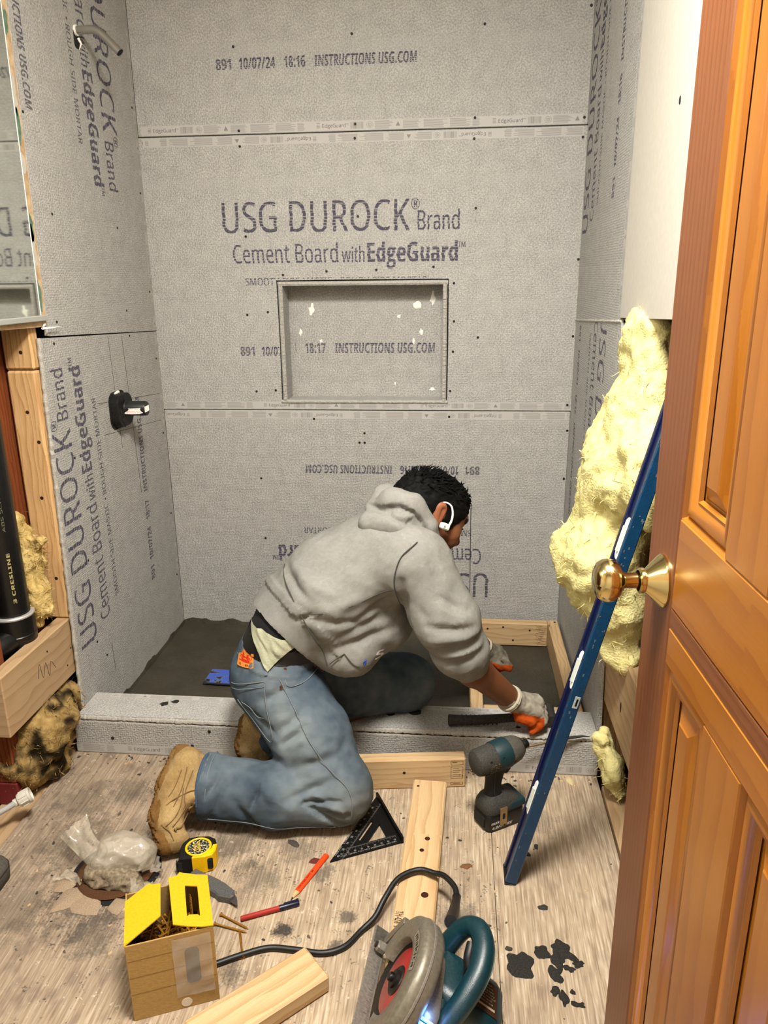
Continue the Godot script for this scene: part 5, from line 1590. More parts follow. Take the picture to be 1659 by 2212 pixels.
	part("collet", lathe([Vector2(0.0105, 0.066), Vector2(0.0105, 0.070), Vector2(0.0115, 0.072), Vector2(0.0115, 0.086), Vector2(0.0105, 0.088), Vector2(0.006, 0.088), Vector2(0.005, 0.080), Vector2(0.0, 0.080)], 24), plain(Color(0.09, 0.085, 0.08), 0.45, 0.5), hd)
	for i in 3: part("vent_slot", box(Vector3(0.0028, 0.0024, 0.013), 0.0006, 0, Vector2.ZERO, Vector3(0.022, -0.053 + 0.0045 * i, 0.026)), M.dark_gap, hd)
	for p in [Vector3(-0.014, -0.040, 0.0315), Vector3(-0.014, -0.006, 0.034)]:
		part("case_screw", lathe([Vector2(0.0034, 0), Vector2(0.0034, 0.0014), Vector2(0.0022, 0.0014), Vector2(0.0, 0.0008)], 10), M.dark_gap, hd, Transform3D(Basis(Vector3.RIGHT, PI / 2), p))
	var lb := Image.create(256, 80, false, Image.FORMAT_RGBA8)
	var ln := noise(0.05, 729, 3)
	for y in 80:
		for x in 256:
			var v := ln.get_noise_2d(x, y * 1.6)
			lb.set_pixel(x, y, Color(0.50, 0.42, 0.31, 0.85) if v > 0.12 else Color(0.16, 0.13, 0.10, 0.5 if v > 0.0 else 0.0))
	ink(lb, "makita", 130, 52, 30, 110, Color(0.16, 0.13, 0.10, 0.9), true)
	var lt := mb()
	lt.set_smooth_group(1)
	for i in 6:
		var a0 := deg_to_rad(96.0 + i * 7.0)
		var a1 := a0 + deg_to_rad(7.0)
		var q := func(a: float, y: float) -> Vector3: return Vector3(-cos(a) * -0.0368, y, sin(a) * 0.0368)
		q4(lt, q.call(a1 - 0.66, -0.045), q.call(a1 - 0.66, 0.034), q.call(a0 - 0.66, 0.034), q.call(a0 - 0.66, -0.045), Vector2(0, 1.0 - i / 6.0), Vector2(1, 1.0 - i / 6.0), Vector2(1, 1.0 - (i + 1) / 6.0), Vector2(0, 1.0 - (i + 1) / 6.0))
	part("worn_label", done(lt), paint_mat(picture(lb), 0.7), hd)

func level() -> void:
	var a := Vector3(1.2045, 0.006, 1.270)
	var u := Vector3(0.2345, 0.972, 0.0).normalized()
	var x := Vector3(u.y, -u.x, 0)
	var l := thing("spirit_level", "long dark blue box spirit level leaning up against the right wall by the door", "spirit level", Transform3D(Basis(x, u, x.cross(u)), a))
	var len := 1.16
	var navy := rough_mat(Color(0.008, 0.05, 0.19), Color(0.015, 0.07, 0.24), 0.02, 741, 0.3, 0.33, 0.5, 0.5, 0.3)
	var teal := rough_mat(Color(0.012, 0.185, 0.30), Color(0.02, 0.215, 0.345), 0.02, 743, 0.3, 0.36, 0.5, 0.5, 0.3)
	# I-shaped section: two working edges joined by a thinner web
	part("edge_flange", box(Vector3(0.0255, len, 0.013), 0.002, 1, Vector2.ZERO, Vector3(0.0128, len * 0.5, 0.0235)), teal, l)
	part("edge_flange", box(Vector3(0.0255, len, 0.013), 0.002, 1, Vector2.ZERO, Vector3(0.0128, len * 0.5, -0.0235)), navy, l)
	var w := mb()
	var cuts := [[0.175, 0.255], [0.50, 0.585], [0.80, 0.885]]
	var y := 0.002
	for c in cuts:
		add_box(w, Vector3(0.016, c[0] - y, 0.034), Vector3(0.0128, (c[0] + y) * 0.5, 0.0), 0.001)
		y = c[1]
	add_box(w, Vector3(0.016, len - y, 0.034), Vector3(0.0128, (len + y) * 0.5, 0.0), 0.001)
	part("web", done(w), navy, l)
	part("end_cap", box(Vector3(0.027, 0.006, 0.062), 0.001, 0, Vector2.ZERO, Vector3(0.0128, -0.003, 0)), plain(Color(0.05, 0.05, 0.05), 0.5), l)
	var white := plain(Color(0.93, 0.93, 0.90), 0.5)
	for c in cuts:
		var vh := part("vial_holder", prism(rrect(0.030, c[1] - c[0] + 0.004, 0.013, 5), -0.0105, 0.0105, 0.002), white, l, Transform3D(Basis(Vector3(0, 0, 1), Vector3(0, 1, 0), Vector3(-1, 0, 0)), Vector3(0.0128, (c[0] + c[1]) * 0.5, 0.0)), "white vial holder")
		part("vial", tube([Vector3(0, -0.026, 0.011), Vector3(0, 0.026, 0.011)], 0.0055, 12), plain(Color(0.72, 0.74, 0.70), 0.15), vh)
	for k in 30: part("scuff", box(Vector3(0.0015 + 0.002 * rng.randf(), 0.002 + 0.005 * rng.randf(), 0.0004), 0.0001, 0, Vector2.ZERO, Vector3(0.002 + 0.021 * rng.randf(), 0.03 + len * 0.9 * rng.randf(), 0.0302)), plain(Color(0.30, 0.36, 0.40), 0.6) if k % 3 else plain(Color(0.35, 0.31, 0.27), 0.8), l)
	for k in 26: part("chip", box(Vector3(0.0006, 0.003 + 0.018 * rng.randf() * rng.randf(), 0.0015), 0.0001, 0, Vector2.ZERO, Vector3(-0.0001, 0.2 + len * 0.75 * rng.randf(), 0.029)), plain(Color(0.45, 0.45, 0.44), 0.5, 0.4), l)
	var tv := part("edge_vial", box(Vector3(0.011, 0.028, 0.0012), 0.0004, 0, Vector2.ZERO, Vector3(0.016, 0.485, 0.0303)), plain(Color(0.62, 0.64, 0.62), 0.3), l)
	part("bubble_line", box(Vector3(0.004, 0.017, 0.0010), 0.0003, 0, Vector2.ZERO, Vector3(0.0165, 0.485, 0.0308)), plain(Color(0.06, 0.07, 0.07), 0.2), tv)

func hammer() -> void:
	var h := thing("hammer", "hammer with a dusty black handle under the worker's gloved hand on the curb", "hammer")
	var grip := rough_mat(Color(0.13, 0.125, 0.115), Color(0.30, 0.285, 0.26), 0.03, 751, 0.08, 0.8, 2.0)
	var pts := curve([Vector3(1.068, 0.1395, 0.853), Vector3(1.09, 0.139, 0.851), Vector3(1.14, 0.1385, 0.846), Vector3(1.21, 0.145, 0.843), Vector3(1.27, 0.1515, 0.842)], 5)
	var rad := []
	for i in pts.size():
		var t := float(i) / (pts.size() - 1)
		rad.append(0.0165 - 0.004 * t + 0.0025 * exp(-t * 9.0) - (0.004 if i == 0 else 0.0))
	part("grip", tube(pts, rad, 16, 0.9), grip, h)
	for i in 9: part("grip_ring", tube([Vector3(1.105 + i * 0.012, 0.1388, 0.8495 - i * 0.0011), Vector3(1.107 + i * 0.012, 0.1388, 0.8493 - i * 0.0011)], 0.0164 - i * 0.0002, 14, 0.92), grip, h)
	part("shank", tube([Vector3(1.26, 0.1505, 0.8425), Vector3(1.350, 0.1515, 0.826)], [0.0095, 0.0085], 12), plain(Color(0.12, 0.115, 0.105), 0.5, 0.4), h)
	var steel := rough_mat(Color(0.16, 0.155, 0.145), Color(0.27, 0.26, 0.24), 0.03, 753, 0.06, 0.5, 0.6)
	steel.metallic = 0.4
	part("head", tube([Vector3(1.352, 0.1515, 0.852), Vector3(1.352, 0.1515, 0.846), Vector3(1.352, 0.1515, 0.832), Vector3(1.352, 0.1515, 0.826), Vector3(1.352, 0.1515, 0.808)], [0.0125, 0.0148, 0.0148, 0.0115, 0.0125], 18), steel, h)
	part("claw", loft([[Vector3(1.342, 0.158, 0.81), Vector3(1.342, 0.138, 0.81), Vector3(1.362, 0.138, 0.81), Vector3(1.362, 0.158, 0.81)], [Vector3(1.340, 0.158, 0.785), Vector3(1.340, 0.142, 0.785), Vector3(1.364, 0.142, 0.785), Vector3(1.364, 0.158, 0.785)], [Vector3(1.341, 0.146, 0.757), Vector3(1.341, 0.140, 0.757), Vector3(1.363, 0.140, 0.757), Vector3(1.363, 0.146, 0.757)]].map(func(r): r.reverse(); return r)), steel, h)

func floor_tools() -> void:
	screw_box()
	# tape measure on its side
	var t := thing("tape_measure", "worn yellow and black tape measure beside the tan boot", "tape measure", at(0.492, 0.0, 1.288, deg_to_rad(12)))
	var rubber := rough_mat(Color(0.04, 0.04, 0.04), Color(0.12, 0.115, 0.105), 0.03, 801, 0.06, 0.75, 1.5)
	var yel := rough_mat(Color(0.88, 0.66, 0.02), Color(0.97, 0.79, 0.07), 0.03, 803, 0.06, 0.45, 0.5)
	var up := Transform3D(Basis(Vector3.RIGHT, -PI / 2), Vector3.ZERO)   # prism z becomes up, prism y away from the camera
	var outline := [Vector2(-0.044, -0.034), Vector2(0.010, -0.034), Vector2(0.030, -0.030), Vector2(0.037, -0.016), Vector2(0.039, 0.008), Vector2(0.034, 0.026), Vector2(0.020, 0.036), Vector2(-0.006, 0.038), Vector2(-0.034, 0.034), Vector2(-0.042, 0.020), Vector2(-0.046, -0.012)]
	part("case", prism(outline, 0.0, 0.046, 0.004), rubber, t, up)
	var sh := [Vector2(-0.014, -0.0355), Vector2(0.012, -0.0355), Vector2(0.0315, -0.031), Vector2(0.0385, -0.016), Vector2(0.0405, 0.006), Vector2(0.030, 0.004), Vector2(0.026, -0.010), Vector2(0.014, -0.022), Vector2(-0.014, -0.026)]
	part("side_shell", prism(sh, 0.002, 0.0475, 0.003), yel, t, up, "yellow side shell")
	part("rim", lathe([Vector2(0.0290, 0.045), Vector2(0.0305, 0.0485), Vector2(0.0275, 0.0500), Vector2(0.0255, 0.0485), Vector2(0.0250, 0.046)], 40), yel, t, at(-0.002, 0.0, 0.003), "yellow rim")
	var di := Image.create(192, 192, false, Image.FORMAT_RGB8)
	var dn := noise(0.045, 805, 4)
	for y in 192:
		for x in 192:
			var v := dn.get_noise_2d(x, y)
			di.set_pixel(x, y, Color(0.09, 0.085, 0.075) if v < 0.02 else Color(0.78, 0.76, 0.64) if v > 0.26 else Color(0.40, 0.38, 0.31))
	ink(di, "STANLEY", 30, 104, 26, 132, Color(0.80, 0.66, 0.12), true)
	ink(di, "FATMAX", 44, 136, 20, 100, Color(0.80, 0.66, 0.12), true)
	var ds := mb()
	ds.set_smooth_group(-1)
	for i in 32:
		var a := TAU * i / 32
		var c := TAU * (i + 1) / 32
		var p := func(w: float) -> Vector3: return Vector3(cos(w) * 0.026, 0.0478, -sin(w) * 0.026)
		var u := func(w: float) -> Vector2: return Vector2(0.5 + 0.5 * cos(w + 1.35), 0.5 - 0.5 * sin(w + 1.35))
		t3(ds, Vector3(0, 0.0478, 0), p.call(a), p.call(c), Vector2(0.5, 0.5), u.call(a), u.call(c))
	part("badge", done(ds), paint_mat(picture(di), 0.6, false), t, at(-0.002, 0, 0.003), "scratched black badge")
	part("lock_slider", box(Vector3(0.013, 0.030, 0.017), 0.003, 1, Vector2.ZERO, Vector3(0.026, 0.023, 0.0275)), rubber, t)
	for i in 3: part("slider_ridge", box(Vector3(0.0008, 0.022, 0.0012), 0.0002, 0, Vector2.ZERO, Vector3(0.024 + i * 0.003, 0.024, 0.0362)), plain(Color(0.2, 0.2, 0.19), 0.6), t)
	part("mouth", box(Vector3(0.012, 0.030, 0.010), 0.002, 0, Vector2.ZERO, Vector3(-0.042, 0.020, 0.030)), M.dark_gap, t)
	part("hook", box(Vector3(0.002, 0.028, 0.012), 0.0006, 0, Vector2.ZERO, Vector3(-0.0500, 0.020, 0.030)), plain(Color(0.25, 0.24, 0.22), 0.5, 0.5), t)

	# utility knife, half behind the box
	var k := thing("utility_knife", "grey metal utility knife with its blade out behind the yellow flapped box", "knife", frame(Vector3(0.89, 0, 0.45), Vector3.UP, Vector3(0.566, 0.0, 1.3795)))
	var zinc := rough_mat(Color(0.30, 0.30, 0.30), Color(0.44, 0.44, 0.43), 0.03, 811, 0.06, 0.42, 0.6)
	zinc.metallic = 0.35
	var kb := part("handle", prism([Vector2(-0.090, -0.012), Vector2(-0.04, -0.017), Vector2(0.0, -0.016), Vector2(0.012, -0.019), Vector2(0.040, -0.0095), Vector2(0.043, -0.001), Vector2(0.034, 0.012), Vector2(0.0, 0.018), Vector2(-0.05, 0.017), Vector2(-0.090, 0.015)], 0.001, 0.019, 0.003), zinc, k, up)
	part("blade", prism([Vector2(0.038, -0.012), Vector2(0.066, -0.013), Vector2(0.045, 0.006), Vector2(0.036, 0.008)], 0.0095, 0.0102), plain(Color(0.42, 0.41, 0.40), 0.3, 0.8), k, up)
	part("inlay", prism([Vector2(-0.045, 0.010), Vector2(-0.02, 0.006), Vector2(-0.008, -0.006), Vector2(-0.03, 0.004)], 0.0192, 0.0196), plain(Color(0.70, 0.65, 0.52), 0.6), kb, up)
	part("rust_patch", prism([Vector2(-0.05, -0.004), Vector2(-0.022, -0.008), Vector2(-0.014, -0.015), Vector2(-0.046, -0.014)], 0.0191, 0.0194), plain(Color(0.55, 0.38, 0.18), 0.7), kb, up)
	for i in 4: part("grip_rib", box(Vector3(0.0016, 0.0016, 0.016), 0.0004, 0, Vector2.ZERO, Vector3(0.014 + i * 0.0055, 0.0194, 0.0)), plain(Color(0.22, 0.22, 0.21), 0.5, 0.3), kb)
	part("screw", lathe([Vector2(0.0035, 0.019), Vector2(0.003, 0.0202), Vector2(0, 0.0202)], 12), zinc, kb, at(-0.06, 0, -0.010))

	# marker and pencil
	var m := thing("marker_pen", "marker with a red barrel and dark blue cap", "marker", frame(Vector3(0.908, 0, -0.418), Vector3.UP, Vector3(0.633, 0.0062, 1.450)))
	var lay := Transform3D(Basis(Vector3(0, 0, 1), -PI / 2), Vector3.ZERO)
	part("barrel", lathe([Vector2(0.0, 0.0), Vector2(0.0048, 0.0), Vector2(0.0055, 0.0015), Vector2(0.0058, 0.085)], 20), rough_mat(Color(0.52, 0.12, 0.11), Color(0.68, 0.22, 0.19), 0.04, 821, 0.05, 0.5, 0.5), m, lay, "red barrel")
	var cap := part("cap", lathe([Vector2(0.0060, 0.084), Vector2(0.0063, 0.086), Vector2(0.0060, 0.126), Vector2(0.0052, 0.1285), Vector2(0.0, 0.1285)], 20), plain(Color(0.035, 0.05, 0.16), 0.35), m, lay, "dark blue cap")
	part("clip", box(Vector3(0.003, 0.034, 0.003), 0.0008, 1, Vector2.ZERO, Vector3(-0.0045, 0.112, -0.0055)), plain(Color(0.035, 0.05, 0.16), 0.35), cap)
	part("clip_end", box(Vector3(0.003, 0.006, 0.005), 0.0008, 1, Vector2.ZERO, Vector3(-0.0045, 0.126, -0.006)), plain(Color(0.035, 0.05, 0.16), 0.35), cap)
	var pd := Vector3(0.785 - 0.729, 0, 1.245 - 1.385).normalized()
	var pn := thing("carpenter_pencil", "flat orange carpenter pencil with black print", "pencil", frame(pd, Vector3.UP, Vector3(0.729, 0.0, 1.385)))
	var ring := func(x: float, w: float, h: float) -> Array: return [Vector2(w, h * 0.55), Vector2(w * 0.62, h), Vector2(-w * 0.62, h), Vector2(-w, h * 0.55), Vector2(-w, h * 0.45), Vector2(-w * 0.62, 0.0), Vector2(w * 0.62, 0.0), Vector2(w, h * 0.45)].map(func(v): return Vector3(x, v.y, v.x))
	var org := plain(Color(0.90, 0.25, 0.05), 0.45)
	part("body", loft([ring.call(0.024, 0.0072, 0.0076), ring.call(0.152, 0.0072, 0.0076)]), org, pn)
	part("wood_point", loft([ring.call(0.006, 0.002, 0.005), ring.call(0.0245, 0.0070, 0.0075)]), plain(Color(0.80, 0.62, 0.42), 0.8), pn)
	part("lead", loft([ring.call(-0.001, 0.0006, 0.003), ring.call(0.0065, 0.0021, 0.0051)]), plain(Color(0.06, 0.06, 0.06), 0.5), pn)
	var pi := Image.create(420, 40, false, Image.FORMAT_RGBA8)
	pi.fill(Color(0.12, 0.05, 0.02, 0.0))
	ink(pi, "THE HOME DEPOT", 8, 30, 20, 250, Color(0.10, 0.05, 0.03, 0.95), true)
	for i in 2: pi.fill_rect(Rect2i(280 + i * 16, 10, 12, 20), Color(0.10, 0.05, 0.03, 0.7))
	part("lettering", sheet(Vector3(0.030, 0.00768, 0.0044), Vector3(0.085, 0, 0), Vector3(0, 0, -0.0088)), paint_mat(picture(pi), 0.5), pn)

	# speed square: a right triangle with its corner at the origin, u along one leg, w along the other
	var bp := Vector3(0.961, 0.0, 1.186)
	var su := Vector3(-0.163, 0, 0.079).normalized()
	var sw := Vector3(-0.079, 0, -0.163).normalized()
	var sq := thing("speed_square", "black metal speed square triangle partly under the worker's knee", "square", Transform3D(Basis(su, Vector3.UP, su.cross(Vector3.UP)), bp))
	var flat := Transform3D(Basis(Vector3.RIGHT, -PI / 2), Vector3.ZERO)
	var sgn := 1.0 if flat.basis.y.dot(sq.basis.inverse() * sw) > 0 else -1.0
	var P := func(u: float, w: float) -> Vector2: return Vector2(u, w * sgn)
	var blk := rough_mat(Color(0.045, 0.045, 0.045), Color(0.11, 0.11, 0.105), 0.03, 831, 0.08, 0.45, 0.6)
	blk.metallic = 0.2
	var L := 0.182
	for pp in [["leg", [P.call(0.0, 0.0), P.call(L, 0.0), P.call(L - 0.029, 0.029), P.call(0.0, 0.029)]], ["leg", [P.call(0.0, 0.029), P.call(0.029, 0.029), P.call(0.029, L - 0.029), P.call(0.0, L)]],
			["hypotenuse", [P.call(L - 0.029, 0.029), P.call(0.029, L - 0.029), P.call(0.029, L - 0.029 - 0.040), P.call(L - 0.029 - 0.040, 0.029)]],
			["inner_bar", [P.call(0.105, 0.029), P.call(0.029, 0.105), P.call(0.029, 0.078), P.call(0.078, 0.029)]]]:
		part(pp[0], prism(pp[1], 0.001, 0.0055, 0.0006), blk, sq, flat)
	part("slot_end", prism([P.call(0.029, 0.105), P.call(0.029, 0.114), P.call(0.045, 0.098), P.call(0.041, 0.093)], 0.001, 0.0055), blk, sq, flat)
	part("slot_end", prism([P.call(0.105, 0.029), P.call(0.114, 0.029), P.call(0.098, 0.045), P.call(0.093, 0.041)], 0.001, 0.0055), blk, sq, flat)
	part("fence", prism([P.call(-0.005, -0.001), P.call(0.001, -0.001), P.call(0.001, L), P.call(-0.005, L)], 0.0, 0.019, 0.001), blk, sq, flat)
	var qi := Image.create(512, 64, false, Image.FORMAT_RGBA8)
	qi.fill(Color(0.6, 0.6, 0.58, 0.0))
	var qc := Color(0.62, 0.61, 0.58, 0.85)
	for i in 85: qi.fill_rect(Rect2i(4 + i * 6, 0, 1, 22 if i % 8 == 0 else 14 if i % 4 == 0 else 8), qc)
	for i in 9: ink(qi, str(i * 10), 14 + i * 55, 42, 12, 16, qc)
	ink(qi, "HIP VAL  COMMON TOP CUT  PIVOT HERE", 20, 60, 10, 460, qc)
	var qm := paint_mat(picture(qi), 0.5)
	var V := func(u: float, w: float) -> Vector3: return flat * Vector3(u, w * sgn, 0.0058)
	for e in [[P.call(0.006, 0.002), P.call(0.165, 0.002), P.call(0.006, 0.026)], [P.call(L - 0.008, 0.010), P.call(0.018, L - 0.016), P.call(L - 0.028, -0.008)]]:
		var o: Vector3 = flat * Vector3(e[0].x, e[0].y, 0.0058)
		var r: Vector3 = flat * Vector3(e[1].x, e[1].y, 0.0058) - o
		var u: Vector3 = flat * Vector3(e[2].x, e[2].y, 0.0058) - o
		part("markings", sheet(o, r, u), qm, sq)
	# braided supply hose with a plastic nut
	var h := thing("supply_hose", "braided supply hose with a pale plastic nut at the left edge of the floor", "hose")
	var br := rough_mat(Color(0.50, 0.50, 0.49), Color(0.80, 0.79, 0.76), 0.12, 841, 0.05, 0.4, 5.0)
	part("hose", tube(curve([Vector3(-0.16, 0.030, 1.318), Vector3(-0.095, 0.044, 1.272), Vector3(-0.040, 0.056, 1.222), Vector3(-0.012, 0.062, 1.186)], 5), 0.0075, 14), br, h)
	var nd := Vector3(0.034, 0.014, -0.022).normalized()
	var nx := frame(nd, Vector3.UP, Vector3(-0.012, 0.062, 1.186))
	var rot := nx * lay
	var wp := plain(Color(0.80, 0.78, 0.73), 0.4)
	part("ferrule", lathe([Vector2(0.0075, -0.012), Vector2(0.0105, -0.010), Vector2(0.0105, -0.002), Vector2(0.009, 0.0)], 20), wp, h, rot)
	part("nut", lathe([Vector2(0.009, 0.0), Vector2(0.0165, 0.002), Vector2(0.018, 0.006), Vector2(0.018, 0.026), Vector2(0.0195, 0.027), Vector2(0.0195, 0.033), Vector2(0.0150, 0.0335), Vector2(0.0138, 0.030), Vector2(0.0138, 0.012), Vector2(0.0, 0.012)], 28), wp, h, rot)
	for i in 8: part("nut_rib", box(Vector3(0.003, 0.020, 0.003), 0.0008, 1, Vector2.ZERO, Vector3(0, 0.016, 0)), wp, h, rot * Transform3D(Basis(Vector3.UP, TAU * i / 8), Vector3(sin(TAU * i / 8) * 0.0185, 0, cos(TAU * i / 8) * 0.0185)))
	# grey rubber tipped object reaching in at the left edge
	var gb := thing("grey_bucket_foot", "grey rounded plastic foot of something at the left edge of the floor", "plastic foot", at(0.03, 0.0, 1.412))
	var gm := rough_mat(Color(0.25, 0.24, 0.22), Color(0.38, 0.36, 0.33), 0.03, 845, 0.1, 0.7, 0.8)
	part("body", loft([[0.0, 0.050], [0.004, 0.058], [0.030, 0.060], [0.045, 0.055], [0.052, 0.042]].map(func(r): return rrect(r[1] * 1.3, r[1] * 2.2, r[1] * 0.6, 6).map(func(v): return Vector3(v.x, r[0], -v.y)))), gm, gb)
	part("rim_groove", loft([0.031, 0.034].map(func(y): return rrect(0.0785, 0.133, 0.036, 6).map(func(v): return Vector3(v.x, y, -v.y)))), plain(Color(0.12, 0.115, 0.11), 0.7), gb)

func screw_box() -> void:
	var nl := Vector3(0.499, 0.0, 1.695)
	var nr := Vector3(0.643, 0.0, 1.636)
	var x := (nr - nl).normalized()
	var w := 0.157
	var dp := 0.136
	var hh := 0.175
	var back := Vector3(x.z, 0, -x.x)     # away from the camera
	if back.z > 0: back = -back
	var b := thing("screw_box", "tan cardboard box with torn yellow top flaps, full of screws", "box", Transform3D(Basis(x, Vector3.UP, -back), (nl + nr) * 0.5 + back * dp * 0.5))
	var card := rough_mat(Color(0.61, 0.49, 0.29), Color(0.67, 0.545, 0.335), 0.04, 861, 0.2, 0.85, 0.8)
	var yel := rough_mat(Color(0.77, 0.59, 0.07), Color(0.82, 0.65, 0.12), 0.05, 863, 0.2, 0.6, 0.3)
	var tk := 0.003
	var hz := dp * 0.5
	var hw := w * 0.5
	part("front_wall", span(Vector3(-hw, 0.0, hz - tk), Vector3(hw, hh, hz), 0.0008), card, b)
	part("back_wall", span(Vector3(-hw, 0.0, -hz), Vector3(hw, hh - 0.004, -hz + tk), 0.0008), card, b)
	part("side_wall", span(Vector3(-hw, 0.0, -hz + tk), Vector3(-hw + tk, hh, hz - tk), 0.0008), card, b)
	part("side_wall", span(Vector3(hw - tk, 0.0, -hz + tk), Vector3(hw, hh, hz - tk), 0.0008), card, b)
	part("bottom", span(Vector3(-hw + tk, 0.0, -hz + tk), Vector3(hw - tk, tk, hz - tk), 0.0), card, b)
	for y in [hh * 0.80, hh * 0.58, hh * 0.36]: part("crease", box(Vector3(w - 0.004, 0.0012, 0.0008), 0.0003, 0, Vector2.ZERO, Vector3(0, y, hz + 0.0001)), plain(Color(0.46, 0.34, 0.15), 0.9), b)
	# top flaps, printed yellow on the outside
	var lf := Transform3D(Basis(Vector3.RIGHT, -PI / 2), Vector3.ZERO)
	var f1 := Transform3D(Basis(Vector3(0, 0, 1), deg_to_rad(9)), Vector3(-hw, hh + 0.0005, 0)) * lf
	part("flap", prism([Vector2(0.0, -hz), Vector2(0.066, -hz + 0.041), Vector2(0.068, hz - 0.012), Vector2(0.050, hz - 0.006), Vector2(0.046, hz - 0.001), Vector2(0.0, hz - 0.028)], 0.0, 0.002, 0.0), yel, b, f1, "yellow flap with a torn edge")
	var f2 := Transform3D(Basis(Vector3(0, 0, 1), deg_to_rad(-11)), Vector3(hw, hh + 0.0005, 0)) * lf
	for q in [[Vector2(0.0, -hz), Vector2(-0.022, -hz - 0.001), Vector2(-0.022, hz - 0.002), Vector2(0.0, hz - 0.004)], [Vector2(-0.046, -hz + 0.003), Vector2(-0.072, -hz + 0.010), Vector2(-0.076, hz - 0.006), Vector2(-0.060, hz - 0.002), Vector2(-0.054, hz + 0.008), Vector2(-0.046, hz + 0.004)], [Vector2(-0.022, -hz - 0.001), Vector2(-0.046, -hz + 0.003), Vector2(-0.046, -hz + 0.026), Vector2(-0.042, -hz + 0.030), Vector2(-0.026, -hz + 0.029), Vector2(-0.022, -hz + 0.025)], [Vector2(-0.022, hz - 0.034), Vector2(-0.046, hz - 0.030), Vector2(-0.046, hz + 0.004), Vector2(-0.036, hz + 0.002), Vector2(-0.022, hz - 0.002)]]:
		part("flap", prism(q, 0.0, 0.002, 0.0), yel, b, f2)
	# handle hole sealed with clear tape
	var hole := part("hand_hole", prism(rrect(0.026, 0.082, 0.009, 5, Vector2(0.036, 0.098)), hz + 0.0002, hz + 0.0007), plain(Color(0.13, 0.11, 0.10), 0.8), b)
	var fog := plain(Color(0.85, 0.82, 0.78, 0.24), 0.07)
	fog.transparency = BaseMaterial3D.TRANSPARENCY_ALPHA
	var ts := mb()
	ts.set_smooth_group(1)
	var tn := noise(22.0, 865, 2)
	var gx := 10
	var gy := 16
	for i in gx:
		for j in gy:
			var v := func(a: int, c: int) -> Vector3:
				var px := lerpf(0.002, 0.072, float(a) / gx)
				var py := lerpf(0.030, 0.166, float(c) / gy)
				return Vector3(px, py, hz + 0.0022 + 0.0030 * tn.get_noise_2d(px, py))
			q4(ts, v.call(i, j), v.call(i + 1, j), v.call(i + 1, j + 1), v.call(i, j + 1))
	part("clear_tape", done(ts), fog, b, Transform3D(), "crinkled clear tape")
	part("punch_hole", lathe([Vector2(0.010, 0), Vector2(0.010, 0.0006), Vector2(0, 0.0006)], 16), plain(Color(0.80, 0.76, 0.68), 0.8), b, Transform3D(Basis(Vector3.RIGHT, PI / 2), Vector3(0.018, 0.014, hz + 0.0001)))
	# deck screws: one built, the others copied
	var gold := rough_mat(Color(0.50, 0.33, 0.10), Color(0.66, 0.47, 0.17), 0.04, 867, 0.05, 0.42, 0.5)
	gold.metallic = 0.45
	var proto := thing("deck_screw", "tan coated deck screw heaped inside the open box", "screw", Transform3D(), "deck screws heaped in the open box")
	part("shank", tube([Vector3(0, 0, 0), Vector3(0.006, 0, 0), Vector3(0.034, 0, 0), Vector3(0.070, 0, 0), Vector3(0.077, 0, 0)], [0.0030, 0.0021, 0.0020, 0.0017, 0.0004], 8), gold, proto)
	part("head", lathe([Vector2(0.0022, -0.004), Vector2(0.0046, -0.0008), Vector2(0.0046, 0.0), Vector2(0.0018, 0.0), Vector2(0.0014, -0.0012), Vector2(0.0, -0.0012)], 12), gold, proto, Transform3D(Basis(Vector3(0, 0, 1), PI / 2), Vector3.ZERO))
	var th := []
	for i in 97:
		var a := i * TAU / 8.0
		th.append(Vector3(0.036 + i * 0.00037, cos(a) * 0.0021, sin(a) * 0.0021))
	part("thread", tube(th, 0.0007, 4), gold, proto)
	var first := true
	var put := func(o: Node3D, xf: Transform3D) -> void: o.transform = xf
	var g := RandomNumberGenerator.new()
	g.seed = 31
	var heap := 0.085
	part("heap_base", box(Vector3(w - 0.008, 0.09, dp - 0.008), 0.0, 0, Vector2.ZERO, Vector3(0, 0.048, 0)), plain(Color(0.20, 0.13, 0.05), 0.9), b)
	for i in 84:
		var o := proto if i == 0 else copy_of(proto)
		var yaw := g.randf() * TAU
		var dir := Vector3(cos(yaw), g.randf_range(-0.25, 0.35), sin(yaw)).normalized()
		var y := heap + 0.008 + 0.034 * i / 84.0
		if i > 80: dir = Vector3(0.18 * (i - 82), 0.92, -0.25).normalized()
		var mid := Vector3(g.randf_range(-hw + 0.045, hw - 0.045), y, g.randf_range(-hz + 0.042, hz - 0.042))
		if i > 80: mid = Vector3(0.030 + 0.012 * (i - 81), 0.135, -0.018 + 0.01 * (i - 82))
		var p := mid - dir * 0.0385
		for e in [p, p + dir * 0.077]:
			mid.x -= clampf(e.x, -hw + 0.006, hw - 0.006) * 0.0 + maxf(0.0, absf(e.x) - hw + 0.008) * signf(e.x)
			mid.z -= maxf(0.0, absf(e.z) - hz + 0.008) * signf(e.z)
		o.transform = b.transform * frame(dir, Vector3.UP, mid - dir * 0.0385)
	for q in [["tan deck screw lying farthest from the box beside the marker", Vector3(0.586, 0.0047, 1.440), Vector3(0.661, 0.0025, 1.474)], ["tan deck screw lying nearest the box corner", Vector3(0.580, 0.0047, 1.466), Vector3(0.660, 0.0025, 1.482)], ["tan deck screw pointing at the marker with its head under the cord", Vector3(0.664, 0.0047, 1.545), Vector3(0.640, 0.0025, 1.482)]]:
		var o := copy_of(proto)
		o.set_meta("label", q[0])
		o.set_meta("group", "deck screws loose on the floor")
		o.transform = frame(q[2] - q[1], Vector3.UP, q[1])

func copy_of(o: Node3D) -> Node3D:
	var base := String(o.name)
	var c := o.duplicate()
	c.name = numbered(base)
	add_child(c)
	return c

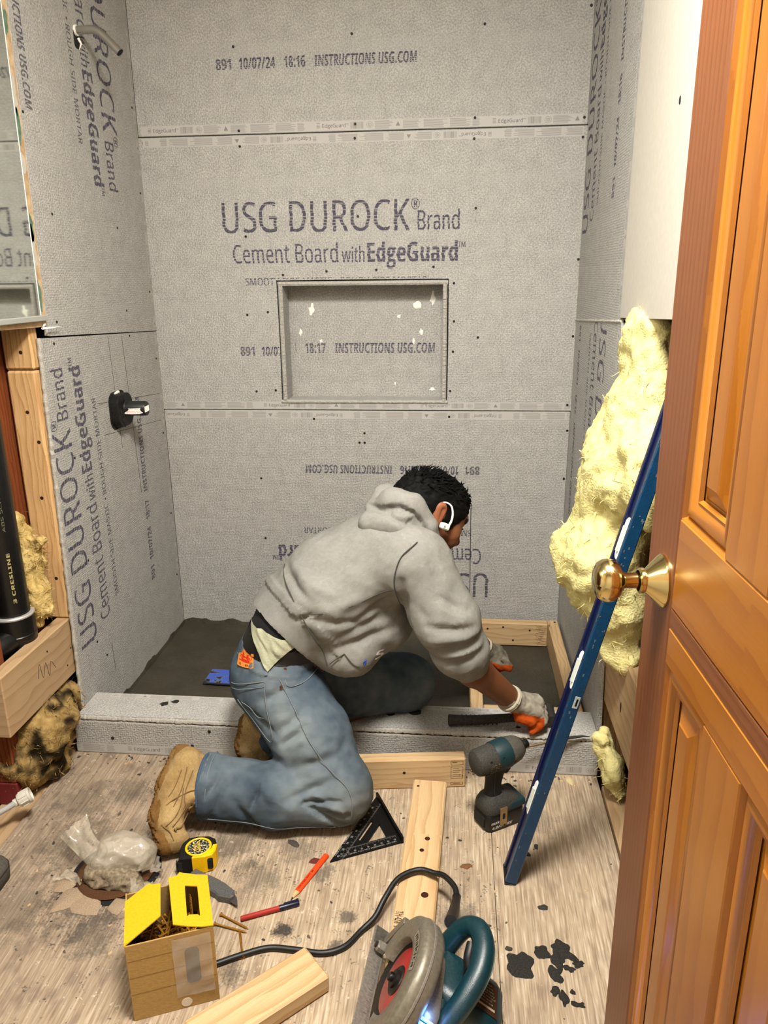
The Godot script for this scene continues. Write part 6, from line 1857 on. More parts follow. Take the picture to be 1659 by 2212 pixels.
func debris() -> void:
	# old drain hole in the floor, stuffed with rag and a clear bag
	var hole := Vector3(0.305, 0.0, 1.335)
	var fl := thing("drain_flange", "rusty broken drain flange set in the plywood under the clear plastic bag", "flange", Transform3D(Basis(), hole))
	var rust := rough_mat(Color(0.20, 0.12, 0.07), Color(0.42, 0.29, 0.18), 0.05, 881, 0.06, 0.9, 5.0)
	part("ring", lathe([Vector2(0.060, 0.001), Vector2(0.086, 0.001), Vector2(0.088, 0.005), Vector2(0.082, 0.009), Vector2(0.066, 0.008), Vector2(0.060, 0.004)], 36), rust, fl)
	part("dark_gap", lathe([Vector2(0.102, 0.0002), Vector2(0.100, 0.0008), Vector2(0.0, 0.0008)], 30), M.dark_gap, fl)
	var rag := thing("dirty_rag", "dirty grey rag stuffed in the drain under the clear bag", "rag")
	field([[hole + Vector3(-0.03, 0.012, 0.03), hole + Vector3(0.045, 0.014, 0.035), 0.03, 0.028], [hole + Vector3(-0.045, 0.012, 0.0), hole + Vector3(0.0, 0.014, -0.05), 0.025, 0.022], [hole + Vector3(0.02, 0.014, -0.045), hole + Vector3(0.065, 0.012, -0.02), 0.022, 0.02], [hole + Vector3(0.05, 0.01, 0.04), hole + Vector3(0.075, 0.008, 0.05), 0.022, 0.014], [hole + Vector3(0, 0.01, 0), hole, 0.04, 0.04]], 0.015, 0.0045)
	var rn := noise(30.0, 883, 3)
	var rn2 := noise(90.0, 884, 2)
	part("cloth", skin(func(p, n): return 0.011 * rn.get_noise_3d(p.x * 0.7, p.y * 1.5, p.z * 0.35) - 0.003 * absf(rn2.get_noise_3d(p.x, p.y, p.z * 0.3))), rough_mat(Color(0.30, 0.26, 0.21), Color(0.66, 0.60, 0.50), 0.02, 885, 0.12, 0.95, 3.0), rag)
	var clear := plain(Color(0.80, 0.76, 0.68, 0.36), 0.14)
	clear.transparency = BaseMaterial3D.TRANSPARENCY_ALPHA
	var bag := thing("plastic_bag", "crumpled clear plastic bag over the old drain by the tan boot", "plastic bag")
	field([[hole + Vector3(0.0, 0.052, -0.008), hole + Vector3(0.055, 0.048, -0.012), 0.042, 0.038], [hole + Vector3(-0.02, 0.04, 0.01), hole + Vector3(0.02, 0.055, -0.02), 0.03, 0.028]], 0.02, 0.0042)
	var bn := noise(20.0, 887, 1, FastNoiseLite.TYPE_CELLULAR)
	part("bulge", skin(func(p, n): return 0.016 * bn.get_noise_3d(p.x, p.y * 1.4, p.z) + 0.008), clear, bag)
	var inner := plain(Color(0.86, 0.83, 0.77, 0.42), 0.2)
	inner.transparency = BaseMaterial3D.TRANSPARENCY_ALPHA
	part("crumple", skin(func(p, n): return -0.006 + 0.020 * bn.get_noise_3d(p.x * 1.6 + 2.0, p.y * 1.8, p.z * 1.6)), inner, bag)
	var fold := func(o: Vector3, a: Vector3, b2: Vector3, sd: int, amp: float) -> ArrayMesh:
		var fn2 := noise(16.0, sd, 3)
		var st := mb()
		st.set_smooth_group(1)
		var nn := a.cross(b2).normalized()
		for i in 14:
			for j in 12:
				var v := func(s: int, t: int) -> Vector3:
					var f := s / 14.0
					var e := t / 12.0
					var p := o + a * f + b2 * e * (1.0 - 0.35 * sin(f * 3.0))
					return p + nn * amp * (fn2.get_noise_2d(f * 0.14, e * 0.14) + 0.5 * absf(fn2.get_noise_2d(f * 0.4, e * 0.4)))
				q4(st, v.call(i, j), v.call(i + 1, j), v.call(i + 1, j + 1), v.call(i, j + 1))
		return done(st)
	part("fold", fold.call(hole + Vector3(0.0, 0.020, 0.055), Vector3(-0.145, 0.045, -0.085), Vector3(0.045, 0.030, -0.055), 888, 0.022), clear, bag)
	part("fold", fold.call(hole + Vector3(0.055, 0.008, -0.075), Vector3(0.065, 0.0, 0.085), Vector3(-0.045, 0.050, 0.02), 889, 0.032), clear, bag)
	part("fold", fold.call(hole + Vector3(0.06, 0.004, 0.02), Vector3(0.06, 0.012, 0.035), Vector3(-0.05, 0.03, 0.03), 890, 0.025), clear, bag)
	part("fold", fold.call(hole + Vector3(-0.05, 0.010, -0.075), Vector3(0.14, 0.01, -0.045), Vector3(0.01, 0.045, 0.045), 891, 0.028), clear, bag)
	part("fold", fold.call(hole + Vector3(-0.11, 0.002, 0.0), Vector3(0.07, 0.004, 0.02), Vector3(-0.02, 0.012, 0.045), 892, 0.012), clear, bag)
	# broken plywood flakes round the hole
	M.flake = rough_mat(Color(0.52, 0.45, 0.37), Color(0.66, 0.58, 0.48), 0.04, 895, 0.1, 0.9, 3.0)
	for q in [[-0.07, 0.085, 0.030], [-0.02, 0.105, 0.034], [-0.10, 0.05, 0.02], [0.05, 0.10, 0.022], [-0.115, 0.02, 0.016]]:
		part("plywood_flake", blob(q[2], 0.004, int(q[2] * 9000), 7, 0.4, 1.5), M.flake, get_node("floor"), Transform3D(Basis(Vector3.UP, q[0] * 30.0), hole + Vector3(q[0], 0.001, q[1])))
	# splats of dried mortar at the right front
	var spill := thing("mortar_spill", "spill of dried dark mortar splats on the plywood left of the door foot", "mortar spill")
	for q in [[1.226, 1.512, 0.027, 1.15], [1.268, 1.478, 0.019, 0.9], [1.313, 1.472, 0.021, 1.3], [1.340, 1.500, 0.008, 1.4], [1.300, 1.492, 0.012, 1.6], [1.290, 1.530, 0.015, 1.2], [1.318, 1.512, 0.009, 1.6], [1.285, 1.565, 0.008, 1.4], [1.300, 1.580, 0.010, 1.5], [1.318, 1.565, 0.005, 1.0], [1.325, 1.592, 0.005, 2.2], [1.333, 1.588, 0.003, 1.0], [1.212, 1.495, 0.004, 1.0], [1.331, 1.488, 0.005, 1.0]]:
		part("splat", blob(q[2], 0.0022, int(q[0] * 4000 + q[1] * 777), 28, 0.75, q[3]), M.mortar_dry, spill, at(q[0], 0.0002, q[1], q[0] * 40.0))
	# crumbs and chips everywhere: too many and too small to count
	var g := RandomNumberGenerator.new()
	g.seed = 99
	var mm := MultiMesh.new()
	mm.transform_format = MultiMesh.TRANSFORM_3D
	mm.use_colors = true
	mm.mesh = blob(0.003, 0.0022, 5, 7, 0.4, 1.5)
	mm.instance_count = 520
	for i in 520:
		var x := g.randf_range(0.0, 1.46)
		var z := g.randf_range(0.90, 2.0)
		if i < 200: z = 0.888 + absf(g.randfn()) * 0.03
		elif i < 300:
			x = hole.x + g.randfn() * 0.13; z = hole.z + g.randfn() * 0.10
		x = clampf(x, 0.0, 1.46); z = clampf(z, 0.886, 2.2)
		var s := g.randf_range(0.25, 1.1) * (1.6 if g.randf() < 0.06 else 1.0)
		mm.set_instance_transform(i, Transform3D(Basis(Vector3.UP, g.randf() * TAU).scaled(Vector3(s, s, s)), Vector3(x, 0.0001, z)))
		var c: Color = [Color(0.62, 0.58, 0.52), Color(0.22, 0.20, 0.18), Color(0.72, 0.62, 0.48), Color(0.35, 0.30, 0.25)][g.randi() % 4]
		mm.set_instance_color(i, c.srgb_to_linear())
	var mi := MultiMeshInstance3D.new()
	mi.name = "floor_crumbs"
	mi.multimesh = mm
	var cm := plain(Color.WHITE, 0.95)
	cm.vertex_color_use_as_albedo = true
	mi.material_override = cm
	add_child(mi)
	tag(mi, "crumbs of mortar and wood chips scattered over the plywood floor", "crumbs", "", "stuff")
	# a few bigger curls and chips one can pick out
	for q in [["dark curled chip between the tape measure and the speed square", 0.700, 1.210, 0.010, Color(0.25, 0.22, 0.2)], ["reddish chip near the tip of the speed square", 0.760, 1.262, 0.008, Color(0.35, 0.12, 0.09)], ["brown chip beside the flat plank by the speed square", 1.118, 1.25, 0.008, Color(0.42, 0.28, 0.16)],
			["small dark chip just right of the blue level's foot", 1.262, 1.20, 0.008, Color(0.2, 0.19, 0.17)], ["black chip on the floor between the blue level and the mortar spill", 1.285, 1.36, 0.008, Color(0.16, 0.15, 0.14)], ["dark chip on the floor behind the heel of the tan boot", 0.37, 1.0, 0.007, Color(0.2, 0.18, 0.16)], ["pale wood sliver at the right end of the curb", 1.40, 0.905, 0.011, Color(0.75, 0.68, 0.5)]]:
		tag(part("wood_chip", blob(q[3], 0.003, int(q[3] * 5000 + q[1] * 100), 8, 0.4, 1.7), plain(q[4], 0.9), self, at(q[1], 0.0002, q[2], q[1] * 17.0)), q[0], "chip")

# ---------------------------------------------------------------- the worker, kneeling at the curb
func strokes_on(p: Vector3, n: Vector3, list: Array) -> float:
	if n.z < 0.05: return 0.0
	var v := 0.0
	for s in list:
		var w: float = s[4] * 0.001
		var a := Vector2(s[0], s[1])
		var d := Vector2(s[2], s[3]) - a
		var q := Vector2(p.x, p.y) - a
		var t := clampf(q.dot(d) / d.length_squared(), 0.0, 1.0)
		var e := (q - d * t).length()
		if e < w * 3.0: v += s[5] * 0.001 * exp(-e * e / (w * w)) * (0.35 + 0.65 * sin(PI * clampf(t, 0.08, 0.92)))
	return v * minf(1.0, n.z * 2.0)

func cloth_mat(freq: float, metres: float, rough: float, bump: float) -> StandardMaterial3D:
	var m := plain(Color.WHITE, rough, 0.0, 0.2)
	m.vertex_color_use_as_albedo = true
	m.albedo_texture = noise_tex(freq, 901, 512, Color(0.80, 0.80, 0.80), Color(1, 1, 1), 4)
	m.normal_enabled = true
	if not M.has("reliefc"): M["reliefc"] = noise_tex(0.12, 17, 512, Color.BLACK, Color.WHITE, 4, 4.0)
	m.normal_texture = M["reliefc"]
	m.normal_scale = bump
	m.uv1_triplanar = true
	m.uv1_world_triplanar = true
	m.uv1_scale = Vector3.ONE / metres
	return m

# a cord laid on the current field: points (x, y) dropped on it along -z
func seam(pts: Array, r: float, lift := 0.0, n := 6) -> ArrayMesh:
	var c := curve(pts.map(func(v): return Vector3(v.x, v.y, 0)), n)
	var out := []
	for p in c:
		var h := hit(Vector3(p.x, p.y, 1.5))
		out.append(h + Vector3(0, 0, lift))
	return tube(out, r, 6)

# a sheet draped on the current field over the quad a b c d (x, y); uv runs along ab and ad
func drape(a: Vector2, b: Vector2, c: Vector2, d: Vector2, lift: float, n := 8) -> ArrayMesh:
	var st := mb()
	st.set_smooth_group(1)
	var p := func(i: int, j: int) -> Vector3:
		var f := float(i) / n
		var e := float(j) / n
		var v := a.lerp(b, f).lerp(d.lerp(c, f), e)
		return hit(Vector3(v.x, v.y, 1.5)) + Vector3(0, 0, lift)
	var g := []
	for i in n + 1:
		var row := []
		for j in n + 1: row.append(p.call(i, j))
		g.append(row)
	for i in n:
		for j in n:
			var f0 := float(i) / n
			var f1 := float(i + 1) / n
			var e0 := 1.0 - float(j) / n
			var e1 := 1.0 - float(j + 1) / n
			q4(st, g[i][j], g[i + 1][j], g[i + 1][j + 1], g[i][j + 1], Vector2(f0, e0), Vector2(f1, e0), Vector2(f1, e1), Vector2(f0, e1))
	return done(st)

func worker() -> void:
	var man := thing("person", "person in a grey hoodie and faded jeans kneeling over the curb, holding a hammer", "person")
	var skin_mat := plain(Color.WHITE, 0.5, 0.0, 0.35)
	skin_mat.vertex_color_use_as_albedo = true
	var tone := func(p: Vector3, n: Vector3) -> Color: return Color(0.44, 0.275, 0.18).srgb_to_linear()

	# ---- head, in its own axes: x out of the face, y up, z to his right
	var hx := Transform3D(Basis(Vector3.UP, deg_to_rad(29)) * Basis(Vector3(0, 0, 1), deg_to_rad(-28)) * Basis(Vector3.RIGHT, deg_to_rad(-9)), Vector3(1.004, 0.738, 0.862))
	var head_bones := [[Vector3(-0.022, 0.020, 0), Vector3(0.022, 0.024, 0), 0.080, 0.079, 0.95], [Vector3(0.045, -0.010, 0), Vector3(0.050, -0.062, 0), 0.052, 0.042, 1.05],
		[Vector3(-0.002, -0.052, 0.044), Vector3(0.068, -0.096, 0.014), 0.026, 0.020], [Vector3(-0.002, -0.052, -0.044), Vector3(0.068, -0.096, -0.014), 0.026, 0.020], [Vector3(0.074, -0.100, 0), Vector3(0.075, -0.098, 0), 0.019, 0.019],
		[Vector3(0.092, 0.006, 0), Vector3(0.112, -0.034, 0), 0.0085, 0.0115, 1.0, 0.012], [Vector3(0.098, -0.040, 0.012), Vector3(0.098, -0.040, -0.012), 0.0095, 0.0095, 1.0, 0.010],
		[Vector3(0.086, 0.022, -0.034), Vector3(0.086, 0.022, 0.034), 0.0135, 0.0135, 1.0, 0.02], [Vector3(0.058, -0.026, 0.042), Vector3(0.062, -0.034, 0.040), 0.027, 0.025], [Vector3(0.058, -0.026, -0.042), Vector3(0.062, -0.034, -0.040), 0.027, 0.025],
		[Vector3(0.091, -0.066, -0.016), Vector3(0.091, -0.066, 0.016), 0.0075, 0.0075, 1.0, 0.008], [Vector3(0.089, -0.080, -0.013), Vector3(0.089, -0.080, 0.013), 0.0080, 0.0080, 1.0, 0.008],
		[Vector3(0.106, -0.073, -0.03), Vector3(0.106, -0.073, 0.03), 0.0085, 0.0085, 1.0, 0.004, -1],
		[Vector3(0.100, 0.004, 0.032), Vector3(0.100, 0.004, 0.034), 0.013, 0.013, 1.0, 0.012, -1], [Vector3(0.100, 0.004, -0.032), Vector3(0.100, 0.004, -0.034), 0.013, 0.013, 1.0, 0.012, -1],
		[Vector3(-0.035, -0.045, 0), Vector3(-0.075, -0.150, 0), 0.056, 0.060],
		[Vector3(-0.014, 0.024, 0.077), Vector3(-0.010, -0.022, 0.072), 0.0165, 0.011, 0.5, 0.006], [Vector3(-0.014, 0.024, -0.080), Vector3(-0.010, -0.022, -0.074), 0.0165, 0.011, 0.55, 0.006],
		[Vector3(-0.008, 0.020, 0.0860), Vector3(-0.006, -0.008, 0.083), 0.0095, 0.0075, 0.7, 0.002, -1]]
	field(head_bones, 0.02, 0.0032)
	var head := skin(null, func(p, n):
		var c := Color(0.45, 0.28, 0.185)
		if p.y < -0.060 and p.y > -0.087 and p.x > 0.083 and absf(p.z) < 0.028: c = Color(0.44, 0.22, 0.17)
		if p.y > 0.014 and p.y < 0.030 and p.x > 0.080 and absf(p.z) > 0.013 and absf(p.z) < 0.055: c = Color(0.06, 0.045, 0.04)
		if absf(p.z) > 0.072: c = Color(0.53, 0.32, 0.22)
		return c.srgb_to_linear())
	# ---- rest of the body under the clothes, one skin with neck and forearms
	field([[Vector3(0.61, 0.29, 0.90), Vector3(0.76, 0.50, 0.87), 0.09, 0.09, 1.3], [Vector3(0.76, 0.50, 0.87), Vector3(0.93, 0.63, 0.86), 0.09, 0.085, 1.4], [Vector3(0.93, 0.63, 0.86), Vector3(0.985, 0.665, 0.86), 0.07, 0.056], [Vector3(0.985, 0.665, 0.862), Vector3(1.010, 0.708, 0.864), 0.056, 0.052],
		[Vector3(0.95, 0.63, 0.95), Vector3(1.000, 0.640, 0.985), 0.055, 0.05], [Vector3(1.000, 0.640, 0.985), Vector3(1.085, 0.425, 0.995), 0.045, 0.042], [Vector3(1.085, 0.425, 0.995), Vector3(1.130, 0.362, 0.965), 0.043, 0.042], [Vector3(1.130, 0.362, 0.965), Vector3(1.240, 0.224, 0.878), 0.041, 0.030],
		[Vector3(0.95, 0.60, 0.76), Vector3(0.985, 0.58, 0.72), 0.05, 0.048], [Vector3(0.985, 0.58, 0.72), Vector3(1.07, 0.37, 0.66), 0.044, 0.038], [Vector3(1.07, 0.37, 0.66), Vector3(1.18, 0.205, 0.552), 0.037, 0.028],
		[Vector3(0.635, 0.28, 0.97), Vector3(0.79, 0.095, 1.105), 0.08, 0.055], [Vector3(0.79, 0.095, 1.105), Vector3(0.47, 0.088, 1.128), 0.05, 0.04], [Vector3(0.64, 0.235, 0.84), Vector3(0.94, 0.18, 0.745), 0.075, 0.055], [Vector3(0.94, 0.18, 0.745), Vector3(0.585, 0.11, 0.912), 0.05, 0.04]], 0.025, 0.0085)
	var trunk := skin(null, tone)
	var st := SurfaceTool.new()
	st.begin(Mesh.PRIMITIVE_TRIANGLES)
	st.append_from(trunk, 0, Transform3D())
	st.append_from(head, 0, hx)
	part("body", st.commit(), skin_mat, man)
	for s in [1.0, -1.0]:
		part("eye", lathe([Vector2(0.0, -0.011), Vector2(0.008, -0.0075), Vector2(0.011, 0.0), Vector2(0.008, 0.0075), Vector2(0.0, 0.011)], 16, 90.0), plain(Color(0.75, 0.72, 0.68), 0.25), man, hx * at(0.0825, 0.002, 0.033 * s))
		part("lashes", tube(curve([Vector3(0.091, 0.004, 0.022 * s), Vector3(0.096, 0.001, 0.032 * s), Vector3(0.089, 0.000, 0.045 * s)], 4), 0.0022, 6), plain(Color(0.02, 0.015, 0.012), 0.7), man, hx)
	# ---- hair: cap plus tousled locks
	var hm := rough_mat(Color(0.006, 0.006, 0.006), Color(0.020, 0.017, 0.015), 0.05, 911, 0.05, 0.7, 2.0, 0.25)
	field([[Vector3(-0.024, 0.024, 0), Vector3(0.020, 0.030, 0), 0.0845, 0.0835, 0.95], [Vector3(-0.045, -0.005, 0), Vector3(-0.050, -0.045, 0), 0.066, 0.056, 0.98], [Vector3(0.045, 0.064, 0), Vector3(0.082, 0.050, 0), 0.036, 0.021, 1.6], [Vector3(-0.03, 0.064, 0), Vector3(0.03, 0.068, 0), 0.036, 0.036, 1.3],
		[Vector3(0.036, 0.030, 0.066), Vector3(0.030, -0.016, 0.071), 0.012, 0.006], [Vector3(0.036, 0.030, -0.066), Vector3(0.030, -0.016, -0.071), 0.012, 0.006],
		[Vector3(0.135, -0.050, -0.2), Vector3(0.135, -0.050, 0.2), 0.094, 0.094, 1.0, 0.008, -1], [Vector3(0.022, -0.110, -0.2), Vector3(0.022, -0.110, 0.2), 0.085, 0.085, 1.0, 0.008, -1], [Vector3(-0.010, 0.004, 0.095), Vector3(-0.008, -0.02, 0.095), 0.026, 0.024, 1.0, 0.006, -1]], 0.012, 0.0040)
	var hn := noise(60.0, 913, 3)
	part("hair", skin(func(p, n): return 0.0055 * hn.get_noise_3d(p.x * 0.5, p.y, p.z) * (1.0 if p.y > 0.04 else 0.35)), hm, man, hx)
	var g := RandomNumberGenerator.new()
	g.seed = 41
	var ls := mb()
	for i in 620:
		var d := Vector3(g.randf_range(-0.9, 1.0), g.randf_range(0.15, 1.0), g.randf_range(-1.0, 1.0)).normalized()
		var p := hit(Vector3(0.0, 0.05, 0.0) + d * 0.16, -d, 0.2)
		if p.y < 0.045 and p.x > -0.02: continue
		var fwd := (Vector3(0.8, 0.1, 0.0) + Vector3(g.randfn(), g.randfn() * 0.5, g.randfn()) * 0.5)
		fwd = (fwd - d * fwd.dot(d)).normalized()
		var l := g.randf_range(0.012, 0.030) * (1.35 if p.x > 0.05 else 1.0)
		add_tube(ls, [p - d * 0.004, p + d * 0.004 + fwd * l * 0.5, p + d * (0.004 + 0.004 * g.randf()) + fwd * l - Vector3(0, 0.006 if p.x > 0.06 else 0.0, 0)], [0.0022, 0.0018, 0.0003], 4, 1.0, false)
	var lk := part("locks", done(ls), hm, man, hx)
	lk.set_meta("kind", "stuff")
	# ---- ear-hook earphone
	var wh := plain(Color(0.86, 0.85, 0.83), 0.35)
	var eb := part("earphone", prism(rrect(0.023, 0.0165, 0.005, 4, Vector2(0.006, -0.015)), 0.083, 0.098, 0.003), wh, man, hx, "white ear-hook earphone")
	part("ear_hook", tube(curve([Vector3(0.0155, -0.013, 0.090), Vector3(0.0190, 0.004, 0.089), Vector3(0.0165, 0.022, 0.087), Vector3(0.006, 0.038, 0.085), Vector3(-0.010, 0.041, 0.080), Vector3(-0.024, 0.032, 0.074)], 5), [0.0036, 0.0033, 0.0031, 0.0030, 0.0030, 0.0029, 0.0028, 0.0028, 0.0027, 0.0027, 0.0026, 0.0026, 0.0025, 0.0025, 0.0024, 0.0024, 0.0023, 0.0023, 0.0022, 0.0022, 0.0021, 0.0021, 0.0020, 0.0020, 0.0019, 0.0019], 8), wh, eb)
	var bi := Image.create(32, 32, false, Image.FORMAT_RGBA8)
	bi.fill(Color(0.1, 0.1, 0.1, 0.0))
	ink(bi, "b", 8, 27, 17, 14, Color(0.08, 0.08, 0.08, 1.0), true)
	part("emblem", sheet(Vector3(-0.0025, -0.020, 0.0983), Vector3(0.008, 0, 0), Vector3(0, 0.009, 0)), paint_mat(picture(bi)), eb)

	# ---- jeans, with belt and shirt tail taken from the same waist
	var jb := [[Vector3(0.584, 0.294, 0.90), Vector3(0.618, 0.270, 0.90), 0.106, 0.118, 1.4], [Vector3(0.592, 0.320, 0.90), Vector3(0.655, 0.430, 0.885), 0.100, 0.112, 1.4], [Vector3(0.631, 0.300, 0.975), Vector3(0.720, 0.200, 1.050), 0.110, 0.099], [Vector3(0.720, 0.200, 1.050), Vector3(0.798, 0.092, 1.110), 0.099, 0.080], [Vector3(0.802, 0.086, 1.118), Vector3(0.647, 0.083, 1.138), 0.080, 0.076], [Vector3(0.647, 0.083, 1.138), Vector3(0.468, 0.090, 1.126), 0.076, 0.079],
		[Vector3(0.640, 0.238, 0.840), Vector3(0.945, 0.190, 0.740), 0.105, 0.080], [Vector3(0.945, 0.190, 0.740), Vector3(0.773, 0.196, 0.820), 0.080, 0.072], [Vector3(0.773, 0.196, 0.820), Vector3(0.590, 0.112, 0.912), 0.072, 0.074]]
	field(jb, 0.022, 0.0062)
	var jn := noise(14.0, 921, 3)
	var jf := noise(5.0, 923, 2)
	var js := [[0.728, 0.108, 0.835, 0.034, 6, -18], [0.725, 0.114, 0.814, 0.115, 6, -16], [0.750, 0.100, 0.831, 0.075, 6, -14], [0.512, 0.160, 0.485, 0.118, 7, -14], [0.616, 0.143, 0.596, 0.098, 6, -14], [0.560, 0.108, 0.610, 0.024, 9, -11], [0.664, 0.229, 0.719, 0.274, 9, -13], [0.652, 0.255, 0.712, 0.303, 9, -11], [0.682, 0.119, 0.792, 0.158, 9, -13], [0.694, 0.178, 0.811, 0.211, 12, -10], [0.527, 0.142, 0.497, 0.058, 10, -10], [0.703, 0.360, 0.771, 0.376, 9, -10], [0.656, 0.345, 0.609, 0.318, 10, -11], [0.560, 0.277, 0.639, 0.241, 10, -11], [0.748, 0.045, 0.783, 0.026, 7, -10], [0.60, 0.16, 0.70, 0.10, 14, 10], [0.75, 0.13, 0.82, 0.09, 6, 10]]
	var waist := func(p: Vector3) -> float: return p.y - (0.412 - 0.10 * (p.x - 0.5))
	var jr := func(p: Vector3, n: Vector3) -> float:
		var v: float = strokes_on(p, n, js) + 0.005 * jn.get_noise_3d(p.x * 0.6, p.y, p.z)
		var d: float = waist.call(p)
		if d > -0.032 and p.y > 0.3: v += 0.0028
		if p.x < 0.487 and p.y < 0.2 and p.z > 1.0: v += 0.003
		return v
	var jt := func(p: Vector3, n: Vector3) -> Color:
		var c := Color(0.265, 0.32, 0.375)
		var fade: float = 0.30 + 0.5 * jf.get_noise_3d(p.x, p.y, p.z) + 0.25 * jn.get_noise_3d(p.x * 2, p.y * 2, p.z * 2)
		var thigh := exp(-pow((p.x - 0.73 + (p.y - 0.2) * 0.6) / 0.09, 2.0)) * clampf((p.z - 0.95) * 6.0, 0, 1)
		fade += 0.55 * thigh
		c = c.lerp(Color(0.52, 0.56, 0.575), clampf(fade, 0.0, 1.0))
		var dust := clampf((p.x - 0.76) * 9.0, 0, 1) * clampf(1.0 - absf(p.y - 0.07) * 9.0, 0, 1)
		c = c.lerp(Color(0.44, 0.41, 0.36), dust * 0.6)
		var s: float = strokes_on(p, n, js)
		return c.srgb_to_linear()
	var denim := cloth_mat(0.20, 0.07, 0.9, 1.3)
	part("jeans", skin(jr, jt, func(p): return minf(-waist.call(p), maxf(p.x - 0.462, maxf(p.y - 0.19, 1.0 - p.z)))), denim, man, Transform3D(), "faded blue jeans dusty at the knee")
	part("belt", skin(func(p, n): return 0.0045, null, func(p): return minf(waist.call(p) + 0.004, 0.036 - waist.call(p))), plain(Color(0.035, 0.033, 0.032), 0.5), man, Transform3D(), "black belt")
	part("undershirt", skin(func(p, n): return 0.001, null, func(p): return waist.call(p) - 0.03), plain(Color(0.02, 0.02, 0.035), 0.9), man, Transform3D(), "dark undershirt")
	var sn := noise(22.0, 931, 2)
	var sage := rough_mat(Color(0.60, 0.61, 0.51), Color(0.70, 0.70, 0.60), 0.03, 933, 0.12, 0.9, 1.5)
	var sst := mb()
	sst.set_smooth_group(1)
	var sq := []
	for i in 25:
		var row := []
		for k in 25:
			var u := i / 24.0
			var w := k / 24.0
			var v := Vector2(0.556, 0.474).lerp(Vector2(0.624, 0.386), u).lerp(Vector2(0.604, 0.480).lerp(Vector2(0.712, 0.452), u), w)
			v.y += 0.016 * sin(u * PI) * (1.0 - w) * -1.0 * (u - 0.5) + 0.010 * sin(w * PI * 0.9) * u
			var ht0 := hit(Vector3(v.x, v.y, 1.5))
			if ht0.z < 0.88: ht0 = Vector3(v.x, v.y, 0.90)
			row.append(ht0 + Vector3(-0.004, 0, 0.011 + 0.006 * sn.get_noise_2d(v.x * 1.5 + v.y, v.y * 0.6) + 0.004 * sin((u + w * 0.3) * 9.0) * (1.0 - w)))
		sq.append(row)
	for i in 24:
		for k in 24: q4(sst, sq[i][k], sq[i + 1][k], sq[i + 1][k + 1], sq[i][k + 1])
	part("shirt_tail", done(sst), sage, man, Transform3D(), "pale sage shirt tail")
	# stitching, pockets and the patch
	var thr := plain(Color(0.43, 0.45, 0.455), 0.9)
	var dim := plain(Color(0.13, 0.17, 0.23), 0.9)
	for q in [[[Vector2(0.634, 0.395), Vector2(0.650, 0.366), Vector2(0.705, 0.290), Vector2(0.775, 0.192), Vector2(0.830, 0.142), Vector2(0.842, 0.106), Vector2(0.838, 0.062)], 0.0010], [[Vector2(0.475, 0.050), Vector2(0.60, 0.051), Vector2(0.696, 0.037), Vector2(0.80, 0.038)], 0.0010],
			[[Vector2(0.506, 0.318), Vector2(0.56, 0.345), Vector2(0.612, 0.362)], 0.0012], [[Vector2(0.612, 0.362), Vector2(0.618, 0.31), Vector2(0.636, 0.235), Vector2(0.618, 0.218), Vector2(0.575, 0.252), Vector2(0.530, 0.290)], 0.0010],
			[[Vector2(0.508, 0.306), Vector2(0.56, 0.333), Vector2(0.611, 0.350)], 0.001], [[Vector2(0.545, 0.292), Vector2(0.570, 0.288), Vector2(0.590, 0.272), Vector2(0.612, 0.275)], 0.001],
			[[Vector2(0.512, 0.378), Vector2(0.57, 0.386), Vector2(0.628, 0.390), Vector2(0.70, 0.372)], 0.001], [[Vector2(0.660, 0.392), Vector2(0.668, 0.355), Vector2(0.70, 0.352), Vector2(0.75, 0.362)], 0.0010]]:
		part("stitching", seam(q[0], q[1], 0.0024), thr, man)
	for p in [Vector2(0.661, 0.388), Vector2(0.655, 0.352)]: part("rivet", lathe([Vector2(0.004, -0.001), Vector2(0.004, 0.001), Vector2(0.0, 0.002)], 10), plain(Color(0.5, 0.28, 0.15), 0.4, 0.7), man, Transform3D(Basis(Vector3.RIGHT, PI / 2), hit(Vector3(p.x, p.y, 1.5)) + Vector3(0, 0, 0.004)))
	var pi := Image.create(96, 72, false, Image.FORMAT_RGB8)
	pi.fill(Color(0.82, 0.50, 0.20))
	var rd := Color(0.74, 0.17, 0.08)
	for e in [[22, 24, 16, 13], [70, 24, 16, 13]]:
		for i in 40: pi.fill_rect(Rect2i(int(e[0] + cos(i * 0.157) * e[2] * 0.9), int(e[1] + sin(i * 0.157) * e[3]), 3, 3), rd)
	for r in [Rect2i(18, 26, 60, 7), Rect2i(28, 14, 12, 22), Rect2i(56, 14, 12, 22), Rect2i(24, 38, 50, 12), Rect2i(10, 46, 76, 5)]: pi.fill_rect(r, rd)
	ink(pi, "31", 14, 66, 8, 10, Color(0.2, 0.12, 0.06), true)
	ink(pi, "W31 L30", 50, 66, 8, 36, Color(0.2, 0.12, 0.06), true)
	part("waist_patch", drape(Vector2(0.521, 0.366), Vector2(0.578, 0.383), Vector2(0.575, 0.411), Vector2(0.518, 0.399), 0.0060, 10), paint_mat(picture(pi), 0.8, false), man, Transform3D(), "orange patch with red print")
	part("belt_loop", drape(Vector2(0.611, 0.376), Vector2(0.620, 0.377), Vector2(0.616, 0.425), Vector2(0.607, 0.424), 0.0085, 6), plain(Color(0.36, 0.41, 0.45), 0.95), man)
	# cuff of the near leg
	var cz := Vector3(0.463, 0.090, 1.126)
	var cuff := []
	for i in 25: cuff.append(cz + Vector3(-0.002, sin(TAU * i / 24.0) * 0.078, cos(TAU * i / 24.0) * 0.078))
	part("cuff", tube(cuff, 0.0055, 8, 1.0, false), plain(Color(0.22, 0.29, 0.37), 0.95), man)
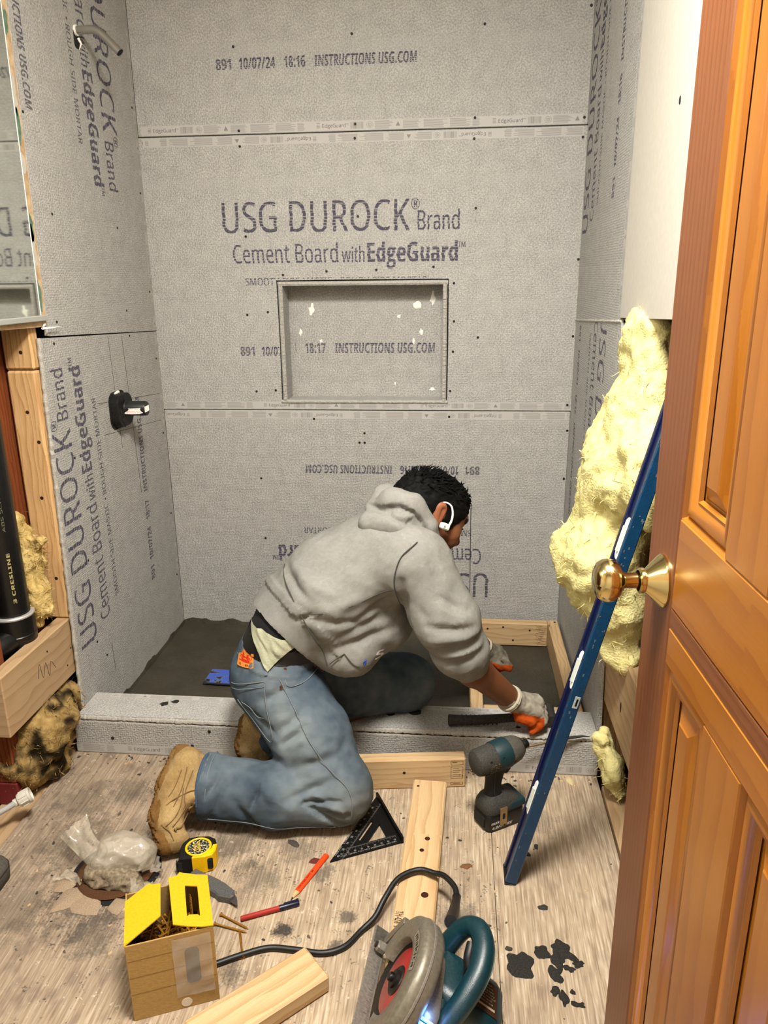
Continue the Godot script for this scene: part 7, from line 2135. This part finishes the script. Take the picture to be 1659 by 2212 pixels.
	for k in 2:
		var cs := cuff.map(func(p): return p + Vector3(0.010 + 0.012 * k, 0, 0) + (p - cz).normalized() * 0.003)
		part("stitching", tube(cs, 0.0011, 5, 1.0, false), thr, man)

	# ---- boots
	var suede := cloth_mat(0.03, 0.10, 0.95, 1.2)
	var bt := noise(16.0, 941, 3)
	var tan := func(p: Vector3, n: Vector3) -> Color: return Color(0.60, 0.49, 0.32).lerp(Color(0.74, 0.63, 0.44), clampf(0.5 + 0.7 * bt.get_noise_3d(p.x, p.y, p.z), 0, 1)).srgb_to_linear()
	var gum := func(p: Vector3, n: Vector3) -> Color: return Color(0.42, 0.30, 0.16).lerp(Color(0.58, 0.44, 0.26), clampf(0.5 + 0.6 * bt.get_noise_3d(p.x, p.y * 2, p.z), 0, 1)).srgb_to_linear()
	var sets := [[[[Vector3(0.416, 0.150, 1.128), Vector3(0.401, 0.108, 1.176), 0.044, 0.044, 1.15], [Vector3(0.401, 0.108, 1.176), Vector3(0.403, 0.070, 1.226), 0.044, 0.042, 1.15], [Vector3(0.403, 0.070, 1.226), Vector3(0.423, 0.042, 1.252), 0.041, 0.036, 1.2], [Vector3(0.418, 0.108, 1.132), Vector3(0.470, 0.092, 1.127), 0.060, 0.064], [Vector3(0.413, 0.092, 1.19), Vector3(0.445, 0.088, 1.180), 0.03, 0.04], [Vector3(0.455, 0.045, 1.215), Vector3(0.475, 0.09, 1.23), 0.030, 0.030, 1.0, 0.02, -1]],
			[[Vector3(0.398, 0.164, 1.112), Vector3(0.383, 0.124, 1.168), 0.028, 0.028, 1.3], [Vector3(0.383, 0.124, 1.168), Vector3(0.384, 0.082, 1.226), 0.028, 0.029, 1.4], [Vector3(0.384, 0.082, 1.226), Vector3(0.408, 0.038, 1.262), 0.029, 0.030, 1.35]]],
		[[[Vector3(0.540, 0.143, 0.922), Vector3(0.536, 0.094, 0.936), 0.043, 0.044, 1.1], [Vector3(0.536, 0.094, 0.936), Vector3(0.546, 0.050, 0.946), 0.045, 0.038, 1.2], [Vector3(0.577, 0.120, 0.92), Vector3(0.600, 0.102, 0.915), 0.056, 0.060]],
			[[Vector3(0.521, 0.146, 0.922), Vector3(0.514, 0.094, 0.936), 0.027, 0.028, 1.4], [Vector3(0.514, 0.094, 0.936), Vector3(0.526, 0.034, 0.950), 0.028, 0.026, 1.4]]]]
	for k in 2:
		field(sets[k][0], 0.014, 0.0050)
		var up := skin(func(p, n): return 0.0030 * bt.get_noise_3d(p.x * 2.0, p.y * 2.0, p.z * 2.0), tan)
		var b := part("boot", up, suede, man, Transform3D(), ["tan suede work boot, toe down on the plywood", "tan suede work boot against the curb"][k])
		if k == 0:
			for q in [[Vector2(0.432, 0.175), Vector2(0.428, 0.140), Vector2(0.418, 0.115)], [Vector2(0.445, 0.165), Vector2(0.436, 0.13), Vector2(0.440, 0.10), Vector2(0.425, 0.085)], [Vector2(0.42, 0.172), Vector2(0.412, 0.145), Vector2(0.402, 0.132)], [Vector2(0.400, 0.118), Vector2(0.422, 0.128), Vector2(0.46, 0.128)], [Vector2(0.398, 0.09), Vector2(0.418, 0.078), Vector2(0.432, 0.060)], [Vector2(0.410, 0.088), Vector2(0.430, 0.104), Vector2(0.432, 0.14)]]:
				part("welt_seam", seam(q, 0.0012, 0.0015), plain(Color(0.45, 0.35, 0.20), 0.9), b)
			for i in 3:
				var e := hit(Vector3(0.432 + i * 0.011, 0.078 + 0.012 * i, 1.5))
				part("eyelet", lathe([Vector2(0.0022, 0.0), Vector2(0.0042, 0.001), Vector2(0.0042, 0.002), Vector2(0.0022, 0.0022)], 12), plain(Color(0.5, 0.42, 0.28), 0.4, 0.5), b, Transform3D(Basis(Vector3.RIGHT, PI / 2), e + Vector3(0, 0, 0.002)))
			part("lace", seam([Vector2(0.434, 0.080), Vector2(0.443, 0.078), Vector2(0.446, 0.090), Vector2(0.453, 0.094), Vector2(0.458, 0.104)], 0.0022, 0.003), plain(Color(0.48, 0.38, 0.22), 0.9), b)
		field(sets[k][1], 0.012, 0.0050)
		var sw := func(p, n): return 0.0032 * signf(sin(p.y * 520.0 + p.z * 260.0)) * clampf(-n.x * 3.0 - 0.6, 0.0, 1.0) + 0.001 * bt.get_noise_3d(p.x * 3, p.y * 3, p.z * 3)
		part("sole", skin(sw, gum), suede, b, Transform3D(), "worn gum sole")

	# ---- hoodie
	var hb := [[Vector3(0.660, 0.432, 0.87), Vector3(0.776, 0.535, 0.86), 0.138, 0.145, 1.34], [Vector3(0.776, 0.535, 0.86), Vector3(0.915, 0.648, 0.86), 0.145, 0.119, 1.45], [Vector3(0.915, 0.648, 0.86), Vector3(0.972, 0.672, 0.855), 0.108, 0.075, 1.5], [Vector3(0.968, 0.660, 0.985), Vector3(0.965, 0.600, 0.73), 0.084, 0.08],
		[Vector3(0.792, 0.408, 0.93), Vector3(0.880, 0.470, 0.89), 0.072, 0.095, 1.4], [Vector3(0.80, 0.402, 0.985), Vector3(0.83, 0.405, 0.985), 0.055, 0.055, 1.2],
		[Vector3(0.992, 0.650, 0.992), Vector3(1.058, 0.525, 1.018), 0.080, 0.079], [Vector3(1.058, 0.525, 1.018), Vector3(1.096, 0.432, 1.002), 0.079, 0.068], [Vector3(1.096, 0.432, 1.002), Vector3(1.116, 0.392, 0.982), 0.066, 0.050],
		[Vector3(0.965, 0.60, 0.73), Vector3(1.050, 0.395, 0.67), 0.075, 0.066], [Vector3(1.050, 0.395, 0.67), Vector3(1.115, 0.285, 0.605), 0.064, 0.046]]
	field(hb, 0.030, 0.0070)
	var hn2 := noise(9.0, 951, 3)
	var hs := [[0.645, 0.616, 0.755, 0.571, 10, -11], [0.656, 0.637, 0.789, 0.593, 12, 8], [0.696, 0.523, 0.733, 0.541, 7, -15], [0.753, 0.531, 0.844, 0.521, 10, -10], [0.844, 0.521, 0.928, 0.579, 10, -11], [0.788, 0.562, 0.878, 0.589, 14, 7], [0.809, 0.483, 0.917, 0.530, 11, -10], [0.796, 0.451, 0.933, 0.488, 11, -10], [0.707, 0.517, 0.762, 0.450, 10, -6], [1.022, 0.681, 1.044, 0.606, 10, -7], [1.044, 0.606, 1.110, 0.570, 9, -9], [0.995, 0.581, 1.023, 0.546, 10, -6], [1.017, 0.536, 1.117, 0.531, 9, -10], [1.028, 0.503, 1.133, 0.513, 10, 8], [1.023, 0.466, 1.139, 0.498, 9, -10], [1.040, 0.429, 1.146, 0.458, 9, -9], [1.051, 0.451, 1.140, 0.476, 8, 8], [0.955, 0.640, 0.960, 0.532, 12, -14], [0.960, 0.532, 1.010, 0.425, 10, -9], [0.75, 0.62, 0.86, 0.67, 26, -5], [0.80, 0.66, 0.90, 0.60, 22, 4], [0.70, 0.60, 0.80, 0.545, 12, 6]]
	# the hem is a plane tilted across the hips; the rib band lies just above it
	var hp0 := Vector3(0.540, 0.490, 0.87)
	var hpn := Vector3(0.65, 0.655, -0.37).normalized()
	var hr := func(p: Vector3, n: Vector3) -> float:
		var v: float = strokes_on(p, n, hs) + 0.0065 * hn2.get_noise_3d(p.x, p.y, p.z)
		var d := (p - hp0).dot(hpn)
		if d < 0.060 and p.x < 0.80: v = v * 0.35 - 0.003
		elif d < 0.085 and p.x < 0.80: v += 0.004
		return v
	var heather := noise(160.0, 953, 2)
	var ht := func(p: Vector3, n: Vector3) -> Color:
		var v: float = 0.56 + 0.035 * heather.get_noise_3d(p.x, p.y * 2.0, p.z) + 0.025 * hn2.get_noise_3d(p.x, p.y, p.z)
		return Color(v * 1.0, v * 0.99, v * 0.95).srgb_to_linear()
	var fleece := cloth_mat(0.10, 0.10, 0.95, 0.7)
	var hd := part("hoodie", skin(hr, ht, func(p): return maxf((p - hp0).dot(hpn), p.x - 0.80)), fleece, man, Transform3D(), "heather grey hoodie with pushed up sleeves")
	var dk := plain(Color(0.23, 0.225, 0.21), 0.95)
	for q in [[Vector2(0.990, 0.728), Vector2(0.955, 0.700), Vector2(0.940, 0.660), Vector2(0.938, 0.620), Vector2(0.950, 0.565)], [Vector2(0.934, 0.612), Vector2(0.86, 0.578), Vector2(0.80, 0.560), Vector2(0.735, 0.548)], [Vector2(0.635, 0.605), Vector2(0.675, 0.580), Vector2(0.707, 0.545), Vector2(0.738, 0.490), Vector2(0.758, 0.440), Vector2(0.768, 0.400)], [Vector2(0.775, 0.408), Vector2(0.79, 0.422), Vector2(0.812, 0.436)], [Vector2(0.812, 0.436), Vector2(0.84, 0.405), Vector2(0.875, 0.400)]]:
		part("seam", seam(q, 0.0014, 0.0022), dk, hd)
	var ci := Image.create(96, 64, false, Image.FORMAT_RGBA8)
	ci.fill(Color(0.86, 0.85, 0.82, 0.0))
	ink(ci, "S", 24, 56, 46, 40, Color(0.86, 0.85, 0.82, 0.95), true)
	part("chest_print", drape(Vector2(0.872, 0.400), Vector2(0.918, 0.405), Vector2(0.922, 0.440), Vector2(0.878, 0.432), 0.004, 8), paint_mat(picture(ci)), hd)
	part("pen_mark", seam([Vector2(0.858, 0.412), Vector2(0.864, 0.416), Vector2(0.860, 0.404)], 0.0016, 0.002), plain(Color(0.12, 0.25, 0.60), 0.7), hd)
	# collapsed hood round the neck
	var hds := [[0.904, 0.785, 0.945, 0.789, 6, -12], [0.945, 0.789, 0.976, 0.776, 6, -14], [0.976, 0.776, 1.003, 0.739, 6, -14], [1.003, 0.739, 1.011, 0.713, 6, -12], [0.863, 0.780, 0.918, 0.776, 6, -10], [0.918, 0.776, 0.969, 0.756, 6, -13], [0.969, 0.756, 1.003, 0.720, 6, -13]]
	field([[Vector3(0.880, 0.762, 0.90), Vector3(0.925, 0.790, 0.925), 0.026, 0.036], [Vector3(0.925, 0.790, 0.925), Vector3(0.972, 0.782, 0.938), 0.036, 0.034], [Vector3(0.972, 0.782, 0.938), Vector3(1.006, 0.735, 0.940), 0.033, 0.029], [Vector3(1.006, 0.735, 0.940), Vector3(1.026, 0.672, 0.930), 0.028, 0.022], [Vector3(1.026, 0.672, 0.930), Vector3(1.04, 0.640, 0.87), 0.022, 0.022],
		[Vector3(0.880, 0.762, 0.90), Vector3(0.900, 0.775, 0.84), 0.028, 0.036], [Vector3(0.900, 0.775, 0.84), Vector3(0.955, 0.77, 0.79), 0.036, 0.034], [Vector3(0.955, 0.77, 0.79), Vector3(1.01, 0.71, 0.785), 0.032, 0.026],
		[Vector3(0.870, 0.735, 0.93), Vector3(0.935, 0.745, 0.965), 0.034, 0.034], [Vector3(0.935, 0.745, 0.965), Vector3(0.985, 0.705, 0.975), 0.032, 0.026], [Vector3(0.90, 0.74, 0.86), Vector3(0.95, 0.72, 0.86), 0.055, 0.05]], 0.010, 0.0055)
	part("hood", skin(func(p, n): return strokes_on(p, n, hds) + 0.003 * hn2.get_noise_3d(p.x * 2.0, p.y * 2.0, p.z * 2.0), ht), fleece, hd, Transform3D(), "hood collapsed round the neck")

	# ---- gloved hands: palm, four fingers and a thumb each
	var cot := cloth_mat(0.08, 0.05, 0.95, 1.5)
	var gm := noise(70.0, 961, 3)
	var white := Color(0.74, 0.71, 0.64)
	var orange := Color(0.86, 0.37, 0.13)
	var rh := [[Vector3(1.246, 0.219, 0.884), Vector3(1.308, 0.190, 0.872), 0.021, 0.019], [Vector3(1.246, 0.222, 0.866), Vector3(1.312, 0.196, 0.838), 0.022, 0.019], [Vector3(1.250, 0.216, 0.858), Vector3(1.306, 0.196, 0.822), 0.020, 0.016],
		[Vector3(1.226, 0.238, 0.888), Vector3(1.244, 0.220, 0.878), 0.033, 0.030]]
	for i in 4:
		var z := 0.877 - 0.0185 * i
		var l: float = [0.82, 0.96, 1.0, 0.94][i]
		var kn := Vector3(1.308, 0.190 + 0.003 * i, z)
		var p1 := kn + Vector3(0.022, -0.030, 0.002) * l
		var p2 := p1 + Vector3(-0.013, -0.020, 0.003) * l
		var tip := Vector3(p2.x - 0.024 * l, 0.1335, p2.z + 0.004)
		rh.append([kn, p1, 0.0120, 0.0108, 1.0, 0.005]); rh.append([p1, p2, 0.0106, 0.0100, 1.0, 0.004]); rh.append([p2, tip, 0.0098, 0.0088, 1.0, 0.004])
	rh.append([Vector3(1.256, 0.200, 0.812), Vector3(1.290, 0.166, 0.806), 0.0145, 0.0118, 1.0, 0.006]); rh.append([Vector3(1.290, 0.166, 0.806), Vector3(1.318, 0.150, 0.808), 0.0112, 0.0098, 1.0, 0.004])
	rh.append([Vector3(1.262, 0.178, 0.882), Vector3(1.292, 0.166, 0.884), 0.018, 0.016, 1.0, 0.010])
	field(rh, 0.012, 0.0032)
	var rt := func(p: Vector3, n: Vector3) -> Color:
		var line: float = 0.2005 - (p.x - 1.25) * 0.28 + 0.004 * gm.get_noise_3d(p.x, p.y, p.z)
		var c := orange if p.y < line and p.x < 1.326 and p.x > 1.238 else white
		if p.y < 0.146: c = orange
		return c.darkened(0.10 + 0.22 * gm.get_noise_3d(p.x * 0.5, p.y * 0.5, p.z * 0.5)).srgb_to_linear()
	var gl := part("glove", skin(func(p, n): return 0.0016 * gm.get_noise_3d(p.x, p.y, p.z), rt), cot, man, Transform3D(), "white work glove with an orange palm, gripping the hammer")
	var gt := Image.create(96, 48, false, Image.FORMAT_RGBA8)
	gt.fill(Color(0.1, 0.1, 0.14, 0.0))
	ink(gt, "FIRM", 6, 20, 14, 56, Color(0.10, 0.10, 0.15, 0.9), true)
	ink(gt, "GRIP", 6, 42, 14, 56, Color(0.10, 0.10, 0.15, 0.9), true)
	part("lettering", sheet(Vector3(1.292, 0.2155, 0.866), Vector3(0.020, -0.0075, -0.004), Vector3(-0.004, 0.003, -0.018)), paint_mat(picture(gt)), gl)
	var lh := [[Vector3(1.178, 0.206, 0.556), Vector3(1.214, 0.184, 0.545), 0.024, 0.020], [Vector3(1.178, 0.206, 0.544), Vector3(1.218, 0.188, 0.524), 0.024, 0.019], [Vector3(1.165, 0.222, 0.560), Vector3(1.180, 0.204, 0.550), 0.030, 0.028],
		[Vector3(1.220, 0.188, 0.548), Vector3(1.243, 0.170, 0.552), 0.0115, 0.0100, 1.0, 0.004], [Vector3(1.243, 0.170, 0.552), Vector3(1.258, 0.150, 0.552), 0.0098, 0.0085, 1.0, 0.004],
		[Vector3(1.200, 0.176, 0.562), Vector3(1.228, 0.158, 0.570), 0.0135, 0.0110, 1.0, 0.005], [Vector3(1.228, 0.158, 0.570), Vector3(1.254, 0.147, 0.562), 0.0106, 0.0088, 1.0, 0.004]]
	for i in 3:
		var kn := Vector3(1.224, 0.184, 0.530 - 0.017 * i)
		var p1 := kn + Vector3(0.020, -0.026, 0.002)
		var p2 := p1 + Vector3(-0.008, -0.022, 0.004)
		lh.append([kn, p1, 0.0112, 0.0102, 1.0, 0.004]); lh.append([p1, p2, 0.0100, 0.0094, 1.0, 0.004]); lh.append([p2, p2 + Vector3(-0.018, -0.008, 0.004), 0.0092, 0.0084, 1.0, 0.004])
	field(lh, 0.011, 0.0034)
	var lt := func(p: Vector3, n: Vector3) -> Color:
		var c := orange if p.y < 0.176 - (p.x - 1.2) * 0.30 else Color(0.60, 0.57, 0.50)
		return c.darkened(0.18 + 0.25 * gm.get_noise_3d(p.x * 0.5, p.y * 0.5, p.z * 0.5)).srgb_to_linear()
	part("glove", skin(func(p, n): return 0.0016 * gm.get_noise_3d(p.x, p.y, p.z), lt), cot, man, Transform3D(), "dusty work glove pinching a fastener")
	for c in [[Vector3(1.229, 0.2365, 0.8875), Vector3(0.62, -0.66, -0.42), 0.0335], [Vector3(1.168, 0.218, 0.559), Vector3(0.65, -0.66, -0.38), 0.030]]:
		var rr := frame(c[1], Vector3.UP, c[0])
		for k in 2:
			var ring := []
			for i in 21: ring.append(rr * Vector3(0.006 * k, sin(TAU * i / 20.0) * c[2], cos(TAU * i / 20.0) * c[2]))
			part("glove_cuff", tube(ring, 0.0042, 8, 1.0, false), plain(Color(0.70, 0.67, 0.59), 0.95), man)
